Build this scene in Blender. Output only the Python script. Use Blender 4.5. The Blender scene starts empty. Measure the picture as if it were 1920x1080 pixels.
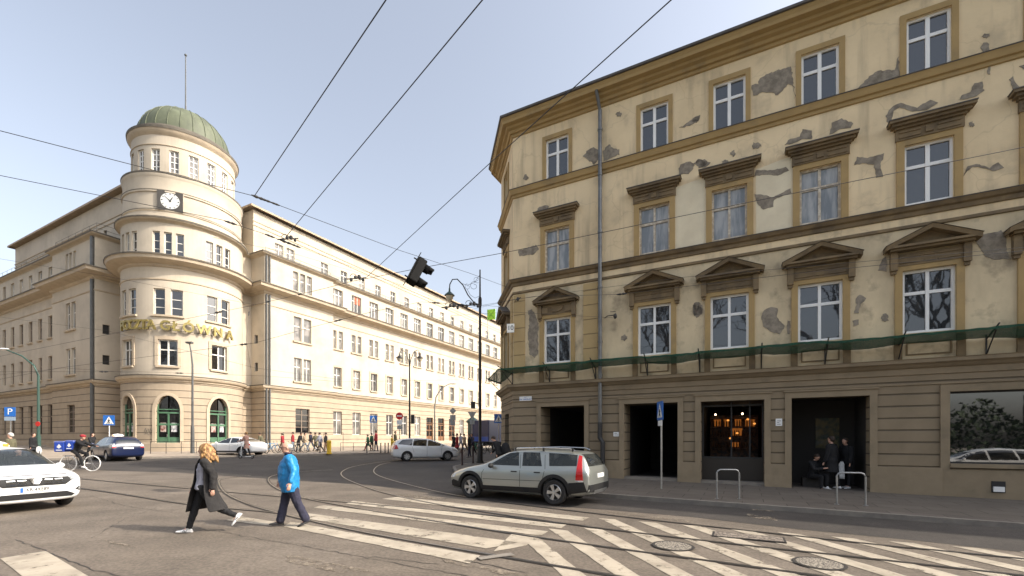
import bpy, bmesh, math, random
from mathutils import Vector, Matrix
from mathutils.bvhtree import BVHTree
from mathutils.geometry import delaunay_2d_cdt
random.seed(7)
R_ = math.radians
sc = bpy.context.scene
COL = sc.collection
# ------------------------------------------------------------------ camera
CAMZ = 1.975
cam = bpy.data.cameras.new("camera"); camo = bpy.data.objects.new("camera", cam); COL.objects.link(camo)
camo.location = (0, 0, CAMZ); camo.rotation_euler = (R_(90), 0, 0)
cam.sensor_width = 36; cam.lens = 36 * 833 / 1920; cam.shift_y = (822 - 540) / 1920
cam.clip_end = 3000; cam.clip_start = .05
sc.camera = camo
# ------------------------------------------------------------------ light
SUN = Vector((.9745 * math.cos(R_(36)), -.2228 * math.cos(R_(36)), math.sin(R_(36)))).normalized()
w = bpy.data.worlds.new("World"); sc.world = w; w.use_nodes = True
nt = w.node_tree; bg = nt.nodes['Background']
sky = nt.nodes.new('ShaderNodeTexSky'); sky.sky_type = 'NISHITA'; sky.sun_disc = False
sky.sun_elevation = R_(36); sky.sun_rotation = math.atan2(SUN.x, SUN.y)
sky.air_density = 1.1; sky.dust_density = 6; sky.ozone_density = 2.2; sky.altitude = 200
hs = nt.nodes.new('ShaderNodeHueSaturation'); hs.inputs['Saturation'].default_value = .52
nt.links.new(sky.outputs[0], hs.inputs['Color']); nt.links.new(hs.outputs[0], bg.inputs['Color'])
bg.inputs['Strength'].default_value = .15
sl = bpy.data.lights.new("sun", 'SUN'); slo = bpy.data.objects.new("sun", sl); COL.objects.link(slo)
sl.energy = 2.45; sl.angle = R_(.6); sl.color = (1, .90, .76)
slo.rotation_euler = SUN.to_track_quat('Z', 'Y').to_euler(); slo.location = (40, -10, 60)
sc.view_settings.view_transform = 'Standard'; sc.view_settings.look = 'None'
sc.view_settings.exposure = 1.1; sc.view_settings.gamma = 1
# ------------------------------------------------------------------ helpers
F_, HZ = 833., 822.
def gz(x, y): return .0125 * y - .0076 * x
def gp(px, py, h=0.):
    k = (px - 960) / F_; v = (py - HZ) / F_
    Y = (CAMZ - h) / (v + .0125 - .0076 * k)
    return Vector((k * Y, Y))
def at(px, py, Y):                                  # a point of the place at distance Y seen at that direction
    return Vector(((px - 960) / F_ * Y, Y, CAMZ + (HZ - py) * Y / F_))
def tag(o, label=None, cat=None, group=None, kind=None):
    if label: o['label'] = label
    if cat: o['category'] = cat
    if group: o['group'] = group
    if kind: o['kind'] = kind
    return o
def empty(name, loc, rz=0, **k):
    o = bpy.data.objects.new(name, None); COL.objects.link(o); o.location = loc; o.rotation_euler = (0, 0, rz)
    o.empty_display_size = .3
    return tag(o, **k)
def grounded(name, x, y, rz=0, lift=0, **k): return empty(name, (x, y, gz(x, y) + lift), rz, **k)
MC = {}
def mat(name, c, rough=.8, metal=0, c2=None, ns=3., det=6, lo=.35, hi=.65, bump=0, bs=40., coat=0, spec=.5, emit=None, es=1., trans=0, stretch=None, c3=None, ns3=.6, lo3=.5, hi3=.7):
    if name in MC: return MC[name]
    m = bpy.data.materials.new(name); m.use_nodes = True; n = m.node_tree; b = n.nodes['Principled BSDF']
    b.inputs['Base Color'].default_value = (*c, 1); b.inputs['Roughness'].default_value = rough; b.inputs['Metallic'].default_value = metal
    b.inputs['Coat Weight'].default_value = coat; b.inputs['Specular IOR Level'].default_value = spec
    b.inputs['Transmission Weight'].default_value = trans
    if coat: b.inputs['Coat Roughness'].default_value = .04
    if emit: b.inputs['Emission Color'].default_value = (*emit, 1); b.inputs['Emission Strength'].default_value = es
    tc = n.nodes.new('ShaderNodeTexCoord'); src = tc.outputs['Object']
    if stretch:
        mp = n.nodes.new('ShaderNodeMapping'); mp.inputs['Scale'].default_value = stretch; n.links.new(src, mp.inputs[0]); src2 = mp.outputs[0]
    else: src2 = src
    def layer(prev, ca, cb, s, l, h, co):
        t = n.nodes.new('ShaderNodeTexNoise'); t.inputs['Scale'].default_value = s; t.inputs['Detail'].default_value = det; t.inputs['Roughness'].default_value = .6
        n.links.new(co, t.inputs['Vector'])
        r = n.nodes.new('ShaderNodeMapRange'); r.inputs[1].default_value = l; r.inputs[2].default_value = h; n.links.new(t.outputs[0], r.inputs[0])
        x = n.nodes.new('ShaderNodeMix'); x.data_type = 'RGBA'; x.inputs[6].default_value = (*ca, 1); x.inputs[7].default_value = (*cb, 1)
        if prev: n.links.new(prev, x.inputs[6])
        n.links.new(r.outputs[0], x.inputs[0]); return x.outputs[2]
    out = None
    if c2: out = layer(None, c, c2, ns, lo, hi, src2)
    if c3: out = layer(out, c, c3, ns3, lo3, hi3, src)
    m['out'] = 1
    if out: n.links.new(out, b.inputs['Base Color'])
    if bump:
        t = n.nodes.new('ShaderNodeTexNoise'); t.inputs['Scale'].default_value = bs; t.inputs['Detail'].default_value = 5; n.links.new(src2, t.inputs['Vector'])
        bp = n.nodes.new('ShaderNodeBump'); bp.inputs['Strength'].default_value = bump; bp.inputs['Distance'].default_value = .02
        n.links.new(t.outputs[0], bp.inputs['Height']); n.links.new(bp.outputs[0], b.inputs['Normal'])
    MC[name] = m; return m
class G:
    """gathers faces of one mesh"""
    def __init__(s): s.v = []; s.f = []; s.m = []
    def face(s, pts, mi=0):
        b = len(s.v); s.v += [tuple(p) for p in pts]; s.f.append(tuple(range(b, b + len(pts)))); s.m.append(mi)
    def grid(s, rows, closed=False, mi=0, cap=False):
        b = len(s.v); nr = len(rows); nc = len(rows[0])
        for r in rows: s.v += [tuple(p) for p in r]
        for i in range(nr - 1):
            for j in range(nc if closed else nc - 1):
                j2 = (j + 1) % nc
                s.f.append((b + i * nc + j, b + i * nc + j2, b + (i + 1) * nc + j2, b + (i + 1) * nc + j)); s.m.append(mi)
        if cap:
            s.f.append(tuple(b + j for j in reversed(range(nc)))); s.m.append(mi)
            s.f.append(tuple(b + (nr - 1) * nc + j for j in range(nc))); s.m.append(mi)
    def box(s, M, u0, u1, z0, z1, d0, d1, nu=1, mi=0):
        rows = []
        for i in range(nu + 1):
            u = u0 + (u1 - u0) * i / nu
            rows.append([M(u, z0, d0), M(u, z0, d1), M(u, z1, d1), M(u, z1, d0)])
        s.grid(rows, True, mi, True)
    def bx(s, x0, x1, y0, y1, z0, z1, mi=0):
        s.grid([[(x0, y0, z0), (x0, y1, z0), (x0, y1, z1), (x0, y0, z1)], [(x1, y0, z0), (x1, y1, z0), (x1, y1, z1), (x1, y0, z1)]], True, mi, True)
    def tube(s, pts, r, n=8, mi=0, cap=True):
        pts = [Vector(p) for p in pts]; rs = r if isinstance(r, (list, tuple)) else [r] * len(pts); rows = []
        for i, p in enumerate(pts):
            d = (pts[min(i + 1, len(pts) - 1)] - pts[max(i - 1, 0)]).normalized()
            up = Vector((0, 0, 1)) if abs(d.z) < .9 else Vector((0, 1, 0))
            a = d.cross(up).normalized(); b = a.cross(d).normalized()
            rows.append([p + (a * math.cos(2 * math.pi * j / n) + b * math.sin(2 * math.pi * j / n)) * rs[i] for j in range(n)])
        s.grid(rows, True, mi, cap)
    def lathe(s, c, prof, n=24, mi=0, a0=0, a1=360):
        c = Vector(c); full = abs(a1 - a0 - 360) < 1e-6; rows = []
        for (r, z) in prof:
            rows.append([c + Vector((r * math.cos(R_(a0 + (a1 - a0) * j / n)), r * math.sin(R_(a0 + (a1 - a0) * j / n)), z)) for j in range(n if full else n + 1)])
        s.grid(rows, full, mi)
    def ball(s, c, rx, ry=None, rz=None, n=12, mi=0, M=None):
        ry = ry or rx; rz = rz or rx; c = Vector(c); rows = []
        for i in range(n // 2 + 1):
            t = -math.pi / 2 + math.pi * i / (n // 2); rows.append([])
            for j in range(n):
                a = 2 * math.pi * j / n; p = Vector((rx * math.cos(t) * math.cos(a), ry * math.cos(t) * math.sin(a), rz * math.sin(t)))
                if M: p = M @ p
                rows[-1].append(c + p)
        s.grid(rows, True, mi)
    def sweep(s, path, prof, mi=0, closed=False):
        """path: plan points (Vector2), outward = right of travel; prof: [(d,z)]"""
        rows = []; n = len(path)
        for i, p in enumerate(path):
            a = (p - path[i - 1]).normalized() if i > 0 else None
            b = (path[i + 1] - p).normalized() if i < n - 1 else None
            a = a or b; b = b or a
            na = Vector((a.y, -a.x)); nb = Vector((b.y, -b.x)); m = (na + nb)
            m = m / max(.3, (1 + na.dot(nb)))
            rows.append([(p.x + m.x * d, p.y + m.y * d, z) for d, z in prof])
        s.grid(rows, False, mi)
    def build(s, name, m, parent=None, smooth=False, world=False, **k):
        me = bpy.data.meshes.new(name); off = Vector((0, 0, 0))
        if parent and world:
            q = parent
            while q: off += q.location; q = q.parent
        me.from_pydata([tuple(Vector(v) - off) for v in s.v], [], s.f)
        for x in (m if isinstance(m, (list, tuple)) else [m]): me.materials.append(x)
        if any(s.m): me.polygons.foreach_set('material_index', s.m)
        bm = bmesh.new(); bm.from_mesh(me); bmesh.ops.remove_doubles(bm, verts=bm.verts, dist=1e-5)
        bmesh.ops.recalc_face_normals(bm, faces=bm.faces); bm.to_mesh(me); bm.free()
        if smooth: me.polygons.foreach_set('use_smooth', [True] * len(me.polygons)); 
        if smooth and smooth != 2: me.set_sharp_from_angle(angle=R_(38))
        o = bpy.data.objects.new(name, me); COL.objects.link(o)
        if parent: o.parent = parent
        return tag(o, **k)
def bake(o, mods):
    """apply modifiers [(type, {props})] to the object"""
    for t, pr in mods:
        md = o.modifiers.new(t, t)
        for a, b in pr.items(): setattr(md, a, b)
    bpy.context.view_layer.update()
    dg = bpy.context.evaluated_depsgraph_get(); me = bpy.data.meshes.new_from_object(o.evaluated_get(dg)); me.name = o.data.name
    o.modifiers.clear(); o.data = me; return o
def plane_map(o, e, n):
    o = Vector(o); e = Vector(e); n = Vector(n)
    return lambda u, z, d: (o.x + e.x * u + n.x * d, o.y + e.y * u + n.y * d, z)
def cyl_map(c, r):                                   # u in degrees
    return lambda u, z, d: (c[0] + (r + d) * math.cos(R_(u)), c[1] + (r + d) * math.sin(R_(u)), z)
def wall(g, M, u0, u1, z0, z1, holes, depth=.25, nu=1, umax=None, mi=0):
    us = sorted({u0, u1, *[h[0] for h in holes], *[h[1] for h in holes]}); zs = sorted({z0, z1, *[h[2] for h in holes], *[h[3] for h in holes]})
    if umax:
        ext = []
        for a, b in zip(us, us[1:]):
            k = max(1, math.ceil((b - a) / umax)); ext += [a + (b - a) * i / k for i in range(k)]
        us = ext + [us[-1]]
    for a, b in zip(us, us[1:]):
        for c, d in zip(zs, zs[1:]):
            um, zm = (a + b) / 2, (c + d) / 2
            if any(h[0] < um < h[1] and h[2] < zm < h[3] for h in holes): continue
            g.face([M(a, c, 0), M(b, c, 0), M(b, d, 0), M(a, d, 0)], mi)
    for h in holes:
        dd = h[4] if len(h) > 4 else depth
        k = max(1, math.ceil((h[1] - h[0]) / umax)) if umax else 1
        for i in range(k):
            a = h[0] + (h[1] - h[0]) * i / k; b = h[0] + (h[1] - h[0]) * (i + 1) / k
            for z in (h[2], h[3]): g.face([M(a, z, 0), M(b, z, 0), M(b, z, -dd), M(a, z, -dd)], mi)
        for u in (h[0], h[1]): g.face([M(u, h[2], 0), M(u, h[3], 0), M(u, h[3], -dd), M(u, h[2], -dd)], mi)
def win(parent, M, u0, u1, z0, z1, fm, pm, lights=2, rows=(.62,), fr=.06, post=.07, dep=.2, us=1., name='window', curtain=None, extra=None, parts=True):
    """window part with its pane as sub-part; us = u-units per metre"""
    g = G(); a = fr * us; dz = fr
    g.box(M, u0, u0 + a, z0, z1, -dep, -dep + .07); g.box(M, u1 - a, u1, z0, z1, -dep, -dep + .07)
    nb = max(1, math.ceil((u1 - u0) / us / 1.2)) if us > 1 else 1
    g.box(M, u0 + a, u1 - a, z0, z0 + dz, -dep, -dep + .068, nb); g.box(M, u0 + a, u1 - a, z1 - dz, z1, -dep, -dep + .068, nb)
    for i in range(1, lights):
        c = u0 + (u1 - u0) * i / lights; g.box(M, c - post * us / 2, c + post * us / 2, z0 + dz, z1 - dz, -dep, -dep + .06)
    for r in rows:
        c = z0 + (z1 - z0) * r; pw = .05 if len(rows) < 2 else .03
        for i in range(lights):
            g.box(M, u0 + (u1 - u0) * i / lights + (a if i == 0 else post * us / 2), u0 + (u1 - u0) * (i + 1) / lights - (a if i == lights - 1 else post * us / 2), c - pw, c + pw, -dep, -dep + .05)
    p = G()
    for i in range(nb):
        x0 = u0 + (u1 - u0) * i / nb; x1 = u0 + (u1 - u0) * (i + 1) / nb
        p.face([M(x0, z0, -dep + .01), M(x1, z0, -dep + .01), M(x1, z1, -dep + .01), M(x0, z1, -dep + .01)])
    if not parts: return g, p
    f = g.build(name, fm, parent, world=True)
    p.build('pane', pm, f, world=True)
    if curtain:
        cg = G(); n = 24; rows_ = []
        for zz in (z0 + .05, z0 + (z1 - z0) * curtain[0]):
            rows_.append([M(u0 + a + (u1 - u0 - 2 * a) * j / n, zz, -dep - .06 + .02 * math.sin(j * 1.9)) for j in range(n + 1)])
        cg.grid(rows_); cg.build('curtain', curtain[1], f, world=True)
    return f
def text_mesh(txt, size, thick, m, name, parent=None, bold=0):
    cu = bpy.data.curves.new(name, 'FONT'); cu.body = txt; cu.size = size; cu.extrude = thick / 2; cu.align_x = 'CENTER'; cu.align_y = 'CENTER'; cu.offset = bold
    o = bpy.data.objects.new(name, cu); COL.objects.link(o); bpy.context.view_layer.update()
    me = bpy.data.meshes.new_from_object(o.evaluated_get(bpy.context.evaluated_depsgraph_get())); COL.objects.unlink(o); bpy.data.objects.remove(o)
    me.materials.clear(); me.materials.append(m); q = bpy.data.objects.new(name, me); COL.objects.link(q); q.parent = parent
    return q
# ------------------------------------------------------------------ materials
def asphalt(name, c, c2, c3):
    m = mat(name, c, .88, c2=c2, ns=1.3, det=12, lo=.36, hi=.64, c3=c3, ns3=.35, lo3=.48, hi3=.62, bump=.35, bs=90)
    n = m.node_tree; b = n.nodes['Principled BSDF']; col = b.inputs['Base Color'].links[0].from_socket; tc = n.nodes.new('ShaderNodeTexCoord')
    def speck(prev, sc_, lo, hi, f0, f1, stretch=None):
        v = tc.outputs['Object']
        if stretch: mp = n.nodes.new('ShaderNodeMapping'); mp.inputs['Rotation'].default_value = (0, 0, R_(27.4)); mp.inputs['Scale'].default_value = stretch; n.links.new(v, mp.inputs[0]); v = mp.outputs[0]
        t = n.nodes.new('ShaderNodeTexNoise'); t.inputs['Scale'].default_value = sc_; t.inputs['Detail'].default_value = 6; n.links.new(v, t.inputs[0])
        r = n.nodes.new('ShaderNodeMapRange'); r.inputs[1].default_value = lo; r.inputs[2].default_value = hi; r.inputs[3].default_value = f0; r.inputs[4].default_value = f1; n.links.new(t.outputs[0], r.inputs[0])
        mx = n.nodes.new('ShaderNodeVectorMath'); mx.operation = 'SCALE'; n.links.new(prev, mx.inputs[0]); n.links.new(r.outputs[0], mx.inputs['Scale']); return mx.outputs[0]
    col = speck(col, 22, .38, .62, .82, 1.2); col = speck(col, .9, .42, .66, .87, 1.06, (.3, 1.3, 1)); n.links.new(col, b.inputs['Base Color']); return m
def worn(m, s, lo, hi):
    n = m.node_tree; b = n.nodes['Principled BSDF']; tc = n.nodes.new('ShaderNodeTexCoord'); t = n.nodes.new('ShaderNodeTexNoise'); t.inputs['Scale'].default_value = s; t.inputs['Detail'].default_value = 12; t.inputs['Roughness'].default_value = .7; n.links.new(tc.outputs['Object'], t.inputs[0])
    r = n.nodes.new('ShaderNodeMapRange'); r.inputs[1].default_value = lo; r.inputs[2].default_value = hi; n.links.new(t.outputs[0], r.inputs[0]); n.links.new(r.outputs[0], b.inputs['Alpha'])
M_ROAD = asphalt('road_asphalt', (.152, .124, .096), (.12, .098, .076), (.172, .142, .112))
M_DARK = asphalt('dark_asphalt', (.050, .043, .038), (.039, .033, .029), (.062, .053, .047))
M_LINE = mat('road_paint', (.42, .365, .285), .8, c2=(.28, .24, .185), ns=2.2, det=12, lo=.40, hi=.66, c3=(.42, .365, .29), ns3=1.3, bump=.3, bs=90)
M_WORN = mat('worn_paint', (.27, .225, .17), .8, c2=(.15, .12, .09), ns=14, det=10, lo=.42, hi=.6, bump=.3, bs=90)
M_PLAST = mat('po_plaster', (.53, .465, .37), .9, c2=(.45, .39, .31), ns=.5, lo=.3, hi=.75, c3=(.36, .31, .245), ns3=.45, lo3=.46, hi3=.80, stretch=(1, 1, .2), bump=.15, bs=12)
M_STONE = mat('po_stone', (.42, .345, .255), .9, c2=(.35, .285, .21), ns=.7, lo=.3, hi=.75, bump=.15, bs=12)
M_CORN = mat('po_cornice', (.48, .395, .29), .9, c2=(.36, .295, .22), ns=1.2, lo=.4, hi=.8)
M_TOPD = mat('dark_cap', (.10, .09, .075), .85, c2=(.16, .14, .11), ns=2)
M_WFR = mat('grey_window_frame', (.62, .60, .55), .6)
M_WFD = mat('brown_window_frame', (.22, .17, .13), .6)
worn(M_LINE, 3.0, .32, .44); worn(M_WORN, 5, .46, .60)
def glass(name, c, rough=.04, wob=.0):
    m = mat(name, c, rough, spec=.75)
    n = m.node_tree; b = n.nodes['Principled BSDF']; b.inputs['IOR'].default_value = 1.7
    if wob:
        t = n.nodes.new('ShaderNodeTexNoise'); t.inputs['Scale'].default_value = 1.7; tc = n.nodes.new('ShaderNodeTexCoord'); n.links.new(tc.outputs['Object'], t.inputs['Vector'])
        bp = n.nodes.new('ShaderNodeBump'); bp.inputs['Strength'].default_value = wob; bp.inputs['Distance'].default_value = .05; n.links.new(t.outputs[0], bp.inputs['Height']); n.links.new(bp.outputs[0], b.inputs['Normal'])
    return m
M_GL = glass('window_glass', (.03, .034, .038), .02, .03)
M_GLP = mat('po_window_glass', (.10, .095, .088), .12, c2=(.22, .20, .18), ns=.9, det=2, lo=.45, hi=.6, spec=.7)
M_GLM = glass('shop_glass', (.008, .008, .009), .02, .015); M_GLM.node_tree.nodes['Principled BSDF'].inputs['IOR'].default_value = 2.3
M_GLD = glass('dark_glass', (.008, .008, .009), .03, .05)
M_COPPER = mat('green_copper', (.115, .13, .08), .65, c2=(.075, .085, .055), ns=1.6, lo=.35, hi=.7, c3=(.17, .19, .125), ns3=.9, lo3=.55, hi3=.8, stretch=(1, 1, .4))
M_BLK = mat('black_iron', (.018, .018, .02), .45, c2=(.03, .028, .026), ns=9)
M_PIPE = mat('grey_downpipe', (.12, .125, .125), .5, .3, c2=(.09, .09, .088), ns=3)
M_STEEL = mat('galvanised_steel', (.42, .42, .41), .38, .8, c2=(.32, .32, .31), ns=8)
M_WHITE = mat('white_enamel', (.78, .78, .76), .35)
M_BLUE = mat('sign_blue', (.02, .13, .45), .4); M_RED = mat('sign_red', (.55, .02, .02), .4)
M_YEL = mat('yellow_paint', (.75, .48, .03), .5, c2=(.6, .38, .03), ns=6)
M_GOLD = mat('gold_letters', (.34, .27, .085), .4, .45, c2=(.22, .18, .07), ns=5)
M_GREEN = mat('green_door_paint', (.075, .17, .095), .5, c2=(.055, .13, .075), ns=4)
M_POST = mat('green_lamp_paint', (.035, .075, .06), .4)
def rustic(name, c, c2, z0, pitch, width=.035, dark=.35):
    """coursed masonry: a groove every `pitch` metres of height"""
    m = mat(name, c, .9, c2=c2, ns=1.1, lo=.3, hi=.75, bump=0)
    n = m.node_tree; b = n.nodes['Principled BSDF']; col = b.inputs['Base Color'].links[0].from_socket
    geo = n.nodes.new('ShaderNodeNewGeometry'); sp = n.nodes.new('ShaderNodeSeparateXYZ'); n.links.new(geo.outputs['Position'], sp.inputs[0])
    def mth(op, a, bb):
        q = n.nodes.new('ShaderNodeMath'); q.operation = op
        n.links.new(a, q.inputs[0]); q.inputs[1].default_value = bb; return q.outputs[0]
    t = mth('PINGPONG', mth('SUBTRACT', sp.outputs[2], z0), pitch / 2)
    r = n.nodes.new('ShaderNodeMapRange'); r.inputs[1].default_value = width * .5; r.inputs[2].default_value = width; n.links.new(t, r.inputs[0])
    mx = n.nodes.new('ShaderNodeMix'); mx.data_type = 'RGBA'; mx.blend_type = 'MULTIPLY'; mx.inputs[0].default_value = 1
    cr = n.nodes.new('ShaderNodeMapRange'); cr.inputs[3].default_value = dark; n.links.new(r.outputs[0], cr.inputs[0])
    cb = n.nodes.new('ShaderNodeCombineColor'); [n.links.new(cr.outputs[0], cb.inputs[i]) for i in range(3)]
    n.links.new(col, mx.inputs[6]); n.links.new(cb.outputs[0], mx.inputs[7]); n.links.new(mx.outputs[2], b.inputs['Base Color'])
    bp = n.nodes.new('ShaderNodeBump'); bp.inputs['Strength'].default_value = 1; bp.inputs['Distance'].default_value = .04
    n.links.new(r.outputs[0], bp.inputs['Height']); n.links.new(bp.outputs[0], b.inputs['Normal'])
    return m
M_RUS = rustic('po_rusticated_stone', (.41, .335, .245), (.33, .268, .197), .0, .62)
# ------------------------------------------------------------------ ground, road, pavements
def sheet(name, pts, lift, m, kind='structure', sub=0, **k):
    g = G(); g.face([(p[0], p[1], gz(p[0], p[1]) + lift) for p in pts]); return g.build(name, m, kind=kind, **k)
sheet('ground', [(-1200, -400), (1200, -400), (1200, 1600), (-1200, 1600)], 0, M_ROAD)
P2 = lambda *l: [gp(*p) for p in l]
dk = P2((0, 862), (142, 880), (250, 884), (330, 886), (430, 893), (560, 902), (690, 909), (850, 931), (1000, 946), (1150, 957), (1300, 970), (1500, 993), (1700, 1012), (1920, 1036))
dk = [Vector((-60, 45))] + dk + [Vector((60, -16)), Vector((70, 0)), Vector((40, 5)), Vector((14, 12)), Vector((2, 17)), Vector((0, 30)), Vector((20, 70)), Vector((-10, 75)), Vector((-40, 60))]
sheet('asphalt_patch', dk, .004, M_DARK)
def slabs():
    m = mat('pavement_slabs', (.135, .115, .094), .85, c2=(.105, .088, .072), ns=1.5, lo=.3, hi=.7, bump=0)
    n = m.node_tree; b = n.nodes['Principled BSDF']; col = b.inputs['Base Color'].links[0].from_socket
    tc = n.nodes.new('ShaderNodeTexCoord'); mp = n.nodes.new('ShaderNodeMapping'); mp.inputs['Rotation'].default_value = (0, 0, R_(27.4)); n.links.new(tc.outputs['Object'], mp.inputs[0])
    bt = n.nodes.new('ShaderNodeTexBrick'); bt.inputs['Scale'].default_value = 1; bt.inputs['Mortar Size'].default_value = .012; bt.inputs['Brick Width'].default_value = 1.05; bt.inputs['Row Height'].default_value = .7
    bt.inputs['Color1'].default_value = (1, 1, 1, 1); bt.inputs['Color2'].default_value = (.82, .82, .82, 1); bt.inputs['Mortar'].default_value = (.35, .33, .3, 1)
    n.links.new(mp.outputs[0], bt.inputs['Vector'])
    mx = n.nodes.new('ShaderNodeMix'); mx.data_type = 'RGBA'; mx.blend_type = 'MULTIPLY'; mx.inputs[0].default_value = .9
    n.links.new(col, mx.inputs[6]); n.links.new(bt.outputs[0], mx.inputs[7]); n.links.new(mx.outputs[2], b.inputs['Base Color'])
    bp = n.nodes.new('ShaderNodeBump'); bp.invert = True; bp.inputs['Strength'].default_value = .6; bp.inputs['Distance'].default_value = .01; n.links.new(bt.outputs['Fac'], bp.inputs['Height']); n.links.new(bp.outputs[0], b.inputs['Normal'])
    return m
M_SLAB = slabs()
M_KERB = mat('kerb_stone', (.24, .215, .18), .85, c2=(.17, .15, .13), ns=3, bump=.2, bs=30)
def raised(name, edge, rest, lift, m):
    """pavement: `edge` is the kerb line, `rest` closes the polygon"""
    pts = list(edge) + list(rest); g = G()
    g.face([(p[0], p[1], gz(*p[:2]) + lift) for p in pts])
    o = g.build(name, m, kind='structure')
    k = G(); e = [Vector(p[:2]) for p in edge]
    for a, b in zip(e, e[1:]):
        d = (b - a).normalized(); n = Vector((d.y, -d.x)) * .07
        q = [a - n, b - n, b + n, a + n]
        k.face([(v.x, v.y, gz(v.x, v.y) + lift + .006) for v in q])
        for s in (0, 2):
            u, v = q[s], q[s + 1]; k.face([(u.x, u.y, gz(*u) - .02), (v.x, v.y, gz(*v) - .02), (v.x, v.y, gz(*v) + lift + .006), (u.x, u.y, gz(*u) + lift + .006)])
    k.build('kerb', M_KERB, kind='structure')
    return o
CC = Vector((.05, 20.72)); EE = Vector((.888, -.4595)); D2 = Vector((.4595, .888)); D1 = -EE
fpt = lambda s, off=0: CC + EE * s - D2 * off
def arcpts(a, b, c, n=8): return [a * (1 - t) ** 2 + b * 2 * t * (1 - t) + c * t * t for t in [i / n for i in range(n + 1)]]
kl = [fpt(70, 4.95), fpt(20, 4.95), fpt(10, 4.95)] + arcpts(fpt(5.2, 4.95), fpt(.2, 4.95), Vector((-2.9, 22.6))) + [Vector((-3.2, 24.5)), Vector((-2.75, 26.6)), Vector((-2.75, 26.6)) + D2 * 60]
raised('pavement', kl, [CC + D2 * 70 + Vector((8, 0)), CC + D2 * 6 + Vector((3, 0)), fpt(3, -2), fpt(70, -2)], .12, M_SLAB)
pk = P2((0, 862), (60, 864), (170, 862), (280, 860), (400, 857.5), (580, 854.5), (722, 851)) + [Vector((-9.6, 43)), Vector((-8, 48)), Vector((-8, 48)) + D2 * 50]
pk = [Vector((-70, 47))] + pk
M_PAV2 = mat('pavement_paving', (.33, .27, .21), .88, c2=(.25, .205, .16), ns=2.2, lo=.35, hi=.65, c3=(.40, .34, .27), ns3=.8, bump=.2, bs=30)
raised('pavement', pk, [Vector((25, 110)), Vector((-20, 110)), Vector((-100, 110))], .12, M_PAV2)
# worn strips of cobbles before the post office
sheet('cobbles', P2((500, 853), (590, 850.5), (720, 848), (725, 849.5), (592, 853), (500, 855.5)), .128, mat('cobble_stone', (.42, .36, .29), .9, c2=(.2, .17, .14), ns=3.5, det=3, lo=.45, hi=.55))
# lawn behind the camera (seen only in the window reflections)
sheet('lawn', [(-60, -70), (70, -110), (70, -22), (20, -17), (-60, -14)], .02, mat('lawn_grass', (.05, .09, .02), .9, c2=(.08, .12, .03), ns=2, bump=.5, bs=60))
# --- painted markings
def pxq(name, *pts, lift=.009, m=M_LINE):
    g = G(); q = P2(*pts)
    if len(q) == 4:                                  # split long stripes so that edges follow the ground and can wobble a little
        n = max(2, int((q[0] - q[1]).length / .25)); rows = []
        for i in range(n + 1):
            t = i / n; a = q[0].lerp(q[1], t); b = q[3].lerp(q[2], t)
            w1 = (random.random() - .5) * .025; w2 = (random.random() - .5) * .025; d = (b - a).normalized()
            a = a + d * w1; b = b + d * w2; rows.append([(a.x, a.y, gz(*a) + lift), (b.x, b.y, gz(*b) + lift)])
        g.grid(rows)
    else: g.face([(p.x, p.y, gz(*p) + lift) for p in q])
    return g.build(name, m, kind='structure')
for q in [((745, 932), (1105, 971), (1092, 977), (716, 936)), ((662, 939.5), (1062, 984.5), (1052, 991), (648, 945)),
          ((604, 947.5), (1028, 997), (1014, 1005), (588, 952.5)), ((565, 961), (975, 1018), (912, 1029), (575, 973)),
          ((545, 979), (900, 1043), (880, 1057), (532, 988)), ((452, 969), (516, 979), (508, 987), (424, 976)),
          ((960, 1001), (1012, 1008), (985, 1024), (925, 1035)), ((0, 1048), (86, 1034), (190, 1096), (60, 1096))]: pxq('crossing_stripe', *q)
for q in [((760, 927), (840, 935), (828, 938), (730, 930)), ((830, 1049), (1010, 1082), (1000, 1090), (835, 1055)), ((1140, 921), (1240, 937), (1238, 941), (1130, 925)),
          ((1400, 963), (1456, 971), (1458, 977), (1402, 970)), ((1408, 955), (1450, 958), (1452, 960), (1410, 957)), ((196, 1013), (240, 1022), (256, 1028), (204, 1018)),
          ((540, 1040), (700, 1072), (640, 1076), (520, 1050)), ((1130, 958), (1300, 977), (1296, 980), (1128, 961))]: pxq('worn_marking', *q, m=M_WORN)
dH = Vector((-.2235, .9747)); nH = Vector((.9747, .2235))
for i in range(21):
    q = 2.05 + .74 * i
    def hit(a, b):                                    # intersection of stripe line at q with Y = a + b X
        f = lambda qq: (lambda X: Vector((X, a + b * X)))((qq - .2235 * a) / (.9747 + .2235 * b))
        return f(q), f(q + .31)
    top = hit(11.15, -.405); bot = hit(6.0, -.5)
    if i == 0: top = hit(8.75, -.5)
    if i == 1: top = hit(9.55, -.5)
    if i == 2: top = hit(9.95, -.45)
    g = G(); n = 16; rows = []
    for j in range(n + 1):
        t = j / n; a = top[0].lerp(bot[0], t) + nH * (random.random() - .5) * .02; b = top[1].lerp(bot[1], t) + nH * (random.random() - .5) * .02
        rows.append([(a.x, a.y, gz(*a) + .008), (b.x, b.y, gz(*b) + .008)])
    g.grid(rows); g.build('hatch_stripe', M_LINE, kind='structure')
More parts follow.
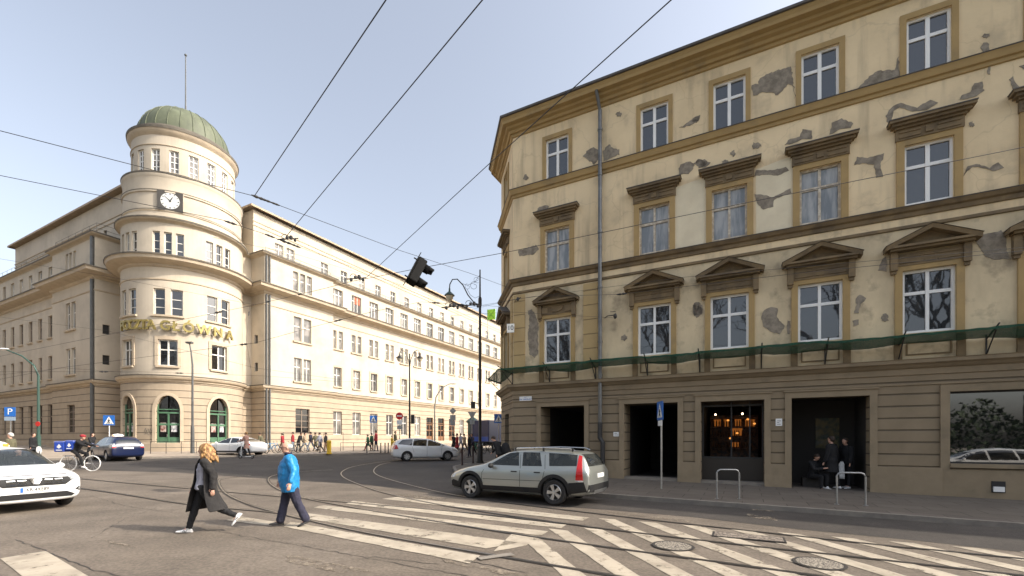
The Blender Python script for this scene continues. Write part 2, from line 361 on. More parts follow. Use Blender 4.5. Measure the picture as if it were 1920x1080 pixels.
# --- tram rails
def spline(pts, n=8):
    P = [Vector(p) for p in pts]; P = [P[0] * 2 - P[1]] + P + [P[-1] * 2 - P[-2]]; o = []
    for i in range(1, len(P) - 2):
        for j in range(n):
            t = j / n; a, b, c, d = P[i - 1:i + 3]
            o.append(.5 * (2 * b + (c - a) * t + (2 * a - 5 * b + 4 * c - d) * t * t + (3 * b - a - 3 * c + d) * t ** 3))
    return o + [P[-2]]
M_RAIL = mat('rail_steel', (.30, .28, .26), .32, .85, c2=(.2, .18, .16), ns=6)
M_GROOVE = mat('rail_groove', (.03, .026, .023), .8)
rails = [
 [(-60, 30), (-11.5, 19.6), (-11.8, 18.3), (-11.42, 17.3), (-9.12, 14.12), (-7.05, 11.9), (-5.63, 10.7), (-4.67, 9.95), (-2.87, 8.68), (-.9, 7.5), (1.41, 6.16), (6, 3.6), (20, -4)][1:],
 [(-9.2, 22.8), (-10.4, 21.2), (-10.4, 19.15), (-8.73, 16.16), (-6.48, 13.43), (-4.27, 11.65), (-1.13, 9.45), (.38, 8.45), (2.14, 7.42), (3.52, 6.66), (10, 3), (22, -3.6)],
 [(-6.3, 40), (-8.0, 31.5), (-8.9, 26), (-8.46, 22.29), (-7.29, 19.2), (-5.25, 15.9), (-3.6, 13.75), (-1.4, 11.6), (1.58, 9.4), (4.16, 7.9), (7.26, 6.3), (20, -.6)],
 [(-5.2, 38), (-7.2, 31), (-7.9, 27.5), (-7.3, 23.6), (-6.07, 20.1), (-3.78, 16.47), (-1.66, 13.8), (.4, 12.1), (2.97, 10.31), (4.7, 9.2), (6.8, 7.9), (8.35, 7.1), (20, .6)],
 [(-60, 36), (-30, 23.6), (-18.65, 18.4), (-10.84, 15.0), (-5.84, 12.9), (-1.32, 11.0), (1.58, 9.43)],
 [(-60, 34), (-30, 22), (-14.74, 15.01), (-8.75, 11.9), (-5.8, 10.75), (-4.67, 9.98)]]
for r in rails:
    pts = spline(r); 
    for nm, a, b, lift, m in (('tram_rail', -.022, .022, .016, M_RAIL), ('rail_channel', -.045, .062, .0125, M_GROOVE)):
        g = G(); rows = []
        for i, p in enumerate(pts):
            d = (pts[min(i + 1, len(pts) - 1)] - pts[max(0, i - 1)]).normalized(); n = Vector((d.y, -d.x))
            rows.append([(*(p + n * a), gz(*(p + n * a)) + lift), (*(p + n * b), gz(*(p + n * b)) + lift)])
        g.grid(rows); g.build(nm, m, kind='structure')
# cracks and tar joints in the asphalt
M_TAR = mat('tar_joint', (.035, .03, .026), .7)
def crack(pts, w, jit=.03, m=M_TAR):
    q = P2(*pts); f = []
    for a, b in zip(q, q[1:]):
        n = max(2, int((b - a).length / .12)); f += [a.lerp(b, i / n) + Vector((random.uniform(-jit, jit), random.uniform(-jit, jit))) for i in range(n)]
    g = G(); rows = []
    for i, p in enumerate(f):
        d = (f[min(i + 1, len(f) - 1)] - f[max(0, i - 1)]).normalized(); n = Vector((d.y, -d.x)) * w * random.uniform(.2, 1)
        a, b = p - n, p + n; rows.append([(a.x, a.y, gz(*a) + .0055), (b.x, b.y, gz(*b) + .0055)])
    g.grid(rows); g.build('tar_joint', m, kind='structure')
for l, w_ in [(((30, 1012), (90, 1035), (150, 1060), (200, 1075), (250, 1085)), .012), (((380, 992), (600, 1030), (760, 1060), (900, 1085)), .010), (((170, 1010), (230, 975), (300, 950)), .008),
          (((560, 990), (700, 1012), (850, 1046), (1000, 1078)), .016), (((170, 930), (240, 950), (330, 962)), .008), (((560, 1065), (700, 1045), (840, 1060)), .008), (((430, 1010), (520, 1016), (640, 1030)), .006)]: crack(l, w_)
# ------------------------------------------------------------------ post office
PP = Vector((-30.16, 37.0)); TC = Vector((-31.95, 43.5)); TR = 4.8
def pod(a, b): return PP + D1 * a + D2 * b          # a along d1, b along d2
po = grounded('post_office', -30.16, 37.0, label='large cream post office with a round corner tower, green dome and clock', cat='building')
INS = .4; LINS = .5
def arc_at(c, r, a0, a1, n): return [Vector((c.x + r * math.cos(R_(a0 + (a1 - a0) * i / n)), c.y + r * math.sin(R_(a0 + (a1 - a0) * i / n)))) for i in range(n + 1)]
def ang(p): return math.degrees(math.atan2(p.y - TC.y, p.x - TC.x))
rc = TC - PP; ca, cb = rc.dot(D1), rc.dot(D2)
pl_ = pod(ca + math.sqrt(TR ** 2 - (cb - 2.2) ** 2), 2.2); pr_ = pod(2.2, cb + math.sqrt(TR ** 2 - (ca - 2.2) ** 2))
aL = ang(pl_); aR = ang(pr_)
if aL > 0: aL -= 360
arc = arc_at(TC, TR, aL, aR, 28)
out_ = [pod(62, LINS), pod(19.7, LINS), pod(19.7, 0), pod(10, 0), pod(10, 2.2)] + arc + [pod(2.2, 10), pod(0, 10), pod(0, 18.7), pod(INS, 18.7), pod(INS, 76)]
NL = -D2; NR = -D1                                   # outward normals
ML = plane_map((*pod(0, 0), 0), (*D1, 0), (*NL, 0)); MR = plane_map((*pod(0, 0), 0), (*D2, 0), (*NR, 0))
def off(M, dd): return lambda u, z, d: M(u, z, d + dd)
MLw = off(ML, -LINS); MRw = off(MR, -INS); MT = cyl_map(TC, TR)
GZT = 7.1                                            # top of the rusticated ground floor
wg = G(); rg = G()                                   # plaster, rusticated base
def both(M, u0, u1, holes, umax=None, ztop=21.2):
    lo = [h for h in holes if h[2] < GZT]; hi = [h for h in holes if h[2] >= GZT]
    wall(rg, M, u0, u1, -1.0, GZT, lo, .3, umax=umax); wall(wg, M, u0, u1, GZT, ztop, hi, .3, umax=umax)
DOORA = [-113.5, -69.0, -21.5]
# right wing
RW = []; L3 = []
for i in range(18):
    c = 19.7 + 3.03 * i
    RW.append((i, c))
hr = []
for i, c in RW:
    gfh = (c - .68, c + .68, 2.45, 5.3)
    if i in (6, 7, 8): gfh = (c - .85, c + .85, 1.5, 5.3)
    hr += [gfh, (c - .58, c + .58, 8.35, 10.7), (c - .82, c - .17, 12.95, 15.2), (c + .17, c + .82, 12.95, 15.2), (c - .8, c + .8, 18.1, 20.3)]
both(MRw, 18.7, 76, hr)
# risalit windows are the same on both wings (mirrored)
def ris_holes(c): return [(c - .9, c + .9, 2.55, 5.3), (c - 1.1, c - .13, 8.3, 10.9), (c + .13, c + 1.1, 8.3, 10.9), (c - 1.12, c - .15, 12.75, 15.45), (c + .15, c + 1.12, 12.75, 15.45)] + [(c + a, c + b, 18.3, 20.4) for a, b in ((-1.2, -.55), (-.32, .32), (.55, 1.2))]
both(MR, 10, 18.7, ris_holes(14.5)); both(ML, 10, 19.7, ris_holes(15.3))
LW = [21.9 + 2.72 * i for i in range(14)]
hl = []
for c in LW: hl += [(c - .62, c + .62, 2.4, 5.6), (c - .5, c + .5, 8.35, 10.8), (c - .55, c + .55, 12.75, 15.1), (c - .5, c + .5, 18.2, 20.3)]
both(MLw, 19.7, 62, hl)
for a, b in ((pod(10, 0), pod(10, 2.2)), (pod(10, 2.2), pl_), (pr_, pod(2.2, 10)), (pod(2.2, 10), pod(0, 10)), (pod(19.7, LINS), pod(19.7, 0)), (pod(0, 18.7), pod(INS, 18.7))):
    d = (b - a); M_ = plane_map((*a, 0), (*d.normalized(), 0), (d.normalized().y, -d.normalized().x, 0))
    hs_ = [(.55, 1.1, 11.9, 12.8), (.55, 1.1, 9.0, 9.9)] if abs(d.length - 2.2) < .05 else []
    both(M_, 0, d.length, hs_)
    if hs_:
        for h in hs_:
            g = G(); g.box(M_, h[0], h[1], h[2], h[3], -.25, -.2); g.build('vent_window', M_BLK, po, world=True)
# tower, lower storeys
dg1 = math.degrees(1 / TR)                           # degrees of one metre
ht = []
for c in DOORA: ht += [(c - 10.6, c + 10.6, 1.1, 5.75), (c - 8.6, c + 8.6, 8.35, 10.65)] + [(c - 13, c - 2.4, 12.8, 15.1), (c + 2.4, c + 13, 12.8, 15.1)] + [(c + a, c + b, 17.95, 20.1) for a, b in ((-14, -7), (-3.5, 3.5), (7, 14))]
both(MT, aL, aR, ht, umax=4)
ag = G()                                             # arch spandrels of the doors
for c in DOORA:
    for s in (-1, 1):
        n = 8; r = 10.6; rz = 1.35
        rows = [[], []]
        for i in range(n + 1):
            t = math.pi / 2 * i / n; u = c + s * r * math.cos(t); z = 5.75 - rz + rz * math.sin(t)
            rows[0].append(MT(u, z, .0)); rows[1].append(MT(u, 5.75, .0))
        rg.grid(rows); q = [[], []]
        for i in range(n + 1):
            t = math.pi / 2 * i / n; u = c + s * r * math.cos(t); z = 5.75 - rz + rz * math.sin(t)
            q[0].append(MT(u, z, 0)); q[1].append(MT(u, z, -.3))
        rg.grid(q)
        # moulded architrave
        pr = []
        for i in range(-1, n + 1):
            t = math.pi / 2 * max(i, 0) / n; u = c + s * (r + .0) * math.cos(t); uo = c + s * (r + 3.0) * math.cos(t)
            z = 5.75 - rz + rz * math.sin(t) if i >= 0 else 1.1; zo = 5.75 - rz + (rz + .27) * math.sin(t) if i >= 0 else 1.1
            pr.append([MT(u, z, -.02), MT(u, z, .08), MT(uo, zo, .08), MT(uo, zo, -.02)])
        ag.grid(pr, True)
ag.build('door_arch', M_CORN, po, world=True)
wo = wg.build('wall', M_PLAST, po, world=True); rg.build('base_wall', M_RUS, po, world=True)
# flat roof slab behind the parapet and back faces, so that no light leaks through
g = G(); ex = [pod(76, 40)] if False else []
g.face([(*p, 21.15) for p in out_] + [(*pod(14, 76), 21.15), (*pod(14, 14), 21.15), (*pod(62, 14), 21.15)])
for a, b in ((pod(14, 76), pod(14, 14)), (pod(14, 14), pod(62, 14)), (out_[-1], pod(14, 76)), (pod(62, 14), out_[0])): g.face([(*a, -1), (*b, -1), (*b, 21.15), (*a, 21.15)])
g.build('roof_terrace', M_TOPD, po, world=True)
# cornices swept round the whole outline
def sweepo(name, prof, m): g = G(); g.sweep(out_, prof); return g.build(name, m, po, world=True)
sweepo('plinth', [(.0, -1), (.12, -1), (.12, 1.55), (.0, 1.6)], M_STONE)
sweepo('string_course', [(0, 6.95), (.12, 7.0), (.12, 7.12), (.3, 7.2), (.38, 7.35), (.38, 7.47), (0, 7.52)], M_CORN)
sweepo('string_cap', [(.384, 7.42), (.40, 7.42), (.42, 7.52), (0, 7.56)], M_TOPD)
sweepo('string_course', [(0, 15.85), (.07, 15.87), (.07, 15.98), (0, 16.0)], M_CORN)
g = G(); g.sweep(out_, [(0, 16.95), (.15, 17.05), (.2, 17.2), (.75, 17.32), (1.0, 17.42), (1.05, 17.62), (1.12, 17.75)]); g.build('main_cornice', M_CORN, po, world=True)
sweepo('cornice_cap', [(1.125, 17.69), (1.145, 17.69), (1.16, 17.8), (0, 17.98)], M_TOPD)
sweepo('terrace_cornice', [(0, 20.85), (.1, 20.95), (.35, 21.05), (.42, 21.2)], M_CORN)
sweepo('terrace_cap', [(.424, 21.14), (.44, 21.14), (.45, 21.26), (0, 21.34)], M_TOPD)
# sills, windows
def sill(f, M, u0, u1, z, us=1., nb=1):
    q = G(); q.box(M, u0 - .12 * us, u1 + .12 * us, z - .16, z, -.03, .16, nb); return q.build('sill', M_CORN, f, world=True, kind=f.get('kind'))
def frame3(f, M, u0, u1, z0, z1, w_, t, d, m, nb=1):
    q = G(); q.box(M, u0 - w_, u0, z0, z1, 0, d); q.box(M, u1, u1 + w_, z0, z1, 0, d); q.box(M, u0 - w_, u1 + w_, z1, z1 + t, 0, d, nb)
    return q.build('surround', m, f, world=True, kind=f.get('kind'))
far = []
M_GLP2 = mat('curtained_po_glass', (.30, .275, .24), .2, c2=(.14, .13, .12), ns=2.5, det=2, lo=.4, hi=.6); M_GLP3 = mat('dark_po_glass', (.04, .04, .042), .08, c2=(.09, .085, .08), ns=1.5); M_RBL = mat('red_blind', (.35, .09, .04), .7)
def pick(pm):
    return random.choice([pm, pm, M_GLP2, M_GLP3]) if pm is M_GLP else pm
def pw(M, h, lights, rows, m=M_WFR, pm=M_GLP, us=1., frn=.06, k=0, dep=.24):
    return win(po, M, h[0], h[1], h[2], h[3], m, pick(pm), lights, rows, frn, .08, dep, us, parts=True)
fg, fp = G(), G()
for i, c in RW:
    if i <= 12:
        if i in (6, 7, 8): pass
        else: pw(MRw, (c - .68, c + .68, 2.45, 5.3), 2, (.62,), M_WFR)
        f = pw(MRw, (c - .58, c + .58, 8.35, 10.7), 2, (.6,)); sill(f, MRw, c - .58, c + .58, 8.35); frame3(f, MRw, c - .58, c + .58, 8.35, 10.7, .22, .23, .05, M_CORN)
        g = G(); 
        for a, b in ((-.82, -.17), (.17, .82)): x, y = win(None, MRw, c + a, c + b, 12.95, 15.2, None, None, 1, (.62,), parts=False, dep=.24); g.v, g.f, g.m, = (g.v + x.v, g.f + [tuple(k + len(g.v) for k in f) for f in x.f], g.m + x.m); 
        fr = g.build('window', M_WFR, po, world=True); sill(fr, MRw, c - .85, c + .85, 12.95)
        p = G(); [p.face([MRw(c + a, 12.95, -.22), MRw(c + b, 12.95, -.22), MRw(c + b, 15.2, -.22), MRw(c + a, 15.2, -.22)]) for a, b in ((-.82, -.17), (.17, .82))]; p.build('pane', pick(M_GLP), fr, world=True)
        f = pw(MRw, (c - .8, c + .8, 18.1, 20.3), 3, (.7,))
        if i == 1: bq = G(); bq.box(MRw, c - .25, c + .72, 19.3, 20.22, -.20, -.19); bq.build('blind', M_RBL, f, world=True)
    else:
        for h in ((c - .68, c + .68, 2.45, 5.3), (c - .58, c + .58, 8.35, 10.7), (c - .82, c - .17, 12.95, 15.2), (c + .17, c + .82, 12.95, 15.2), (c - .8, c + .8, 18.1, 20.3)):
            x, y = win(None, MRw, *h, None, None, 2 if h[1] - h[0] > 1 else 1, (.62,), parts=False, dep=.24)
            for A, B in ((fg, x), (fp, y)): n = len(A.v); A.v += B.v; A.f += [tuple(k + n for k in f) for f in B.f]; A.m += B.m
o = fg.build('window', M_WFR, po, world=True, kind='stuff'); fp.build('pane', M_GLP, o, world=True, kind='stuff')
for i, c in RW[13:]:
    for (a, b, z) in ((-.58, .58, 8.35), (-.85, .85, 12.95)): sill(o, MRw, c + a, c + b, z)
# brown street doors
M_BROWN = mat('brown_door_wood', (.20, .095, .045), .6, c2=(.15, .07, .03), ns=5, stretch=(1, 1, .2))
def door(M, u0, u1, z0, z1, m, dep=.22, us=1., glz=True, tr=.68, name='door'):
    g = G(); cu = (u0 + u1) / 2; f = .1 * us; zt = z0 + (z1 - z0) * tr
    nb = 3 if us > 1 else 1
    g.box(M, u0, u0 + f, z0, z1, -dep, -dep + .1); g.box(M, u1 - f, u1, z0, z1, -dep, -dep + .1); g.box(M, cu - f * .6, cu + f * .6, z0, zt, -dep, -dep + .1)
    g.box(M, u0 + f, u1 - f, zt, zt + .14, -dep - .02, -dep + .14, nb)
    g.box(M, u0 + f, u1 - f, zt + .32, zt + .40, -dep, -dep + .12, nb)
    for a, b in ((u0 + f, cu - f * .6), (cu + f * .6, u1 - f)):
        g.box(M, a, b, z0, z0 + (zt - z0) * .32, -dep, -dep + .05); g.box(M, a + f, b - f, z0 + .2, z0 + (zt - z0) * .26, -dep + .05, -dep + .075)
        g.box(M, a, b, z0 + (zt - z0) * .66, z0 + (zt - z0) * .72, -dep, -dep + .06)
    d = g.build(name, m, po, world=True)
    p = G()
    for a, b in ((u0 + f, cu - f * .6), (cu + f * .6, u1 - f)): p.face([M(a, z0 + .2, -dep + .012), M(b, z0 + .2, -dep + .012), M(b, z1, -dep + .012), M(a, z1, -dep + .012)])
    p.build('pane', M_GLD, d, world=True)
    h = G(); h.tube([M(cu - f * .9, z0 + 1.0, -dep + .13), M(cu - f * .9, z0 + 1.25, -dep + .13)], .018, 6); h.build('handle', M_STEEL, d, world=True)
    return d
for i in (6, 7, 8):
    c = 19.7 + 3.03 * i; door(MRw, c - .85, c + .85, 1.5, 5.3, M_BROWN)
def rwin(M, c):
    pw(M, (c - .9, c + .9, 2.55, 5.3), 2, (.5, .25, .75), M_WFD, M_GLD)
    for z0, z1, a0, a1 in ((8.3, 10.9, .13, 1.1), (12.75, 15.45, .15, 1.12)):
        g = G(); p = G()
        for a, b in ((-a1, -a0), (a0, a1)):
            x, y = win(None, M, c + a, c + b, z0, z1, None, None, 2 if z0 < 9 else 1, (.62,), parts=False, dep=.24)
            n = len(g.v); g.v += x.v; g.f += [tuple(k + n for k in f) for f in x.f]; g.m += x.m
            p.face([M(c + a, z0, -.22), M(c + b, z0, -.22), M(c + b, z1, -.22), M(c + a, z1, -.22)])
        f = g.build('window', M_WFR, po, world=True); p.build('pane', M_GLP, f, world=True); sill(f, M, c - a1, c + a1, z0)
    g = G(); p = G()
    for a, b in ((-1.2, -.55), (-.32, .32), (.55, 1.2)):
        x, y = win(None, M, c + a, c + b, 18.3, 20.4, None, None, 1, (.6,), parts=False, dep=.24)
        n = len(g.v); g.v += x.v; g.f += [tuple(k + n for k in f) for f in x.f]; g.m += x.m
        p.face([M(c + a, 18.3, -.22), M(c + b, 18.3, -.22), M(c + b, 20.4, -.22), M(c + a, 20.4, -.22)])
    f = g.build('window', M_WFR, po, world=True); p.build('pane', M_GLP, f, world=True)
rwin(MR, 14.5); rwin(ML, 15.3)
lf, lp = G(), G()
for j, c in enumerate(LW):
    hh = [((c - .62, c + .62, 2.4, 5.6), 2, (.6,), M_WFD), ((c - .5, c + .5, 8.35, 10.8), 2, (.62,), M_WFD), ((c - .55, c + .55, 12.75, 15.1), 2, (.62,), M_WFD), ((c - .5, c + .5, 18.2, 20.3), 2, (.62,), M_WFR)]
    for h, l, r, m in hh:
        if j < 5:
            f = pw(MLw, h, l, r, m, M_GLP if h[2] > 7 else M_GLD)
            if 8 < h[2] < 13: sill(f, MLw, h[0], h[1], h[2])
        else:
            x, y = win(None, MLw, *h, None, None, l, r, parts=False, dep=.24)
            for A, B in ((lf, x), (lp, y)): n = len(A.v); A.v += B.v; A.f += [tuple(k + n for k in f) for f in B.f]; A.m += B.m
o = lf.build('window', M_WFD, po, world=True, kind='stuff'); lp.build('pane', M_GLP, o, world=True, kind='stuff')
for c in DOORA:
    w_ = [((c - 8.6, c + 8.6, 8.35, 10.65), 2, (.62,)),]
    f = win(po, MT, c - 8.6, c + 8.6, 8.35, 10.65, M_WFR, M_GLD, 2, (.62,), .09, .13, .22, dg1)
    sill(f, MT, c - 8.6, c + 8.6, 8.35, dg1, 4); frame3(f, MT, c - 8.6, c + 8.6, 8.35, 10.65, 2.8, .3, .07, M_CORN, 5)
    for hs_ in ([(c - 13, c - 2.4, 12.8, 15.1), (c + 2.4, c + 13, 12.8, 15.1)], [(c + a, c + b, 17.95, 20.1) for a, b in ((-14, -7), (-3.5, 3.5), (7, 14))]):
        g = G(); p = G()
        for h in hs_:
            x, y = win(None, MT, *h, None, None, 1, (.3, .63), .07, .07, .22, dg1, parts=False)
            for A, B in ((g, x), (p, y)): n = len(A.v); A.v += B.v; A.f += [tuple(k + n for k in f) for f in B.f]; A.m += B.m
        f = g.build('window', M_WFR, po, world=True); p.build('pane', M_GLD, f, world=True)
        if len(hs_) == 2: sill(f, MT, c - 13, c + 13, 12.8, dg1, 6)
    d = door(MT, c - 10.6, c + 10.6, 1.1, 5.75, M_GREEN, .26, dg1, tr=.66)
    for s, m in ((-1, mat('poster_dark_red', (.16, .04, .03), .6, c2=(.5, .45, .4), ns=4, det=2)), (1, mat('poster_white', (.6, .6, .6), .6, c2=(.15, .15, .17), ns=5, det=2))):
        g = G(); g.box(MT, c + s * 5 - 2.6, c + s * 5 + 2.6, 2.55, 3.35, -.235, -.225); g.build('poster', m, d, world=True)
    st = G()
    for k in range(3): st.box(MT, c - 14 - k, c + 14 + k, -.5, 1.1 - .17 * k - (.0 if k else .004), -.2 + .0, .12 + .3 * (k + 1) - .3 + .05, 5)
    st.build('doorstep', M_STONE, po, world=True)
# top of the tower
def lath(name, prof, m, n=72, smooth=True): g = G(); g.lathe((*TC, 0), prof, n); return g.build(name, m, po, smooth, world=True)
lath('clock_drum', [(5.2, 21.2), (5.2, 21.34), (4.66, 21.36), (4.66, 21.95), (4.74, 21.97), (4.74, 22.07), (4.66, 22.1), (4.66, 23.58), (4.76, 23.6), (4.76, 23.75), (4.66, 23.8), (4.66, 24.85), (4.70, 24.95), (4.78, 25.12), (4.78, 25.3)], M_PLAST)
lath('drum_cap', [(4.785, 25.22), (4.80, 25.22), (4.82, 25.36), (4.0, 25.44)], M_TOPD)
lath('ledge_cap', [(4.745, 22.05), (4.76, 22.05), (4.76, 22.10), (4.66, 22.13)], M_TOPD)
lath('ledge_cap', [(4.765, 23.73), (4.78, 23.73), (4.78, 23.79), (4.66, 23.83)], M_TOPD)
# shallow frames in the drum beside the clock
cdw = cyl_map(TC, 4.66)
g = G()
for u in (-78.2, -56.2): g.box(cdw, u - .9, u + .9, 22.1, 23.58, 0, .1, 2)
g.build('clock_surround', M_PLAST, po, world=True)
MU = cyl_map(TC, 4.08); dm = math.degrees(1 / 4.08); hu = []; DW = [-126.5 + 20.3 * i for i in range(18)]
for c in DW: hu.append((c - 5.1, c + 5.1, 25.75, 27.72))
g = G(); wall(g, MU, -140, 220, 25.3, 29.1, hu, .25, umax=5); g.build('lantern_drum', M_PLAST, po, world=True)
lath('lantern_core', [(3.7, 25.4), (3.7, 29)], M_BLK, 24)
for c in DW:
    if -130 < c < 40: win(po, MU, c - 5.1, c + 5.1, 25.75, 27.72, M_WHITE, M_GLP, 2, (.22, .5, .76), .07, .08, .2, dm)
g = G(); g.lathe((*TC, 0), [(4.09, 28.05), (4.14, 28.07), (4.14, 28.13), (4.09, 28.15)], 72); g.build('drum_moulding', M_CORN, po, world=True)
lath('dome_cornice', [(4.08, 28.95), (4.2, 29.1), (4.3, 29.22), (4.38, 29.42), (4.4, 29.54)], M_CORN)
lath('dome_gutter', [(4.405, 29.44), (4.42, 29.44), (4.45, 29.64), (4.1, 29.72), (4.06, 30.0), (3.75, 30.10)], M_TOPD)
dp = [(3.72 * math.cos(R_(t)), 30.05 + 3.5 * math.sin(R_(t))) for t in range(0, 91, 6)]
dome = lath('dome', dp, M_COPPER, 72)
g = G()
for k in range(24):
    a = R_(k * 15); g.tube([(TC.x + (r + .02) * math.cos(a), TC.y + (r + .02) * math.sin(a), z) for r, z in dp[:-1]], .035, 5)
g.build('seam', M_COPPER, dome, world=True)
g = G(); g.tube([(*TC, 33.4), (*TC, 35.0), (*TC, 39.5)], [.09, .06, .045], 8); g.ball((*TC, 39.5), .12); g.ball((*TC, 33.6), .25, .25, .18); g.build('flagpole', M_PIPE, po, world=True)
# clock
ca_ = -67.2; cn = Vector((math.cos(R_(ca_)), math.sin(R_(ca_)))); ct = Vector((-cn.y, cn.x)); cp = TC + cn * 4.72
MK = plane_map((*cp, 0), (*ct, 0), (*cn, 0))
g = G(); g.box(MK, -.93, .93, 22.02, 23.72, -.3, .02); ck = g.build('clock', mat('clock_case', (.05, .045, .04), .6), po, world=True)
zc = 22.88
g = G(); g.face([MK(.70 * math.cos(R_(a)), zc + .70 * math.sin(R_(a)), .03) for a in range(0, 360, 10)]); g.build('clock_face', mat('clock_white', (.55, .56, .55), .5), ck, world=True)
g = G()
for k in range(12):
    a = R_(k * 30); s, c = math.sin(a), math.cos(a); q = .03 if k % 3 else .045
    g.face([MK(s * .54 - c * q, zc + c * .54 + s * q, .036), MK(s * .54 + c * q, zc + c * .54 - s * q, .036), MK(s * .66 + c * q, zc + c * .66 - s * q, .036), MK(s * .66 - c * q, zc + c * .66 + s * q, .036)])
g.build('hour_mark', M_BLK, ck, world=True)
for a, l, wd in ((R_(28), .40, .055), (R_(-48), .58, .042)):        # seven minutes to one
    s, c = math.sin(a), math.cos(a); g = G()
    g.face([MK(-s * .1 - c * wd, zc - c * .1 + s * wd, .042), MK(-s * .1 + c * wd, zc - c * .1 - s * wd, .042), MK(s * l + c * wd * .5, zc + c * l - s * wd * .5, .042), MK(s * l - c * wd * .5, zc + c * l + s * wd * .5, .042)])
    g.build('clock_hand', M_BLK, ck, world=True)
# attic storeys
def prism(name, pts, z0, z1, m, parent=po):
    g = G(); n = len(pts)
    g.grid([[(*p, z0) for p in pts], [(*p, z1) for p in pts]], True); g.face([(*p, z1) for p in pts]); return g.build(name, m, parent, world=True)
AR = 2.0; AL = 2.2
MRa = off(MR, -AR); MLa = off(ML, -AL)
g = G(); hA = [(13.05 - .5, 13.05 + .5, 22.25, 23.6), (14.45 - .5, 14.45 + .5, 22.25, 23.6)] + [(19.1 + 3.03 * i - .52, 19.1 + 3.03 * i + .52, 22.15, 23.6) for i in range(18)]
wall(g, MRa, 10.1, 76, 21.2, 26.15, hA, .22)
for a, b in ((pod(AR, 10.1), pod(12, 10.1)), (pod(AR, 76), pod(12, 76))): g.face([(*a, 21.2), (*b, 21.2), (*b, 26.15), (*a, 26.15)])
wall(g, MLa, 7.5, 38.5, 21.2, 26.15, [(13.6, 14.3, 22.0, 23.2)], .2)
for a, b in ((pod(7.5, AL), pod(7.5, 12)), (pod(38.5, AL), pod(38.5, 12))): g.face([(*a, 21.2), (*b, 21.2), (*b, 26.15), (*a, 26.15)])
g.build('attic_wall', M_PLAST, po, world=True)
g = G(); g.box(MLa, 13.6, 14.3, 22.0, 23.2, -.2, -.15); g.build('attic_door', M_BLK, po, world=True)
for i, h in enumerate(hA):
    if i < 13: pw(MRa, h, 2, (.6,), M_WFR, M_GLP, dep=.2)
x_, y_ = G(), G()
for h in hA[13:]:
    x, y = win(None, MRa, *h, None, None, 2, (.6,), parts=False)
    for A, B in ((x_, x), (y_, y)): n = len(A.v); A.v += B.v; A.f += [tuple(k + n for k in f) for f in B.f]; A.m += B.m
o = x_.build('attic_window', M_WFR, po, world=True, kind='stuff'); y_.build('pane', M_GLP, o, world=True, kind='stuff')
g = G()
for z in (24.5, 24.95): g.box(MRa, 10.0, 76, z, z + .09, -.02, .06); g.box(MLa, 7.5, 38.6, z - .9, z - .81, -.02, .06)
g.build('attic_moulding', M_CORN, po, world=True)
M_EAVE = mat('brown_eave', (.44, .34, .24), .8, c2=(.33, .25, .17), ns=2)
for nm, q in (('attic_roof', [pod(AR - .55, 9.55), pod(12.5, 9.55), pod(12.5, 76.5), pod(AR - .55, 76.5)]), ('attic_roof', [pod(7.0, AL - .55), pod(39.1, AL - .55), pod(39.1, 12.5), pod(7.0, 12.5)])):
    prism(nm, q, 26.22, 26.42, M_EAVE)
    c_ = sum(q, Vector((0, 0))) / 4; g = G()
    top = [p.lerp(c_, .25) for p in q]; g.grid([[(*p, 26.424) for p in q], [(*p, 27.0) for p in top]], True); g.face([(*p, 27.0) for p in top]); g.build('roof', M_TOPD, po, world=True)
# terrace railing
g = G()
def rail_line(pts, z, h=.95, st=1.5):
    for a, b in zip(pts, pts[1:]):
        n = max(1, int((b - a).length / st))
        for k in range(n + 1): p = a.lerp(b, k / n); g.tube([(*p, z), (*p, z + h)], .02, 4)
        for hh in (h, h * .5): g.tube([(*a, z + hh), (*b, z + hh)], .018, 4)
rail_line([pod(60, LINS + .2), pod(19.9, LINS + .2), pod(19.5, .2), pod(10.2, .2), pod(10.2, 2.4), pod(8.8, 2.4)], 21.34)
rail_line([pod(.3, 10.3), pod(.3, 18.5), pod(INS + .3, 19), pod(INS + .3, 75)], 21.34, .6, 3)
g.build('terrace_railing', M_PIPE, po, world=True)
# downpipes
for q in (pod(-.12, 10.15), pod(-.12, 10.5), pod(10.25, -.12)):
    g = G(); r = .14 if q == pod(10.25, -.12) else .09
    for (z0, z1) in ((.5, 7.0), (7.0, 16.9), (17.9, 20.9)):
        n = Vector((0, 0)); ofs = (NL if r > .1 else NR) * (0.02)
        g.tube([(*(q + ofs), z0), (*(q + ofs), z1)], r, 8)
    g.build('downpipe', M_PIPE, po, world=True)
g = G()
for k in range(9):
    u0 = -90.5 + k * .95; g.tube([MT(u0 + .5 * math.sin(k * 2.3 + t * 1.3), 2.3 + .55 * t / 6 + .05 * math.sin(t + k), .004) for t in range(7)], .018, 4)
g.build('graffiti', M_TOPD, po, world=True)
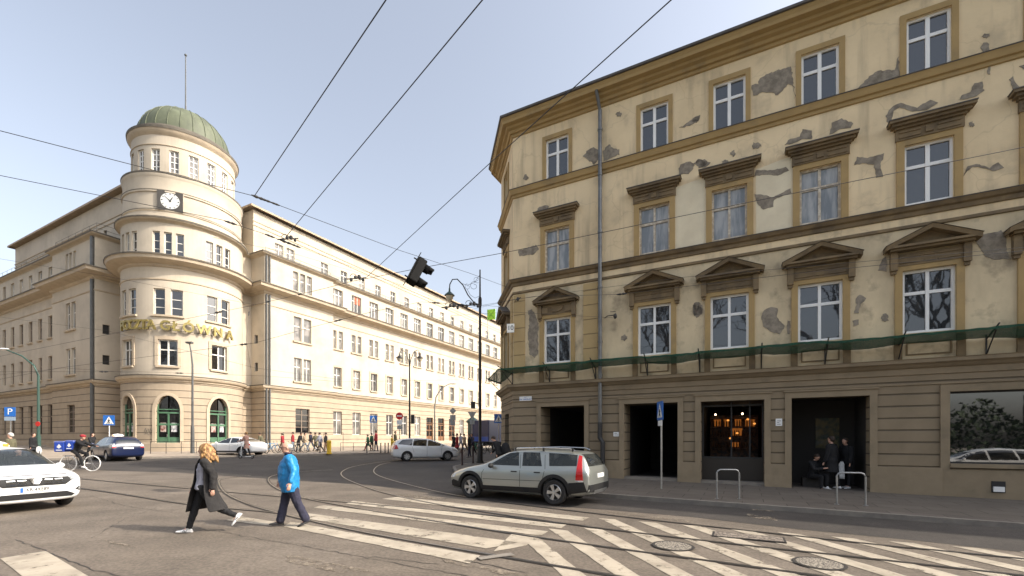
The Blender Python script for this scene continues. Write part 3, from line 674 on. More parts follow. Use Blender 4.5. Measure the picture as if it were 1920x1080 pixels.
# gilded lettering on the tower: letters stand off the wall
sn = grounded('building_sign', -30.16, 37.0, label='gilded raised capital letters reading POCZTA GŁÓWNA curving round the tower', cat='sign')
LETT = list('POCZTA') + [' '] + list('GŁÓWNA'); 
pos = [-114, -107.5, -101, -94.8, -88.5, -82, None, -70.0, -61.5, -51.5, -38.5, -25.5, -12.5]
for ch, a in zip(LETT, pos):
    if a is None: continue
    o = text_mesh(ch, 1.28, .16, M_GOLD, 'letter', sn, .035)
    r = TR + .32; p = Vector((TC.x + r * math.cos(R_(a)), TC.y + r * math.sin(R_(a)), 11.78)) - sn.location
    o.location = p; o.rotation_euler = (R_(90), 0, R_(a + 90)); o.scale = (.84, .9, 1)
g = G()
for z in (11.45, 12.05): g.tube([MT(u, z, .17) for u in range(-122, -78, 4)], .02, 4); g.tube([MT(u, z, .17) for u in range(-72, -8, 4)], .02, 4)
for u in list(range(-120, -80, 8)) + list(range(-70, -8, 8)):
    for z in (11.45, 12.05): g.tube([MT(u, z, 0), MT(u, z, .2)], .02, 4)
g.build('letter_bracket', M_BLK, sn, world=True)
# ------------------------------------------------------------------ tenement on the right
tb = grounded('tenement', 2, 20, label='weathered ochre tenement with pedimented windows, patched plaster and open ground floor', cat='building')
def stucco():
    m = mat('ochre_stucco', (.78, .63, .405), .92, c2=(.64, .505, .315), ns=.55, det=8, lo=.35, hi=.7, c3=(.49, .40, .27), ns3=1.1, lo3=.55, hi3=.8, bump=.25, bs=9)
    n = m.node_tree; b = n.nodes['Principled BSDF']; col = b.inputs['Base Color'].links[0].from_socket
    tc = n.nodes.new('ShaderNodeTexCoord'); mp = n.nodes.new('ShaderNodeMapping'); mp.inputs['Scale'].default_value = (2.2, 2.2, .22); n.links.new(tc.outputs['Object'], mp.inputs[0])
    t = n.nodes.new('ShaderNodeTexNoise'); t.inputs['Scale'].default_value = 1.3; t.inputs['Detail'].default_value = 9; n.links.new(mp.outputs[0], t.inputs[0])
    r = n.nodes.new('ShaderNodeMapRange'); r.inputs[1].default_value = .52; r.inputs[2].default_value = .78; r.inputs[4].default_value = .55; n.links.new(t.outputs[0], r.inputs[0])
    mx = n.nodes.new('ShaderNodeMix'); mx.data_type = 'RGBA'; mx.inputs[7].default_value = (.27, .22, .15, 1); n.links.new(r.outputs[0], mx.inputs[0]); n.links.new(col, mx.inputs[6])
    # cracks
    v = n.nodes.new('ShaderNodeTexVoronoi'); v.feature = 'DISTANCE_TO_EDGE'; v.inputs['Scale'].default_value = .8
    dn = n.nodes.new('ShaderNodeTexNoise'); dn.inputs['Scale'].default_value = 2; n.links.new(tc.outputs['Object'], dn.inputs[0])
    ad = n.nodes.new('ShaderNodeMix'); ad.data_type = 'RGBA'; ad.inputs[0].default_value = .35; n.links.new(tc.outputs['Object'], ad.inputs[6]); n.links.new(dn.outputs[1], ad.inputs[7]); n.links.new(ad.outputs[2], v.inputs['Vector'])
    cr = n.nodes.new('ShaderNodeMapRange'); cr.inputs[1].default_value = 0; cr.inputs[2].default_value = .012; cr.inputs[3].default_value = .22; cr.inputs[4].default_value = 0; n.links.new(v.outputs[0], cr.inputs[0])
    m2 = n.nodes.new('ShaderNodeMix'); m2.data_type = 'RGBA'; m2.inputs[7].default_value = (.3, .23, .14, 1); n.links.new(cr.outputs[0], m2.inputs[0]); n.links.new(mx.outputs[2], m2.inputs[6])
    n.links.new(m2.outputs[2], b.inputs['Base Color']); return m
M_STU = stucco()
M_STU2 = mat('ochre_stucco_dirty', (.68, .56, .365), .92, c2=(.46, .375, .245), ns=.9, det=9, lo=.35, hi=.7, c3=(.27, .22, .15), ns3=1.7, lo3=.52, hi3=.75, bump=.3, bs=9, stretch=(1, 1, .5))
M_TRIM = mat('ochre_trim', (.41, .285, .125), .9, c2=(.34, .235, .105), ns=1.5, lo=.3, hi=.7, c3=(.24, .18, .10), ns3=1.2, lo3=.55, hi3=.8, bump=.2, bs=14)
M_TRIMD = mat('weathered_trim', (.24, .172, .092), .9, c2=(.145, .108, .065), ns=2.2, lo=.3, hi=.7, c3=(.075, .06, .045), ns3=1.5, lo3=.5, hi3=.8, bump=.3, bs=14)
M_GFW = rustic('ground_floor_stucco', (.28, .218, .142), (.215, .167, .107), .0 + 1.08, .385, .028, .5)
M_GFP = mat('ground_floor_plain', (.29, .226, .147), .9, c2=(.23, .18, .115), ns=1.3, lo=.35, hi=.7, c3=(.15, .12, .08), ns3=.8, lo3=.55, hi3=.8, bump=.2, bs=12)
M_PAT = mat('cement_patch', (.30, .26, .205), .95, c2=(.18, .152, .118), ns=5, det=11, lo=.38, hi=.62, bump=.7, bs=18)
M_PATL = mat('pale_plaster_patch', (.76, .68, .50), .95, c2=(.66, .58, .42), ns=1.2, bump=.2, bs=12)
M_WW = mat('white_window', (.80, .80, .78), .35); M_WO = mat('old_window_wood', (.42, .36, .28), .8, c2=(.62, .57, .48), ns=7, det=8, lo=.45, hi=.6)
Q1 = CC + Vector((-.63, 3.4)); TE = (Q1 - CC).normalized()
Mf = plane_map((*CC, 0), (*EE, 0), (*(-D2), 0))
cd = (CC - Q1).normalized(); Mc = plane_map((*Q1, 0), (*cd, 0), (cd.y, -cd.x, 0)); CL = (CC - Q1).length
Ms = plane_map((*Q1, 0), (*D2, 0), (-D2.y, D2.x, 0))
path = [Q1 + D2 * 30, Q1, CC, fpt(64)]
WS = [2.2, 6.36, 9.06, 11.86, 14.69, 17.5] + [17.5 + 2.83 * i for i in range(1, 9)]
W4 = [(c - .54, c + .54, 13.56, 15.34) for c in WS]; W3 = [(c - .59, c + .59, 9.42, 11.32) for c in WS]; W2 = [(c - .64, c + .64, 5.33, 7.33) for c in WS]
OPN = [(1.41, 3.46, -.3, 3.40, 1.1), (5.16, 7.25, -.3, 3.39, 1.1), (8.08, 10.2, -.3, 3.38, .55), (11.03, 13.22, -.3, 3.39, .5), (15.18, 18.6, 1.2, 3.42, .25), (20.5, 23.6, 1.2, 3.42, .25), (25.5, 29, 1.2, 3.42, .25)]
g = G(); wall(g, Mf, 0, 64, 8.8, 16.35, W4 + W3, .18, mi=0); wall(g, Mf, 0, 64, 4.3, 8.8, W2, .2, mi=1)
cw = CL / 2
wall(g, Mc, 0, CL, 8.8, 16.35, [(cw - .5, cw + .5, 13.56, 15.34), (cw - .5, cw + .5, 9.42, 11.32)], .25); wall(g, Mc, 0, CL, 4.3, 8.8, [(cw - .5, cw + .5, 5.33, 7.33)], .25, mi=1)
wall(g, Ms, 0, 30, 8.8, 16.35, []); wall(g, Ms, 0, 30, 4.3, 8.8, [])
for s in (3.0, ): pass
# rear and roof slab keep daylight out
bk = [Q1 + D2 * 30, fpt(64, -12), ]
g.build('wall', [M_STU, M_STU2], tb, world=True)
g = G(); wall(g, Mf, 0, 64, -.4, 4.3, OPN, umax=None); wall(g, Mc, 0, CL, -.4, 4.3, [(cw - .55, cw + .6, -.3, 3.2)], .35); wall(g, Ms, 0, 30, -.4, 4.3, []); g.build('ground_floor_wall', M_GFW, tb, world=True)
def swt(name, prof, m, p=path): q = G(); q.sweep(p, prof); return q.build(name, m, tb, world=True)
M_RF = mat('roof_sheet', (.07, .06, .055), .6, c2=(.1, .09, .08), ns=2)
swt('eave_cornice', [(0, 15.95), (.06, 15.98), (.08, 16.08), (.16, 16.1), (.2, 16.2), (.32, 16.25), (.35, 16.34), (.52, 16.37), (.54, 16.48), (.58, 16.55), (.60, 16.62)], M_TRIM)
swt('gutter', [(.605, 16.60), (.66, 16.62), (.67, 16.70), (.55, 16.76)], M_RF)
gr = G(); gr.sweep(path, [(.55, 16.76), (-2, 17.6), (-6, 19.2)]); gr.build('roof', M_RF, tb, world=True)
swt('string_course', [(0, 13.12), (.05, 13.14), (.06, 13.24), (.12, 13.27), (.16, 13.40), (.19, 13.47)], M_TRIM)
swt('string_cap', [(.194, 13.47), (.21, 13.50), (0, 13.535)], M_RF)
swt('string_course', [(0, 9.02), (.05, 9.04), (.07, 9.16), (.14, 9.2), (.2, 9.30)], M_TRIMD); swt('string_cap', [(.204, 9.30), (.22, 9.33), (0, 9.38)], M_RF)
swt('architrave_moulding', [(0, 8.66), (.05, 8.68), (.05, 8.76), (0, 8.79)], M_TRIMD)
swt('ground_floor_cornice', [(0, 3.98), (.04, 4.0), (.05, 4.18), (.12, 4.22), (.2, 4.3), (.28, 4.34), (.30, 4.44)], M_GFP); swt('cornice_cap', [(.304, 4.44), (.315, 4.465), (0, 4.5)], M_TRIMD)
swt('band', [(0, 3.66), (.035, 3.67), (.035, 3.70), (0, 3.71)], M_GFP)
# plinth with gaps at the openings
g = G(); us = [0, 1.2, 3.62, 4.95, 7.45, 7.88, 10.4, 10.83, 13.42, 20, 64]
for a, b in ((0, 1.41), (3.46, 5.16), (7.25, 8.08), (10.2, 11.03), (13.22, 15.0)): g.box(Mf, a + .0, b, -.4, 1.06, .001, .09)
g.box(Mf, 15.0, 64, -.4, 1.02, .001, .05)
g.build('plinth', M_GFP, tb, world=True)
# door case frames
g = G()
for h in OPN[:4]:
    g.box(Mf, h[0] - .2, h[0], 1.06, 3.6, 0, .05); g.box(Mf, h[1], h[1] + .2, 1.06, 3.6, 0, .05); g.box(Mf, h[0], h[1], h[3], 3.6, 0, .05); g.box(Mf, h[0] - .24, h[1] + .24, 3.602, 3.655, 0, .09)
for h in OPN[4:]:
    g.box(Mf, h[0] - .22, h[0], 1.02, 3.62, 0, .06); g.box(Mf, h[0], h[1] + .22, h[3], 3.62, 0, .06); g.box(Mf, h[0], h[1], 1.08, 1.2, 0, .1)
g.build('opening_surround', M_GFP, tb, world=True)
# rooms behind the openings
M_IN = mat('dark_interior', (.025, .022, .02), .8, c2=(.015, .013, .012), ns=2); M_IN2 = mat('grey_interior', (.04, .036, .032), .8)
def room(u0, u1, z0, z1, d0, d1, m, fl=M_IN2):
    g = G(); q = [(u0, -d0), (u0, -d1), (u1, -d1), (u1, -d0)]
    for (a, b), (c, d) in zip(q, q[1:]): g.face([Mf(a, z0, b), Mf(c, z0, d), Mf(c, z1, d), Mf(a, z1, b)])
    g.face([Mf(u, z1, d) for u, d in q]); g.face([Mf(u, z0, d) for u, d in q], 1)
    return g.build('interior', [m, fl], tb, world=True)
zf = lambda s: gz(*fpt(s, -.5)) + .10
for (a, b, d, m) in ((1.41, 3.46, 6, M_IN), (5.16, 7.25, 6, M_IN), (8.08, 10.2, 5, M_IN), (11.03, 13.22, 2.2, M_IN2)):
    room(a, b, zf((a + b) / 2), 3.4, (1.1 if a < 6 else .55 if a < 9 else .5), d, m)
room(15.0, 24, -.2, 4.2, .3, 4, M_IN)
# steps at the openings
g = G()
for h in OPN[1:3]: g.box(Mf, h[0], h[1], -.3, zf((h[0] + h[1]) / 2) + .12, -.5, .02)
g.build('doorstep', M_KERB, tb, world=True)
# bar window with lamps inside the third opening
fr = G()
for u in (8.1, 9.1, 9.72, 10.14): fr.box(Mf, u, u + .05, 1.25, 3.38, -.62, -.56)
for z in (1.2, 3.2): fr.box(Mf, 8.1, 10.19, z, z + .07, -.63, -.55)
sf = fr.build('shop_front', M_BLK, tb, world=True)
p = G(); p.box(Mf, 8.08, 10.2, .2, 1.2, -.6, -.56); p.build('shop_front_panel', mat('shop_panel', (.035, .028, .022), .4), sf, world=True)
M_GLT = mat('clear_glass', (1, 1, 1), .02, trans=1, spec=.5); M_GLT.node_tree.nodes['Principled BSDF'].inputs['IOR'].default_value = 1.05
p = G(); p.face([Mf(8.1, 1.26, -.59), Mf(10.18, 1.26, -.59), Mf(10.18, 3.2, -.59), Mf(8.1, 3.2, -.59)]); p.build('pane', M_GLT, sf, world=True)
M_GLOW = mat('lamp_glow', (.9, .5, .2), .5, emit=(1, .38, .08), es=.55); M_GLOWW = mat('bulb_glow', (1, .8, .6), .5, emit=(1, .7, .4), es=5)
M_SHELF = mat('bar_shelf', (.16, .06, .02), .5, c2=(.03, .015, .01), ns=7, det=3, lo=.4, hi=.6)
br = grounded('bar_shelves', *fpt(9.1, -3), label='dim bar shelves of bottles under orange lamps behind the glass shop front', cat='shelf')
g = G()
for z in (1.5, 2.0, 2.45, 2.85): g.box(Mf, 8.2, 10.1, z, z + .04, -3.4, -3.1)
g.box(Mf, 8.2, 10.1, .3, 3.0, -3.46, -3.41); g.build('shelf', M_SHELF, br, world=True)
g = G()
for z in (1.54, 2.04, 2.49):
    for k in range(18): u = 8.28 + k * .1 + random.uniform(-.02, .02); g.tube([Mf(u, z, -3.2), Mf(u, z + .2, -3.2), Mf(u, z + .3, -3.2)], [.03, .03, .01], 6)
g.build('bottle', M_SHELF, br, world=True, kind='stuff')
for u, z0, w_, h_ in ((8.35, 2.52, .3, .3), (8.75, 2.5, .2, .32), (9.05, 2.1, .45, .32), (9.2, 2.52, .25, .3), (9.6, 2.5, .4, .3), (9.1, 1.6, .3, .2)):
    g = G(); g.box(Mf, u, u + w_, z0, z0 + h_, -3.40, -3.39); g.build('backlit_panel', mat('amber_backlight', (.3, .12, .03), .6, emit=(1, .30, .05), es=.10, c2=(.1, .04, .01), ns=9), br, world=True)
for u, z in ((8.45, 3.02), (9.5, 3.02), (8.95, 2.75), (9.3, 2.2), (9.7, 2.78), (9.05, 1.98), (9.95, 2.6)):
    lp_ = empty('pendant_lamp', Mf(u, z, -2.4 - random.random() * .5), label=None)
    tag(lp_, 'glowing pendant lamp hanging in the dim bar behind the shop front', 'lamp', 'pendant lamps in the bar')
    g = G(); g.ball((0, 0, 0), .04 if z > 2.99 else .06, .04 if z > 2.99 else .06, .04, 8); g.build('lamp_shade', M_GLOWW if z > 2.99 else M_GLOW, lp_)
    g = G(); g.tube([(0, 0, .04), (0, 0, 3.38 - z)], .006, 4); g.build('cord', M_BLK, lp_)
# self-glowing strip imitating daylight in the passage; picture inside the openings
g = G(); g.box(Mf, 2.95, 3.02, 1.2, 2.9, -5.9, -5.85); g.build('glow_strip', mat('daylight_glow', (.6, .55, .4), .8, emit=(.75, .68, .5), es=.6), tb, world=True)
pic = grounded('shop_poster', *fpt(12.4, -2), label='dark yellow and green poster on the back wall of the doorway with the seated person', cat='poster')
g = G(); g.box(Mf, 12.0, 12.75, 1.6, 2.75, -2.19, -2.16); g.build('poster_sheet', mat('poster_print', (.14, .10, .03), .5, c2=(.03, .045, .025), ns=3, det=4, lo=.42, hi=.58, c3=(.12, .12, .11), ns3=2), pic, world=True)
# shop window glass
for h in OPN[4:]:
    g = G(); g.box(Mf, h[0], h[0] + .05, 1.2, 3.42, -.2, -.14); g.box(Mf, h[1] - .05, h[1], 1.2, 3.42, -.2, -.14); g.box(Mf, h[0] + .05, h[1] - .05, 1.2, 1.25, -.2, -.142); g.box(Mf, h[0] + .05, h[1] - .05, 3.37, 3.42, -.2, -.142)
    f = g.build('shop_window', M_BLK, tb, world=True); p = G(); p.face([Mf(h[0], 1.2, -.19), Mf(h[1], 1.2, -.19), Mf(h[1], 3.42, -.19), Mf(h[0], 3.42, -.19)]); p.build('pane', M_GLM, f, world=True)
# windows
M_CURT = mat('net_curtain', (.52, .54, .55), .9)
styl = {3: ['o', 'o', 'o', 'o', 'w', 'w'] + ['w'] * 8}
for k, c in enumerate(WS):
    if k > 7: break
    f = win(tb, Mf, *W4[k], M_WW, M_GL, 2, (.64,), .075, .11, .13); frame3(f, Mf, c - .54, c + .54, 13.536, 15.34, .16, .18, .045, M_TRIM)
    old = k < 4
    f = win(tb, Mf, *W3[k], M_WO if old else M_WW, mat('curtained_glass', (.17, .19, .205), .05, c2=(.36, .37, .37), ns=1.5, det=3, lo=.42, hi=.62, spec=.7, stretch=(3, 3, .5)) if old else M_GL, 2, (.64,), .07, .08 if old else .11, .13)
    frame3(f, Mf, c - .59, c + .59, 9.37, 11.32, .2, .18, .06, M_TRIM)
    f = win(tb, Mf, *W2[k], M_WW, M_GL, 2, (.64,), .08, .09, .15); frame3(f, Mf, c - .64, c + .64, 5.2, 7.33, .19, .15, .06, M_TRIM)
for z0, z1 in ((13.56, 15.34), (9.42, 11.32), (5.33, 7.33)):
    f = win(tb, Mc, cw - .5, cw + .5, z0, z1, M_WO if z0 == 9.42 else M_WW, M_GL, 2, (.64,), .07, .09, .2)
    frame3(f, Mc, cw - .5, cw + .5, z0 - .05, z1, .17, .17, .055, M_TRIM)
def hood3(M, c, w_=1.0):
    g = G(); s = w_
    g.box(M, c - .82 * s, c + .82 * s, 11.5, 11.84, 0, .09); g.box(M, c - .74 * s, c - .2, 11.56, 11.62, .09, .12); g.box(M, c + .2, c + .74 * s, 11.56, 11.62, .09, .12)
    g.box(M, c - .74 * s, c - .2, 11.72, 11.78, .09, .12); g.box(M, c + .2, c + .74 * s, 11.72, 11.78, .09, .12); g.box(M, c - .1, c + .1, 11.58, 11.76, .09, .13)
    g.box(M, c - .86 * s, c + .86 * s, 11.84, 11.91, 0, .16); g.box(M, c - .94 * s, c + .94 * s, 11.912, 11.99, 0, .25); g.box(M, c - 1.02 * s, c + 1.02 * s, 11.992, 12.07, 0, .33)
    o = g.build('window_hood', M_TRIMD, tb, world=True); q = G(); q.box(M, c - 1.04 * s, c + 1.04 * s, 12.072, 12.10, 0, .35); q.build('lead_cap', M_RF, o, world=True)
def ped(M, c, s=1.0, orn=False):
    g = G(); g.box(M, c - .83 * s, c + .83 * s, 7.48, 7.86, 0, .08)
    for a in (-1, 1):
        g.box(M, c + a * .87 * s - .09, c + a * .87 * s + .09, 7.35, 7.92, 0, .16); g.box(M, c + a * .87 * s - .07, c + a * .87 * s + .07, 7.25, 7.35, 0, .1)
    if orn:
        for a in (-1, 1): g.lathe((0, 0, 0), [], 3) if False else g.box(M, c + a * .55 - .15, c + a * .55 + .15, 7.54, 7.82, .08, .12)
        n = 10; rows = []
        for i in range(n + 1):
            t = math.pi * i / n; u = c - .3 * math.cos(t); z = 7.78 - .18 * math.sin(t); rows.append([M(u, z - .03, .08), M(u, z - .03, .13), M(u, z + .03, .13), M(u, z + .03, .08)])
        g.grid(rows, True, 0, True)
    else:
        for a, b in ((-.72, -.2), (.2, .72), (-.12, .12)): g.box(M, c + a * s, c + b * s, 7.56, 7.60, .08, .11); g.box(M, c + a * s, c + b * s, 7.74, 7.78, .08, .11)
    g.box(M, c - 1.0 * s, c + 1.0 * s, 7.93, 8.0, 0, .28); g.box(M, c - 1.07 * s, c + 1.07 * s, 8.002, 8.07, 0, .36)
    A = 1.12 * s; zt = 8.60; zb = 8.08; th = .13
    for a in (-1, 1):                                # raking cornice
        q = []
        for u, z in ((c + a * A, zb), (c, zt)): q.append([M(u, z - (0 if u != c else .0), 0), M(u, z, .40), M(u, z - th, .36), M(u, z - th, 0)])
        g.grid(q, True, 0, True)
    g.face([M(c - A, zb - .01, .1), M(c + A, zb - .01, .1), M(c, zt - .06, .1)]); 
    o = g.build('pediment', M_TRIMD, tb, world=True); q = G()
    for a in (-1, 1): q.face([M(c + a * A * 1.02, zb + .004, .42), M(c, zt + .012, .42), M(c, zt + .012, 0), M(c + a * A * 1.02, zb + .004, 0)])
    q.build('lead_cap', M_RF, o, world=True)
for k, c in enumerate(WS): hood3(Mf, c); ped(Mf, c, .92 if k == 0 else 1, k == 0)
hood3(Mc, cw, .9); ped(Mc, cw, .9)
# corner pilasters with coursed joints on the first floor, apron panels
M_PIL = rustic('ochre_pilaster', (.48, .35, .17), (.40, .29, .14), 5.2, .62, .018, .6)
for M_, a, b, z0, z1 in ((Mf, .05, .62, 5.0, 8.6), (Mf, 3.42, 4.05, 5.0, 8.6), (Mc, CL - .5, CL - .05, 5.0, 8.6), (Mc, .05, .5, 5.0, 8.6), (Mf, 18.9, 19.2, 9.4, 16)):
    g = G(); g.box(M_, a, b, z0, z1, 0, .05); g.build('pilaster', M_PIL, tb, world=True)
for c in WS[:9]:
    g = G(); g.box(Mf, c - .85, c - .65, 4.5, 5.18, 0, .07); g.box(Mf, c + .65, c + .85, 4.5, 5.18, 0, .07)
    for a, b, z0, z1 in ((-.55, .55, 4.62, 4.66), (-.55, .55, 5.0, 5.04), (-.55, -.51, 4.66, 5.0), (.51, .55, 4.66, 5.0)): g.box(Mf, c + a, c + b, z0, z1, 0, .04)
    g.build('apron_panel', M_TRIMD, tb, world=True)
# plaster repairs: ragged patches standing a few millimetres off the wall
def fs(px, py):
    k = (px - 960) / F_; s = (20.72 * k - .05) / (.888 + .4595 * k); Y = 20.72 - .4595 * s
    return s, CAMZ + (HZ - py) * Y / F_
def patch(pts, m=M_PAT, rag=.05, lift=.012, sub=4):
    q = [Vector(fs(*p)) for p in pts]; f = []
    for a, b in zip(q, q[1:] + q[:1]):
        n = max(2, int((b - a).length / .07))
        for i in range(n): f.append(a.lerp(b, i / n) + Vector((random.uniform(-rag, rag), random.uniform(-rag, rag))) * .6)
    g = G(); top = [Mf(p.x, p.y, lift) for p in f]; g.face(top)
    g.grid([top, [Mf(p.x, p.y, -.005) for p in f]], True)
    g.build('cement_patch' if m is M_PAT else 'plaster_patch', m, tb, world=True)
def blob(cx, cy, rx, ry, rot=0, **k):
    n = 9; ph = random.random() * 6; pts = []
    for i in range(n):
        a = 2 * math.pi * i / n; r = .75 + .35 * random.random(); x, y = rx * r * math.cos(a), ry * r * math.sin(a); c, s = math.cos(R_(rot)), math.sin(R_(rot))
        pts.append((cx + x * c - y * s, cy + x * s + y * c))
    patch(pts, **k)
Z = lambda x0, y0, n, l: [(x0 + a / n, y0 + b / n) for a, b in l]
patch(Z(900, 180, 3.6, [(697, 405), (730, 362), (770, 348), (805, 365), (805, 425), (770, 462), (735, 440)])); patch(Z(900, 180, 3.6, [(832, 370), (870, 330), (905, 355), (942, 365), (940, 395), (890, 415), (835, 442)]))
for a in ((986, 333, 5, 6), (1018, 391, 13, 5, -20), (1160, 215, 6, 5)): blob(*a)
patch(Z(900, 180, 3.6, [(260, 1045), (380, 1005), (400, 1030), (360, 1070), (300, 1078), (262, 1080)]))
patch(Z(900, 460, 3.6, [(325, 445), (352, 430), (375, 470), (392, 520), (392, 730), (370, 758), (335, 740), (325, 600), (335, 520)])); 
for a in ((1171, 634, 6, 6), (1308, 580, 11, 13), (978, 629, 6, 2)): blob(*a)
patch(Z(900, 180, 3.6, [(1345, 210), (1370, 205), (1440, 150), (1482, 135), (1485, 160), (1440, 190), (1370, 212)]))
patch(Z(900, 180, 3.6, [(1340, 490), (1365, 455), (1420, 440), (1452, 465), (1420, 520), (1350, 535)])); patch(Z(900, 180, 3.6, [(1455, 455), (1480, 430), (1530, 440), (1525, 475), (1480, 488)]))
B_ = 2.7
patch(Z(1300, 0, B_, [(298, 430), (330, 425), (335, 395), (430, 355), (495, 340), (505, 400), (515, 500), (505, 440), (480, 425), (430, 480), (385, 465), (350, 470), (300, 488)]))
patch(Z(1300, 0, B_, [(828, 455), (880, 400), (920, 365), (1020, 350), (1040, 290), (1045, 385), (960, 415)]))
for l in ([(975, 590), (1000, 545), (1050, 522), (1130, 545), (1200, 505), (1235, 520), (1190, 555), (1110, 565), (1040, 545), (1010, 560), (1005, 615), (985, 625)],
          [(692, 680), (700, 620), (750, 600), (808, 625), (800, 645), (740, 655), (710, 675)], [(463, 735), (480, 710), (540, 690), (555, 655), (598, 660), (600, 705), (550, 705), (500, 728)],
          [(1348, 505), (1360, 480), (1400, 470), (1420, 425), (1465, 410), (1470, 460), (1430, 490), (1390, 500)], [(815, 835), (830, 795), (880, 800), (965, 778), (960, 810), (945, 830), (960, 895), (925, 900), (915, 835), (870, 825)],
          [(1368, 890), (1385, 845), (1430, 828), (1500, 850), (1545, 820), (1572, 850), (1530, 868), (1470, 850), (1410, 845), (1380, 870)], [(312, 890), (318, 862), (400, 862), (470, 845), (487, 865), (430, 888), (380, 885)],
          [(310, 985), (350, 985), (400, 1000), (490, 955), (495, 975), (410, 1010), (405, 1045), (355, 1060), (320, 1030)], [(1600, 400), (1620, 388), (1635, 430), (1672, 445), (1660, 470), (1620, 450)], [(1455, 240), (1470, 215), (1495, 225), (1495, 270), (1465, 265)], [(1490, 320), (1502, 320), (1500, 380), (1488, 375)], [(1650, 335), (1672, 330), (1672, 355)]): patch(Z(1300, 0, B_, l), rag=.03)
for cx, cy, rx, ry, *r in ((320, 738, 28, 15), (200, 778, 16, 15), (165, 822, 20, 12), (1480, 183, 18, 12), (1405, 630, 14, 14), (12, 605, 20, 14), (40, 825, 42, 22)): blob(1300 + cx / B_, cy / B_, rx / B_, ry / B_)
D_ = 2.842
for l in ([(360, 610), (375, 575), (410, 555), (450, 560), (445, 610), (490, 660), (460, 700), (410, 685), (375, 660)], [(500, 625), (515, 630), (515, 700), (500, 700)], [(865, 510), (885, 488), (920, 510), (895, 540), (880, 590), (858, 590), (870, 545)], [(850, 630), (885, 620), (880, 650), (852, 662)],
          [(1500, 205), (1530, 170), (1640, 150), (1670, 200), (1665, 260), (1690, 300), (1600, 305), (1560, 290)], [(985, 360), (1005, 300), (1030, 285), (1030, 370)], [(0, 545), (50, 545), (52, 590), (20, 612), (0, 600)]): patch(Z(1300, 380, D_, l), rag=.03)
blob(1300 + 1022 / D_, 380 + 613 / D_, 8, 8)
# big pale new-plaster patch between second-floor windows
patch([(1262, 375), (1265, 352), (1330, 330), (1330, 455), (1262, 470)], M_PATL, .01, .003); patch([(1417, 318), (1490, 290), (1490, 425), (1418, 438)], M_PATL, .01, .003)
# dark damp stain over the shop window (a stain with its own shape)
g = G(); q = [(13.35, 4.2), (14.0, 4.27), (30, 4.27), (30, 3.75), (15.0, 3.72), (14.3, 3.62), (13.3, 3.72)]
# downpipe
g = G(); s = 4.19
g.tube([Mf(s - .06, 16.4, .5), Mf(s, 15.7, .16)], .07, 10); g.tube([Mf(s, 15.75, .16), Mf(s, 2.6, .16)], .085, 12)
for z in (14.9, 13.0, 10.6, 8.3, 6.0, 4.6): g.tube([Mf(s, z, .16), Mf(s, z + .07, .16)], .105, 12)
dpo = g.build('downpipe', mat('zinc_pipe', (.16, .165, .165), .42, .55, c2=(.11, .11, .11), ns=3), tb, world=True)
g = G(); g.tube([Mf(s, 2.65, .16), Mf(s, 2.0, .17), Mf(s + .12, 1.8, .18), Mf(s + .12, .15, .18)], .1, 10); g.build('cast_shoe', M_BLK, tb, world=True)
# green debris net on brackets
M_NET = mat('green_netting', (.012, .07, .045), .8, c2=(.02, .10, .06), ns=4)
def netmat():
    m = M_NET; n = m.node_tree; b = n.nodes['Principled BSDF']; tc = n.nodes.new('ShaderNodeTexCoord')
    t = n.nodes.new('ShaderNodeTexNoise'); t.inputs['Scale'].default_value = 160; n.links.new(tc.outputs['Object'], t.inputs[0])
    r = n.nodes.new('ShaderNodeMapRange'); r.inputs[1].default_value = .40; r.inputs[2].default_value = .52; r.inputs[3].default_value = .62; n.links.new(t.outputs[0], r.inputs[0]); n.links.new(r.outputs[0], b.inputs['Alpha'])
netmat()
net = grounded('debris_net', *fpt(8, 1), label='dark green debris netting on iron brackets along the ochre facade', cat='net')
npath = [(Ms, 3.0), (Ms, 0.)] + [(Mc, cw), (Mc, CL)] + [(Mf, s_) for s_ in (0.0, 1.85, 4.0, 6.1, 8.0, 10.0, 12.1, 13.95, 16.0, 18.2, 20, 22, 24, 26)]
def netpt(M, u, z, d):
    return Vector(M(u, z, d))
g = G(); rows = []
seq = [(CC, Vector((1, 0)))]
pathn = [Q1 + D2 * 6, Q1, CC, fpt(26)]
fine = []
brk = [Q1 + D2 * 2.5, Q1, CC] + [fpt(s_) for s_ in (1.85, 3.95, 6.1, 8.05, 10.1, 12.0, 13.95, 16.0, 18.1, 20.2, 22.3, 24.4, 26.5)]
def nrm(i):
    a = (brk[i] - brk[i - 1]).normalized() if i > 0 else (brk[1] - brk[0]).normalized(); b = (brk[i + 1] - brk[i]).normalized() if i < len(brk) - 1 else a
    n = Vector((a.y, -a.x)) + Vector((b.y, -b.x)); return n / max(.35, 1 + Vector((a.y, -a.x)).dot(Vector((b.y, -b.x))))
for i in range(len(brk) - 1):
    for j in range(10):
        t = j / 10; p = brk[i].lerp(brk[i + 1], t); n = nrm(i).lerp(nrm(i + 1), t); sag = -(.08 + .07 * math.sin(i * 2.7)) * math.sin(math.pi * t); row = []
        for k in range(6):
            q = k / 5; d = .06 + .66 * q; z = 5.0 + .18 * q * q * (1 + (.15 * math.sin(i * 2.1))) + sag * math.sin(math.pi * min(1, q + .25)) + random.uniform(-.012, .012)
            row.append((p.x + n.x * d, p.y + n.y * d, z))
        row.append((p.x + n.x * .70, p.y + n.y * .70, row[-1][2] - .07 + random.uniform(-.02, .02)))
        rows.append(row)
g.grid(rows); g.build('netting', M_NET, net, world=True)
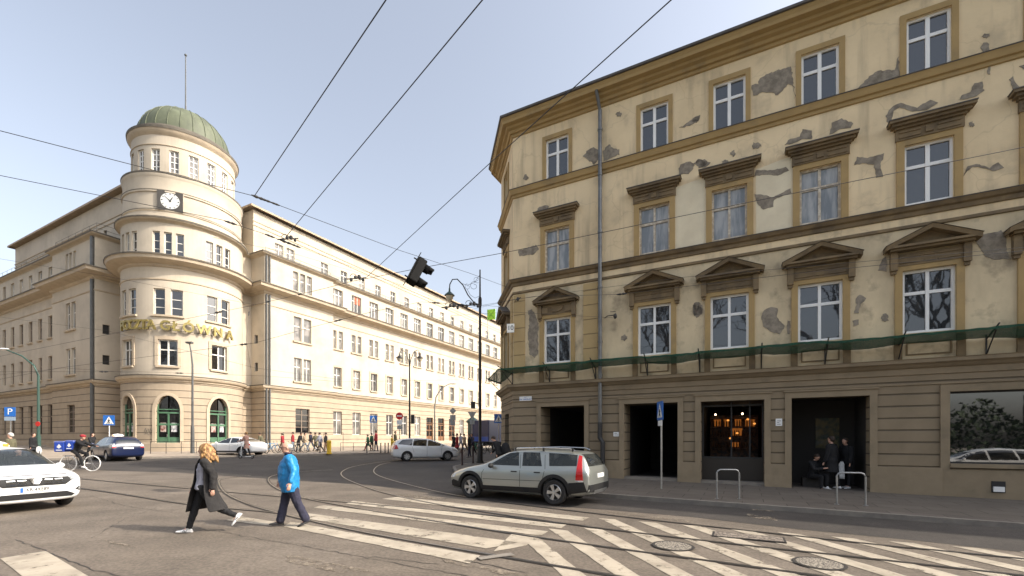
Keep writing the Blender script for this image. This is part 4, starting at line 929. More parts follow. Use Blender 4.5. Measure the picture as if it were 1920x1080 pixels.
for i in range(len(brk)):
    p = brk[i]; n = nrm(i); g = G()
    v = lambda d, z: (p.x + n.x * d, p.y + n.y * d, z)
    g.tube([v(.02, 4.95), v(.80, 5.27)], .022, 6); g.tube([v(.04, 4.5), v(.62, 5.12)], .018, 6); g.tube([v(.03, 4.45), v(.03, 5.1)], .022, 6); g.build('bracket', M_BLK, net, world=True)
# signs and small fittings on the facade
def text_on(M, u, z, d, txt, size, m, parent, tilt=0):
    o = text_mesh(txt, size, .004, m, 'lettering', None); a = Vector(M(u, z, d)); e = (Vector(M(u + 1, z, d)) - a); n = (Vector(M(u, z, d + 1)) - a)
    o.parent = parent; o.location = a - parent.location; o.rotation_euler = (R_(90), 0, math.atan2(e.y, e.x)); return o
hn = empty('house_number_sign', Mc(CL - .30, 7.05, .35), label='small square white plate with the house number 10 on the building corner', cat='sign')
g = G(); Mh = plane_map((*(CC + Vector((-.12, -.32))), 0), (.97, -.24, 0), (-.24, -.97, 0)); g.box(Mh, -.17, .17, 6.84, 7.24, -.06, .0); g.build('sign_plate', mat('plate_white', (.85, .85, .8), .4), hn, world=True); text_on(Mh, 0, 7.04, .006, '10', .3, M_BLK, hn)  # plain white plate, slightly paler than the enamel
g = G(); g.tube([Mh(0, 7.0, -.06), Mh(0, 7.0, -.35)], .02, 6); g.build('bracket', M_BLK, hn, world=True)
ss = empty('street_name_sign', Mf(.66, 3.72, .06), label='white street name plate on the ground floor corner of the ochre building', cat='sign')
g = G(); g.box(Mf, .36, .98, 3.70, 3.90, .045, .06); g.build('sign_plate', M_WHITE, ss, world=True); text_on(Mf, .67, 3.76, .064, 'ŚW. GERTRUDY', .085, M_BLUE, ss); text_on(Mf, .67, 3.85, .064, 'ULICA', .04, M_BLUE, ss)
def plate(u0, u1, z0, z1, lab, m=M_WHITE):
    t = empty('wall_notice', Mf((u0 + u1) / 2, z0, .05), label=lab, cat='notice'); g = G(); g.box(Mf, u0, u1, z0, z1, .0, .03); g.build('sheet', m, t, world=True)
    g = G(); [g.box(Mf, u0 + .04, u1 - .04 - .05 * (k % 2), z0 + .05 + .06 * k, z0 + .065 + .06 * k, .03, .033) for k in range(int((z1 - z0 - .06) / .06))]; g.build('printed_line', M_BLK, t, world=True)
plate(4.72, 4.97, 2.06, 2.24, 'small white notice on the pier left of the dark open passage'); plate(10.55, 10.75, 2.42, 2.68, 'small white notice on the pier between the bar window and the poster doorway')
ve = empty('wall_vent', Mf(16.25, .45, .06), label='small white metal vent flap low on the wall under the shop window', cat='vent')
g = G(); g.box(Mf, 16.1, 16.4, .36, .70, .05, .07); g.build('vent_frame', M_BLK, ve, world=True); g = G(); g.box(Mf, 16.13, 16.37, .39, .54, .07, .11); g.build('vent_flap', M_WHITE, ve, world=True)
el = empty('electrical_boxes', Mf(.5, 1.0, .1), label='pair of pale grey cabinet doors at the corner of the ochre building', cat='cabinet')
g = G(); g.box(Mf, .12, .58, .3, 1.55, .1, .13); g.box(Mf, .60, 1.1, .3, 1.55, .1, .13); g.build('cabinet_door', mat('grey_cabinet', (.33, .29, .24), .6), el, world=True)
cm = empty('wire_anchor', Mf(4.6, 7.0, .3), label='iron wire anchor hook beside the downpipe of the ochre building', cat='anchor')
g = G(); g.tube([Mf(4.35, 7.05, 0), Mf(4.55, 7.02, .35), Mf(4.9, 7.0, .45)], .02, 6); g.ball(Mf(4.9, 6.95, .45), .08, .08, .12, 8); g.tube([Mf(4.6, 7.25, .1), Mf(4.9, 7.15, .4)], .012, 5); g.build('hook', M_BLK, cm, world=True)
cm = empty('wire_anchor', Mf(.4, 8.3, .3), label='iron wire anchor under the string course at the building corner', cat='anchor')
g = G(); g.tube([Mf(.1, 8.35, 0), Mf(.35, 8.3, .35), Mf(.6, 8.35, .4)], .02, 6); g.ball(Mf(.45, 8.3, .4), .07, .07, .1, 8); g.build('hook', M_BLK, cm, world=True)
# unseen block, added left of the frame to shade the post office's left wing
ob = grounded('shading_block', -44, 20, label='plain plastered block added left of the frame to shade the left wing', cat='building')
o0 = Vector((-42, 17.5)); Mo = plane_map((*o0, 0), (*D1, 0), (*D2, 0)); g = G(); oh = [(2 + 3.2 * i, 3.2 + 3.2 * i, z, z + 1.8) for i in range(17) for z in (1.4, 5, 8.4, 11.8, 15.2)]
wall(g, Mo, 0, 58, -1, 19, oh, .2); q4 = [o0, o0 + D1 * 58, o0 + D1 * 58 - D2 * 12, o0 - D2 * 12]
for a, b in zip(q4[1:], q4[2:] + q4[:1]): g.face([(*a, -1), (*b, -1), (*b, 19), (*a, 19)])
g.build('wall', M_STU2, ob, world=True); g = G(); g.face([(*p, 19) for p in q4]); g.build('roof', M_RF, ob, world=True)
x_, y_ = G(), G()
for h in oh:
    x, y = win(None, Mo, *h, None, None, 2, (.62,), parts=False)
    for A, B in ((x_, x), (y_, y)): n = len(A.v); A.v += B.v; A.f += [tuple(k + n for k in f) for f in B.f]; A.m += B.m
o = x_.build('window', M_WW, ob, world=True, kind='stuff'); y_.build('pane', M_GL, o, world=True, kind='stuff')
# roof core closes the building so that its shadow is whole
g = G(); g.face([(*p, 16.6) for p in (Q1 + D2 * 30, Q1, CC, fpt(64), fpt(64, -14), CC + D2 * 30 + EE * 14)]); 
for a, b in ((fpt(64), fpt(64, -14)), (fpt(64, -14), CC + D2 * 14 + EE * 14), (CC + D2 * 14 + EE * 14, CC + D2 * 30 + EE * 14), (CC + D2 * 30 + EE * 14, Q1 + D2 * 30)): g.face([(*a, -1), (*b, -1), (*b, 16.6), (*a, 16.6)])
g.build('roof_slab', M_RF, tb, world=True)
# ------------------------------------------------------------------ vehicles
def paint(name, c, c2=None, met=.0): return mat(name, c, .28, met, coat=.8, c2=c2 or c, ns=2)
M_TYRE = mat('tyre_rubber', (.016, .016, .017), .85, c2=(.03, .028, .026), ns=6); M_RIM = mat('alloy', (.50, .50, .50), .3, .85); M_CLAD = mat('dark_cladding', (.014, .015, .017), .65, c2=(.022, .021, .02), ns=4, spec=.3)
M_CHR = mat('chrome', (.6, .6, .6), .12, 1); M_LENS = mat('headlamp_lens', (.35, .37, .38), .08, .3, c2=(.7, .7, .7), ns=14, det=1); M_TAIL = mat('tail_lamp', (.45, .012, .012), .15, coat=.5); M_AMB = mat('amber_lens', (.6, .2, .05), .2)
M_SEAT = mat('seat_cloth', (.05, .05, .052), .9); M_CARGL = mat('car_glass', (.30, .34, .34), .02, trans=.92, spec=.6); M_CARGL.node_tree.nodes['Principled BSDF'].inputs['IOR'].default_value = 1.12
M_CARGL.node_tree.nodes['Principled BSDF'].inputs['Coat Weight'].default_value = .6
M_TINT = glass('tinted_car_glass', (.012, .014, .015), .03)
def ring(st):
    x, zb, zl, zt, wb, wl, wt = st; dz = zt - zl
    h = [(0, zb), (wb * .8, zb), (wb, zb + .07), ((wb + wl) / 2 + .012, zb + (zl - zb) * .5), (wl, zl - .07), (wl - .035, zl), (wl - .035 - (wl - .035 - wt) * .72, zl + dz * .68), (wt, zl + dz * .90), (wt * .8, zl + dz * .985), (0, zt + .012)]
    return [(x, y, z) for y, z in h] + [(x, -y, z) for y, z in reversed(h[1:-1])]
def hull(stations, lev=2, shrink=0):
    g = G(); rows = []
    for st in stations:
        if shrink: x, zb, zl, zt, wb, wl, wt = st; st = (x, zb, zl, zt - shrink, wb - shrink, wl - shrink, wt - shrink)
        rows.append(ring(st))
    g.grid(rows, True, 0, True); return g
def tmpobj(g, m, nm='tmp'):
    me = bpy.data.meshes.new(nm); me.from_pydata([tuple(v) for v in g.v], [], g.f)
    for x in m: me.materials.append(x)
    me.polygons.foreach_set('material_index', g.m)
    bm = bmesh.new(); bm.from_mesh(me); bmesh.ops.remove_doubles(bm, verts=bm.verts, dist=1e-5); bmesh.ops.recalc_face_normals(bm, faces=bm.faces); bm.to_mesh(me); bm.free()
    o = bpy.data.objects.new(nm, me); COL.objects.link(o); return o
def drop(o): COL.objects.unlink(o); bpy.data.objects.remove(o)
AX = {'L': (Vector((0, -1, 0)), lambda a, b: Vector((a, 3, b))), 'R': (Vector((0, 1, 0)), lambda a, b: Vector((a, -3, b))), 'F': (Vector((-1, 0, 0)), lambda a, b: Vector((5, a, b))), 'B': (Vector((1, 0, 0)), lambda a, b: Vector((-5, a, b))), 'T': (Vector((0, 0, -1)), lambda a, b: Vector((a, b, 5)))}
def panel(bvh, poly, ax, name, m, parent, off=.006, th=.012, step=.07, limit=None):
    """a thin skin following the body, cut to the outline poly"""
    d, f = AX[ax]; P = [Vector(p) for p in poly]; pts = []; n = len(P); edges = []
    for i in range(n):
        a, b = P[i], P[(i + 1) % n]; k = max(1, int((b - a).length / step))
        for j in range(k): pts.append(a.lerp(b, j / k))
    m0 = len(pts); edges = [(i, (i + 1) % m0) for i in range(m0)]
    x0, x1 = min(p.x for p in P), max(p.x for p in P); y0, y1 = min(p.y for p in P), max(p.y for p in P)
    nx, ny = max(1, int((x1 - x0) / step)), max(1, int((y1 - y0) / step))
    for i in range(1, nx):
        for j in range(1, ny): pts.append(Vector((x0 + (x1 - x0) * i / nx, y0 + (y1 - y0) * j / ny)))
    vo, eo, fo, *_ = delaunay_2d_cdt([Vector(p) for p in pts], edges, [], 1, 1e-5)
    V = []
    for p in vo:
        h = bvh.ray_cast(f(p.x, p.y), d)
        V.append(h[0] - d * off if h[0] else None)
    g = G(); ok = [q for q in fo if all(V[i] is not None for i in q)]
    idx = {}
    for q in ok:
        for i in q:
            if i not in idx: idx[i] = len(g.v); g.v.append(tuple(V[i]))
    for q in ok: g.f.append(tuple(idx[i] for i in q)); g.m.append(0)
    # rim going back into the body
    cnt = {}
    for q in ok:
        for a, b in zip(q, q[1:] + q[:1]): cnt[(min(a, b), max(a, b))] = cnt.get((min(a, b), max(a, b)), 0) + 1
    for (a, b), c in cnt.items():
        if c == 1: g.face([V[a], V[b], V[b] + d * th, V[a] + d * th])
    return g.build(name, m, parent, smooth=True)
def strip(bvh, line, w, ax, name, m, parent, off=.004):
    """a narrow seam or trim along a polyline"""
    q = [Vector(p) for p in line]; L, R2 = [], []
    for i, p in enumerate(q):
        t = (q[min(i + 1, len(q) - 1)] - q[max(0, i - 1)]).normalized(); n_ = Vector((-t.y, t.x)) * w / 2; L.append(p + n_); R2.append(p - n_)
    return panel(bvh, L + R2[::-1], ax, name, m, parent, off, .01, .08)
def wheel(parent, x, y, R, spokes=6, rim=M_RIM, w=.22, steer=0):
    s = 1 if y > 0 else -1; g = G(); prof = [(R * .62, -w / 2 + .02), (R * .9, -w / 2), (R * .98, -w / 2 + .025), (R, -w / 4), (R, w / 4), (R * .98, w / 2 - .025), (R * .9, w / 2), (R * .62, w / 2 - .02)]
    g.lathe((0, 0, 0), prof + [prof[0]], 32); o = g.build('wheel', M_TYRE, parent, smooth=True)
    r = G(); r.lathe((0, 0, 0), [(R * .63, w / 2 - .02), (R * .60, w / 2 - .01), (R * .57, w / 2 - .03), (R * .57, -w / 2 + .03)], 32)
    for k in range(spokes):
        a = 2 * math.pi * k / spokes
        for da in ((-.13, .13) if spokes < 8 else (0,)):
            c, s_ = math.cos(a + da), math.sin(a + da); q = .028
            c0, s0 = math.cos(a), math.sin(a)
            r.grid([[(c0 * R * .1 - s0 * q, s0 * R * .1 + c0 * q, w / 2 - .05), (c0 * R * .1 + s0 * q, s0 * R * .1 - c0 * q, w / 2 - .05), (c0 * R * .1 + s0 * q, s0 * R * .1 - c0 * q, w / 2 - .02), (c0 * R * .1 - s0 * q, s0 * R * .1 + c0 * q, w / 2 - .02)],
                    [(c * R * .59 - s_ * q, s_ * R * .59 + c * q, w / 2 - .05), (c * R * .59 + s_ * q, s_ * R * .59 - c * q, w / 2 - .05), (c * R * .59 + s_ * q, s_ * R * .59 - c * q, w / 2 - .015), (c * R * .59 - s_ * q, s_ * R * .59 + c * q, w / 2 - .015)]], True, 0, True)
    r.lathe((0, 0, 0), [(0, w / 2 - .005), (R * .13, w / 2 - .012), (R * .15, w / 2 - .05)], 16)
    ri = r.build('rim', rim, o, smooth=True)
    b = G(); b.lathe((0, 0, 0), [(0, w / 2 - .075), (R * .57, w / 2 - .078), (R * .57, -w / 2 + .04), (0, -w / 2 + .04)], 20); b.build('brake_disc', mat('brake_dark', (.03, .028, .026), .5, .5), o)
    o.rotation_euler = (R_(-90 if s > 0 else 90), 0, steer); o.location = (x, y, R); return o
def car(name, label, cat, px, py, hd, S, body, wheels, R, side_win, ws=None, rw=None, open_=True, spokes=6, rim=M_RIM, cut=None, group=None):
    """S: stations; side_win: list of (x,z) outlines; ws / rw: windscreen, rear window outlines in (y,z)"""
    t = grounded(name, px, py, hd, label=label, cat=cat, group=group)
    n2 = Vector((.0076, -.0125, 1)).normalized(); t.rotation_mode = 'XYZ'
    b = tmpobj(hull(S), [body, M_CLAD]); bake(b, [('SUBSURF', dict(levels=2, render_levels=2))])
    bm = bmesh.new(); bm.from_mesh(b.data); bvh = BVHTree.FromBMesh(bm); bm.free()
    cuts = []
    g = G()
    for x in wheels:
        for s in (-1, 1):
            rr = R + .055; n = 32
            g.grid([[(x + rr * math.cos(2 * math.pi * k / n), s * .58, R + .01 + rr * math.sin(2 * math.pi * k / n)) for k in range(n)], [(x + rr * math.cos(2 * math.pi * k / n), s * 1.3, R + .01 + rr * math.sin(2 * math.pi * k / n)) for k in range(n)]], True, 1, True)
    c = tmpobj(g, [body, M_CLAD]); c.data.polygons.foreach_set('material_index', [1] * len(c.data.polygons)); mods = [('BOOLEAN', dict(operation='DIFFERENCE', solver='EXACT', object=c))]; cuts.append(c)
    if open_:
        xs = [q[0] for w_ in side_win for q in w_]; x0, x1 = min(xs) - .12, max(xs) + .10
        zb_ = .38; cab = [st for st in S if x0 - .02 <= st[0] <= x1 + .9]
        cs = []
        for st in S:
            if st[0] < x0 - .05 or st[0] > x1 + .25: continue
            cs.append((st[0], zb_, min(st[2], .95), st[3] - .05, st[4] - .11, st[5] - .10, st[6] - .045))
        cg = hull(cs); cg.m = [1] * len(cg.f); cv = tmpobj(cg, [body, M_CLAD]); bake(cv, [('SUBSURF', dict(levels=2, render_levels=2))])
        cv.data.polygons.foreach_set('material_index', [1] * len(cv.data.polygons)); cuts.append(cv)
        mods.append(('BOOLEAN', dict(operation='DIFFERENCE', solver='EXACT', object=cv)))
        for w_ in side_win:
            g = G(); g.grid([[(x, -1.4, z) for x, z in w_], [(x, 1.4, z) for x, z in w_]], True, 1, True); o = tmpobj(g, [body, M_CLAD]); cuts.append(o); mods.append(('BOOLEAN', dict(operation='DIFFERENCE', solver='EXACT', object=o)))
        for w_, xa, xb in ((ws, (x0 + x1) / 2, 4), (rw, (x0 + x1) / 2, -4)):
            if w_: g = G(); g.grid([[(xa, y, z) for y, z in w_], [(xb, y, z) for y, z in w_]], True, 1, True); o = tmpobj(g, [body, M_CLAD]); cuts.append(o); mods.append(('BOOLEAN', dict(operation='DIFFERENCE', solver='EXACT', object=o)))
    bake(b, mods)
    for o in cuts: drop(o)
    b.name = 'body'; b.data.name = 'body'; b.parent = t; b.data.polygons.foreach_set('use_smooth', [True] * len(b.data.polygons)); b.data.set_sharp_from_angle(angle=R_(32))
    gl = M_CARGL if open_ else M_TINT; of = -.008 if open_ else .005
    for w_ in side_win:
        panel(bvh, w_, 'L', 'side_window', gl, t, of); panel(bvh, w_, 'R', 'side_window', gl, t, of)
    if ws: panel(bvh, ws, 'F', 'windscreen', gl, t, of)
    if rw: panel(bvh, rw, 'B', 'rear_window', gl, t, of)
    for i, x in enumerate(wheels):
        for s in (-1, 1): wheel(t, x, s * (S[len(S) // 2][5] - .115), R, spokes, rim)
    if open_:
        for x, y in ((.25, .36), (.25, -.36), (-.65, .36), (-.65, -.36)):
            g = G(); g.bx(x - .25, x + .25, y - .24, y + .24, .42, .62); g.build('seat', M_SEAT, t)
            g = G(); g.grid([[(x - .28, y - .23, .6), (x - .18, y - .23, .6), (x - .18, y + .23, .6), (x - .28, y + .23, .6)], [(x - .42, y - .21, 1.18), (x - .34, y - .21, 1.18), (x - .34, y + .21, 1.18), (x - .42, y + .21, 1.18)]], True, 0, True)
            g.bx(x - .44, x - .36, y - .11, y + .11, 1.2, 1.34); g.build('seat_back', M_SEAT, t)
        g = G(); g.bx(.85, 1.2, -.62, .62, .72, .93); g.build('dashboard', M_CLAD, t)
        g = G(); n = 20; g.tube([(.80 + .04 * math.sin(2 * math.pi * k / n), .36 + .18 * math.cos(2 * math.pi * k / n), .92 + .17 * math.sin(2 * math.pi * k / n)) for k in range(n + 1)], .014, 6); g.build('steering_wheel', M_CLAD, t)
    return t, bvh
def mirror(t, x, y, z, m):
    for s in (-1, 1):
        g = G(); g.ball((x, s * y, z), .07, .11, .075, 12); g.tube([(x, s * (y - .16), z - .06), (x, s * y, z - .02)], .025, 6); g.build('wing_mirror', m, t, smooth=True)
def nplate(t, bvh, ax, y0, z0, wd, txt=None, m=M_WHITE):
    o = panel(bvh, [(y0 - wd / 2, z0 - .056), (y0 + wd / 2, z0 - .056), (y0 + wd / 2, z0 + .056), (y0 - wd / 2, z0 + .056)], ax, 'number_plate', m, t, .02, .03)
    if txt:
        h = bvh.ray_cast(AX[ax][1](y0, z0), AX[ax][0])[0]
        q = text_mesh(txt, .115, .002, M_BLK, 'plate_lettering', o, .001); q.location = (h.x + .026, y0 + .03, z0); q.rotation_euler = (R_(90), 0, R_(90)); q.scale = (.8, 1, 1)
        g = G(); g.bx(h.x + .021, h.x + .0235, y0 - wd / 2, y0 - wd / 2 + .045, z0 - .055, z0 + .055); g.build('blue_band', M_BLUE, o)
    return o
def handles(t, bvh, xs, z, m):
    for x in xs:
        for ax in 'LR': panel(bvh, [(x - .09, z - .015), (x + .09, z - .015), (x + .09, z + .015), (x - .09, z + .015)], ax, 'door_handle', m, t, .028, .03)
def seams(t, bvh, lines, w=.012):
    for l in lines:
        for ax in 'LR': strip(bvh, l, w, ax, 'door_seam', M_CLAD, t, .003)
def arches(t, bvh, wheels, R, m, wd=.075):
    for x in wheels:
        for ax in 'LR':
            q = [(x + (R + .05) * math.cos(a), R + .01 + (R + .05) * math.sin(a)) for a in [math.pi * k / 20 - .25 + .5 * k / 20 for k in range(21)]]
            p = [(x + (R + .05 + wd) * math.cos(a), R + .01 + (R + .05 + wd) * math.sin(a)) for a in [math.pi * k / 20 - .25 + .5 * k / 20 for k in range(21)]]
            panel(bvh, q + p[::-1], ax, 'arch_trim', m, t, .015, .03)
# silver estate with dark cladding
SIL = paint('silver_paint', (.34, .355, .33), met=.55)
ES = [(2.36, .30, .56, .60, .55, .60, .45), (2.33, .26, .62, .66, .66, .72, .56), (2.2, .22, .70, .76, .78, .84, .66), (1.9, .20, .80, .87, .88, .90, .72), (1.4, .20, .90, .98, .91, .925, .76), (1.0, .20, .95, 1.04, .92, .93, .76), (.75, .20, .96, 1.18, .925, .93, .72), (.35, .20, .97, 1.40, .93, .93, .66), (.0, .20, .98, 1.475, .93, .93, .645), (-.6, .20, .99, 1.50, .93, .93, .64), (-1.3, .20, 1.0, 1.485, .925, .925, .63), (-1.85, .22, 1.0, 1.45, .90, .905, .60), (-2.08, .24, 1.0, 1.40, .87, .885, .58), (-2.2, .27, .99, 1.18, .84, .86, .62), (-2.3, .30, .92, 1.0, .80, .82, .66), (-2.36, .34, .80, .86, .74, .76, .60)]
ew = [[(.78, 1.03), (.16, 1.385), (-.14, 1.405), (-.26, 1.03)], [(-.36, 1.03), (-.28, 1.41), (-.82, 1.41), (-.98, 1.04)], [(-1.20, 1.05), (-1.10, 1.405), (-1.93, 1.365), (-1.98, 1.07)]]
car1, bv = car('estate_car', 'silver estate car with black lower cladding and roof rails at the crossing', 'car', +.42, 13.5, math.atan2(1.49, -2.53), ES, SIL, (1.42, -1.36), .345, ew, [(-.60, 1.06), (.60, 1.06), (.52, 1.40), (-.52, 1.40)], [(-.64, 1.06), (.64, 1.06), (.52, 1.38), (-.52, 1.38)], spokes=5)
arches(car1, bv, (1.42, -1.36), .345, M_CLAD, .09)
for ax in 'LR':
    panel(bv, [(1.0, .30), (1.0, .43), (-.93, .45), (-.93, .30)], ax, 'sill_cladding', M_CLAD, car1, .012, .03)
    panel(bv, [(-1.79, .32), (-1.79, .62), (-2.2, .66), (-2.27, .40)], ax, 'rear_cladding', M_CLAD, car1, .012, .03); panel(bv, [(1.86, .30), (1.87, .50), (2.1, .55), (2.2, .5), (2.22, .34)], ax, 'front_cladding', M_CLAD, car1, .012, .03)
    panel(bv, [(-1.985, .70), (-2.18, .70), (-2.16, .95), (-2.06, 1.33), (-1.975, 1.36), (-2.0, 1.0)], ax, 'tail_light', M_TAIL, car1, .012, .03)
    panel(bv, [(-1.985, .66), (-2.18, .66), (-2.18, .70), (-1.985, .70)], ax, 'reversing_light', M_LENS, car1, .013, .03)
    panel(bv, [(2.02, .62), (2.24, .60), (2.26, .68), (2.0, .76)], ax, 'headlight', M_LENS, car1, .012, .03)
panel(bv, [(-.8, .30), (.8, .30), (.8, .58), (-.8, .58)], 'B', 'rear_bumper', M_CLAD, car1, .02, .04); panel(bv, [(-.5, .32), (.5, .32), (.5, .42), (-.5, .42)], 'B', 'skid_plate', M_RIM, car1, .03, .04)
nplate(car1, bv, 'B', 0, .80, .5); seams(car1, bv, [[(1.0, .45), (.98, .80), (.86, .98)], [(-.31, .45), (-.31, .98), (-.2, 1.42)], [(-1.03, .70), (-1.09, .98), (-.98, 1.42)], [(.95, .62), (-1.0, .64)]]); handles(car1, bv, (-.12, -.86), .87, M_CLAD); mirror(car1, .62, 1.0, 1.02, M_CLAD)
for s in (-1, 1):
    g = G(); g.tube([(.02, s * .60, 1.47), (-.05, s * .60, 1.525), (-.9, s * .60, 1.55), (-1.7, s * .575, 1.53), (-1.85, s * .565, 1.47)], .018, 8); r = g.build('roof_rail', M_CHR, car1, smooth=True)
    g = G(); [g.tube([(x, s * .59, 1.45), (x, s * .60, 1.54)], .03, 6) for x in (.0, -.9, -1.78)]; g.build('rail_foot', M_CLAD, r)
# taxi: white saloon at the left edge
WHT = paint('white_paint', (.74, .75, .75))
TX = [(2.17, .30, .62, .68, .70, .73, .6), (2.14, .22, .74, .79, .82, .84, .70), (2.0, .20, .82, .87, .88, .89, .74), (1.6, .19, .89, .95, .91, .91, .76), (1.25, .19, .94, 1.01, .92, .915, .77), (1.02, .19, .97, 1.06, .925, .92, .77), (.75, .19, .98, 1.20, .93, .92, .73), (.35, .19, .98, 1.41, .93, .925, .67), (-.05, .19, .98, 1.505, .93, .925, .63), (-.6, .19, .98, 1.515, .93, .92, .62), (-1.2, .20, .98, 1.42, .915, .905, .60), (-1.55, .21, .97, 1.14, .90, .89, .66), (-1.8, .23, .96, 1.04, .87, .86, .68), (-2.1, .28, .90, .96, .80, .80, .62), (-2.17, .34, .8, .85, .74, .74, .55)]
tw = [[(.78, 1.04), (.08, 1.42), (-.22, 1.435), (-.28, 1.03)], [(-.36, 1.03), (-.30, 1.435), (-.85, 1.41), (-1.2, 1.05)]]
txh = math.atan2(-.41, .91)
taxi, bv = car('taxi_saloon', 'white taxi saloon with black grille and roof sign at the left edge', 'taxi', -13.3, 11.45, txh, TX, WHT, (1.33, -1.32), .32, tw, [(-.76, 1.06), (.76, 1.06), (.62, 1.45), (-.62, 1.45)], [(-.6, 1.04), (.6, 1.04), (.5, 1.34), (-.5, 1.34)], spokes=9)
panel(bv, [(-.66, .70), (-.60, .79), (.60, .79), (.66, .70), (.54, .60), (-.54, .60)], 'F', 'grille', M_CLAD, taxi, .012, .03)
for z in (.645, .695, .745):
    for a, b in ((-.48, -.34), (-.30, -.16), (.16, .30), (.34, .48)): panel(bv, [(a, z - .008), (b, z - .008), (b, z + .008), (a, z + .008)], 'F', 'grille_bar', M_CHR, taxi, .02, .02)
panel(bv, [(-.11, .755), (-.08, .78), (.08, .78), (.11, .755), (.05, .65), (-.05, .65)], 'F', 'emblem', M_CHR, taxi, .028, .03)
panel(bv, [(-.72, .35), (-.56, .43), (.56, .43), (.72, .35), (.66, .30), (-.66, .30)], 'F', 'air_intake', M_CLAD, taxi, .012, .03)
for s in (-1, 1):
    panel(bv, [(s * .64, .69), (s * .62, .785), (s * .84, .825), (s * .87, .78), (s * .76, .71)], 'F', 'headlight', M_LENS, taxi, .014, .03)
    fl = panel(bv, [(s * .72, .46), (s * .80, .53), (s * .86, .50), (s * .82, .42)], 'F', 'fog_light', M_CLAD, taxi, .012, .03)
    panel(bv, [(s * .775, .455), (s * .795, .495), (s * .825, .49), (s * .815, .455)], 'F', 'fog_lens', M_LENS, fl, .02, .02)
nplate(taxi, bv, 'F', 0, .52, .52, 'KR 4XE89'); seams(taxi, bv, [[(.95, .4), (.93, .75), (.85, .95)], [(-.32, .4), (-.32, .95)], [(-1.1, .55), (-1.2, .98)]]); handles(taxi, bv, (-.15, -.95), .82, WHT); mirror(taxi, .62, 1.0, 1.0, WHT); arches(taxi, bv, (1.33, -1.32), .32, M_CLAD, .012)
strip(bv, [(-.74, .83), (-.6, .85), (.6, .85), (.74, .83)], .014, 'F', 'bonnet_seam', M_CLAD, taxi, .003)
for s in (-1, 1): strip(bv, [(2.0, s * .60), (1.5, s * .50), (1.02, s * .52)], .012, 'T', 'bonnet_crease', M_CLAD, taxi, -.004)
rs = empty('roof_sign', (0, 0, 0), label=None); rs.parent = None
def roofsign(t, x, z, lit=True, txt='TAXI', m2=M_WHITE, hd=0):
    g = G(); n = 12; rows = []
    for k in range(n + 1):
        y = -.30 + .6 * k / n; h = .14 * math.sqrt(max(0, 1 - (y / .305) ** 2)) + .01; rows.append([(x - .07, y, z), (x + .07, y, z), (x + .05, y, z + h), (x - .05, y, z + h)])
    g.grid(rows, True, 0, True); o = g.build('roof_sign', m2, t, smooth=True)
    g = G(); g.bx(x - .068, x + .069, .17, .285, z + .004, z + .07); g.build('sign_end', mat('orange_end', (.8, .25, .02), .4), o)
    q = text_mesh(txt, .11, .002, M_BLK, 'sign_lettering', o, .001); q.location = (x + .072, -.02, z + .07); q.rotation_euler = (R_(83), 0, R_(90)); return o
COL.objects.unlink(rs); bpy.data.objects.remove(rs)
roofsign(taxi, -.25, 1.515)
# white people carrier crossing towards the right
MP = [(2.28, .28, .58, .62, .55, .58, .45), (2.22, .22, .68, .72, .72, .76, .6), (2.0, .19, .80, .86, .83, .85, .7), (1.6, .18, .90, .99, .87, .875, .74), (1.2, .18, .95, 1.12, .88, .88, .72), (.8, .18, .97, 1.30, .885, .885, .68), (.3, .18, .98, 1.50, .885, .885, .62), (-.2, .18, 1.0, 1.56, .885, .885, .60), (-.9, .18, 1.02, 1.565, .885, .88, .60), (-1.6, .2, 1.05, 1.52, .87, .87, .58), (-2.0, .22, 1.05, 1.42, .85, .85, .56), (-2.15, .25, 1.03, 1.2, .82, .83, .58), (-2.25, .3, .95, 1.0, .8, .8, .6), (-2.29, .36, .75, .8, .74, .74, .5)]
mw = [[(1.25, 1.02), (.55, 1.37), (.1, 1.46), (.02, 1.02)], [(-.06, 1.02), (.02, 1.465), (-.85, 1.49), (-.98, 1.05)], [(-1.05, 1.06), (-.95, 1.485), (-1.65, 1.44), (-1.95, 1.16)]]
def mpv(name, label, cat, x, y, hd, body, roof=False, cut=None):
    t, b_ = car(name, label, cat, x, y, hd, MP, body, (1.42, -1.36), .32, mw, [(-.6, 1.13), (.6, 1.13), (.5, 1.45), (-.5, 1.45)], [(-.62, 1.1), (.62, 1.1), (.5, 1.44), (-.5, 1.44)], open_=False, spokes=7)
    for ax in 'LR':
        panel(b_, [(-1.93, .84), (-2.2, .80), (-2.2, .98), (-2.1, 1.10), (-2.02, 1.10)], ax, 'tail_light', M_TAIL if not roof else M_LENS, t, .012, .03); panel(b_, [(1.75, .72), (2.15, .62), (2.17, .70), (1.75, .86)], ax, 'headlight', M_LENS, t, .012, .03)
    nplate(t, b_, 'B', 0, .82, .5)
    for s in (-1, 1): panel(b_, [(s * .60, .88), (s * .78, .86), (s * .76, 1.08), (s * .66, 1.14)], 'B', 'rear_light', M_LENS if roof else M_TAIL, t, .012, .03); panel(b_, [(s * .60, .84), (s * .78, .82), (s * .78, .90), (s * .60, .92)], 'B', 'brake_light', M_TAIL, t, .014, .03)
    seams(t, b_, [[(.95, .35), (.98, .8), (1.05, .98)], [(-.02, .3), (-.02, 1.0)], [(-.9, .6), (-1.02, .98)]]); handles(t, b_, (.2, -.8), .88, body); mirror(t, .95, .96, 1.05, body)
    panel(b_, [(-.7, .27), (.7, .27), (.7, .38), (-.7, .38)], 'B', 'lower_bumper', M_CLAD, t, .012, .03)
    if roof: roofsign(t, -.2, 1.565, txt='TAXI')
    return t
mpv('people_carrier', 'white people carrier driving away to the right across the dark asphalt', 'car', -6.1, 31.2, math.atan2(.9, 2.35), WHT)
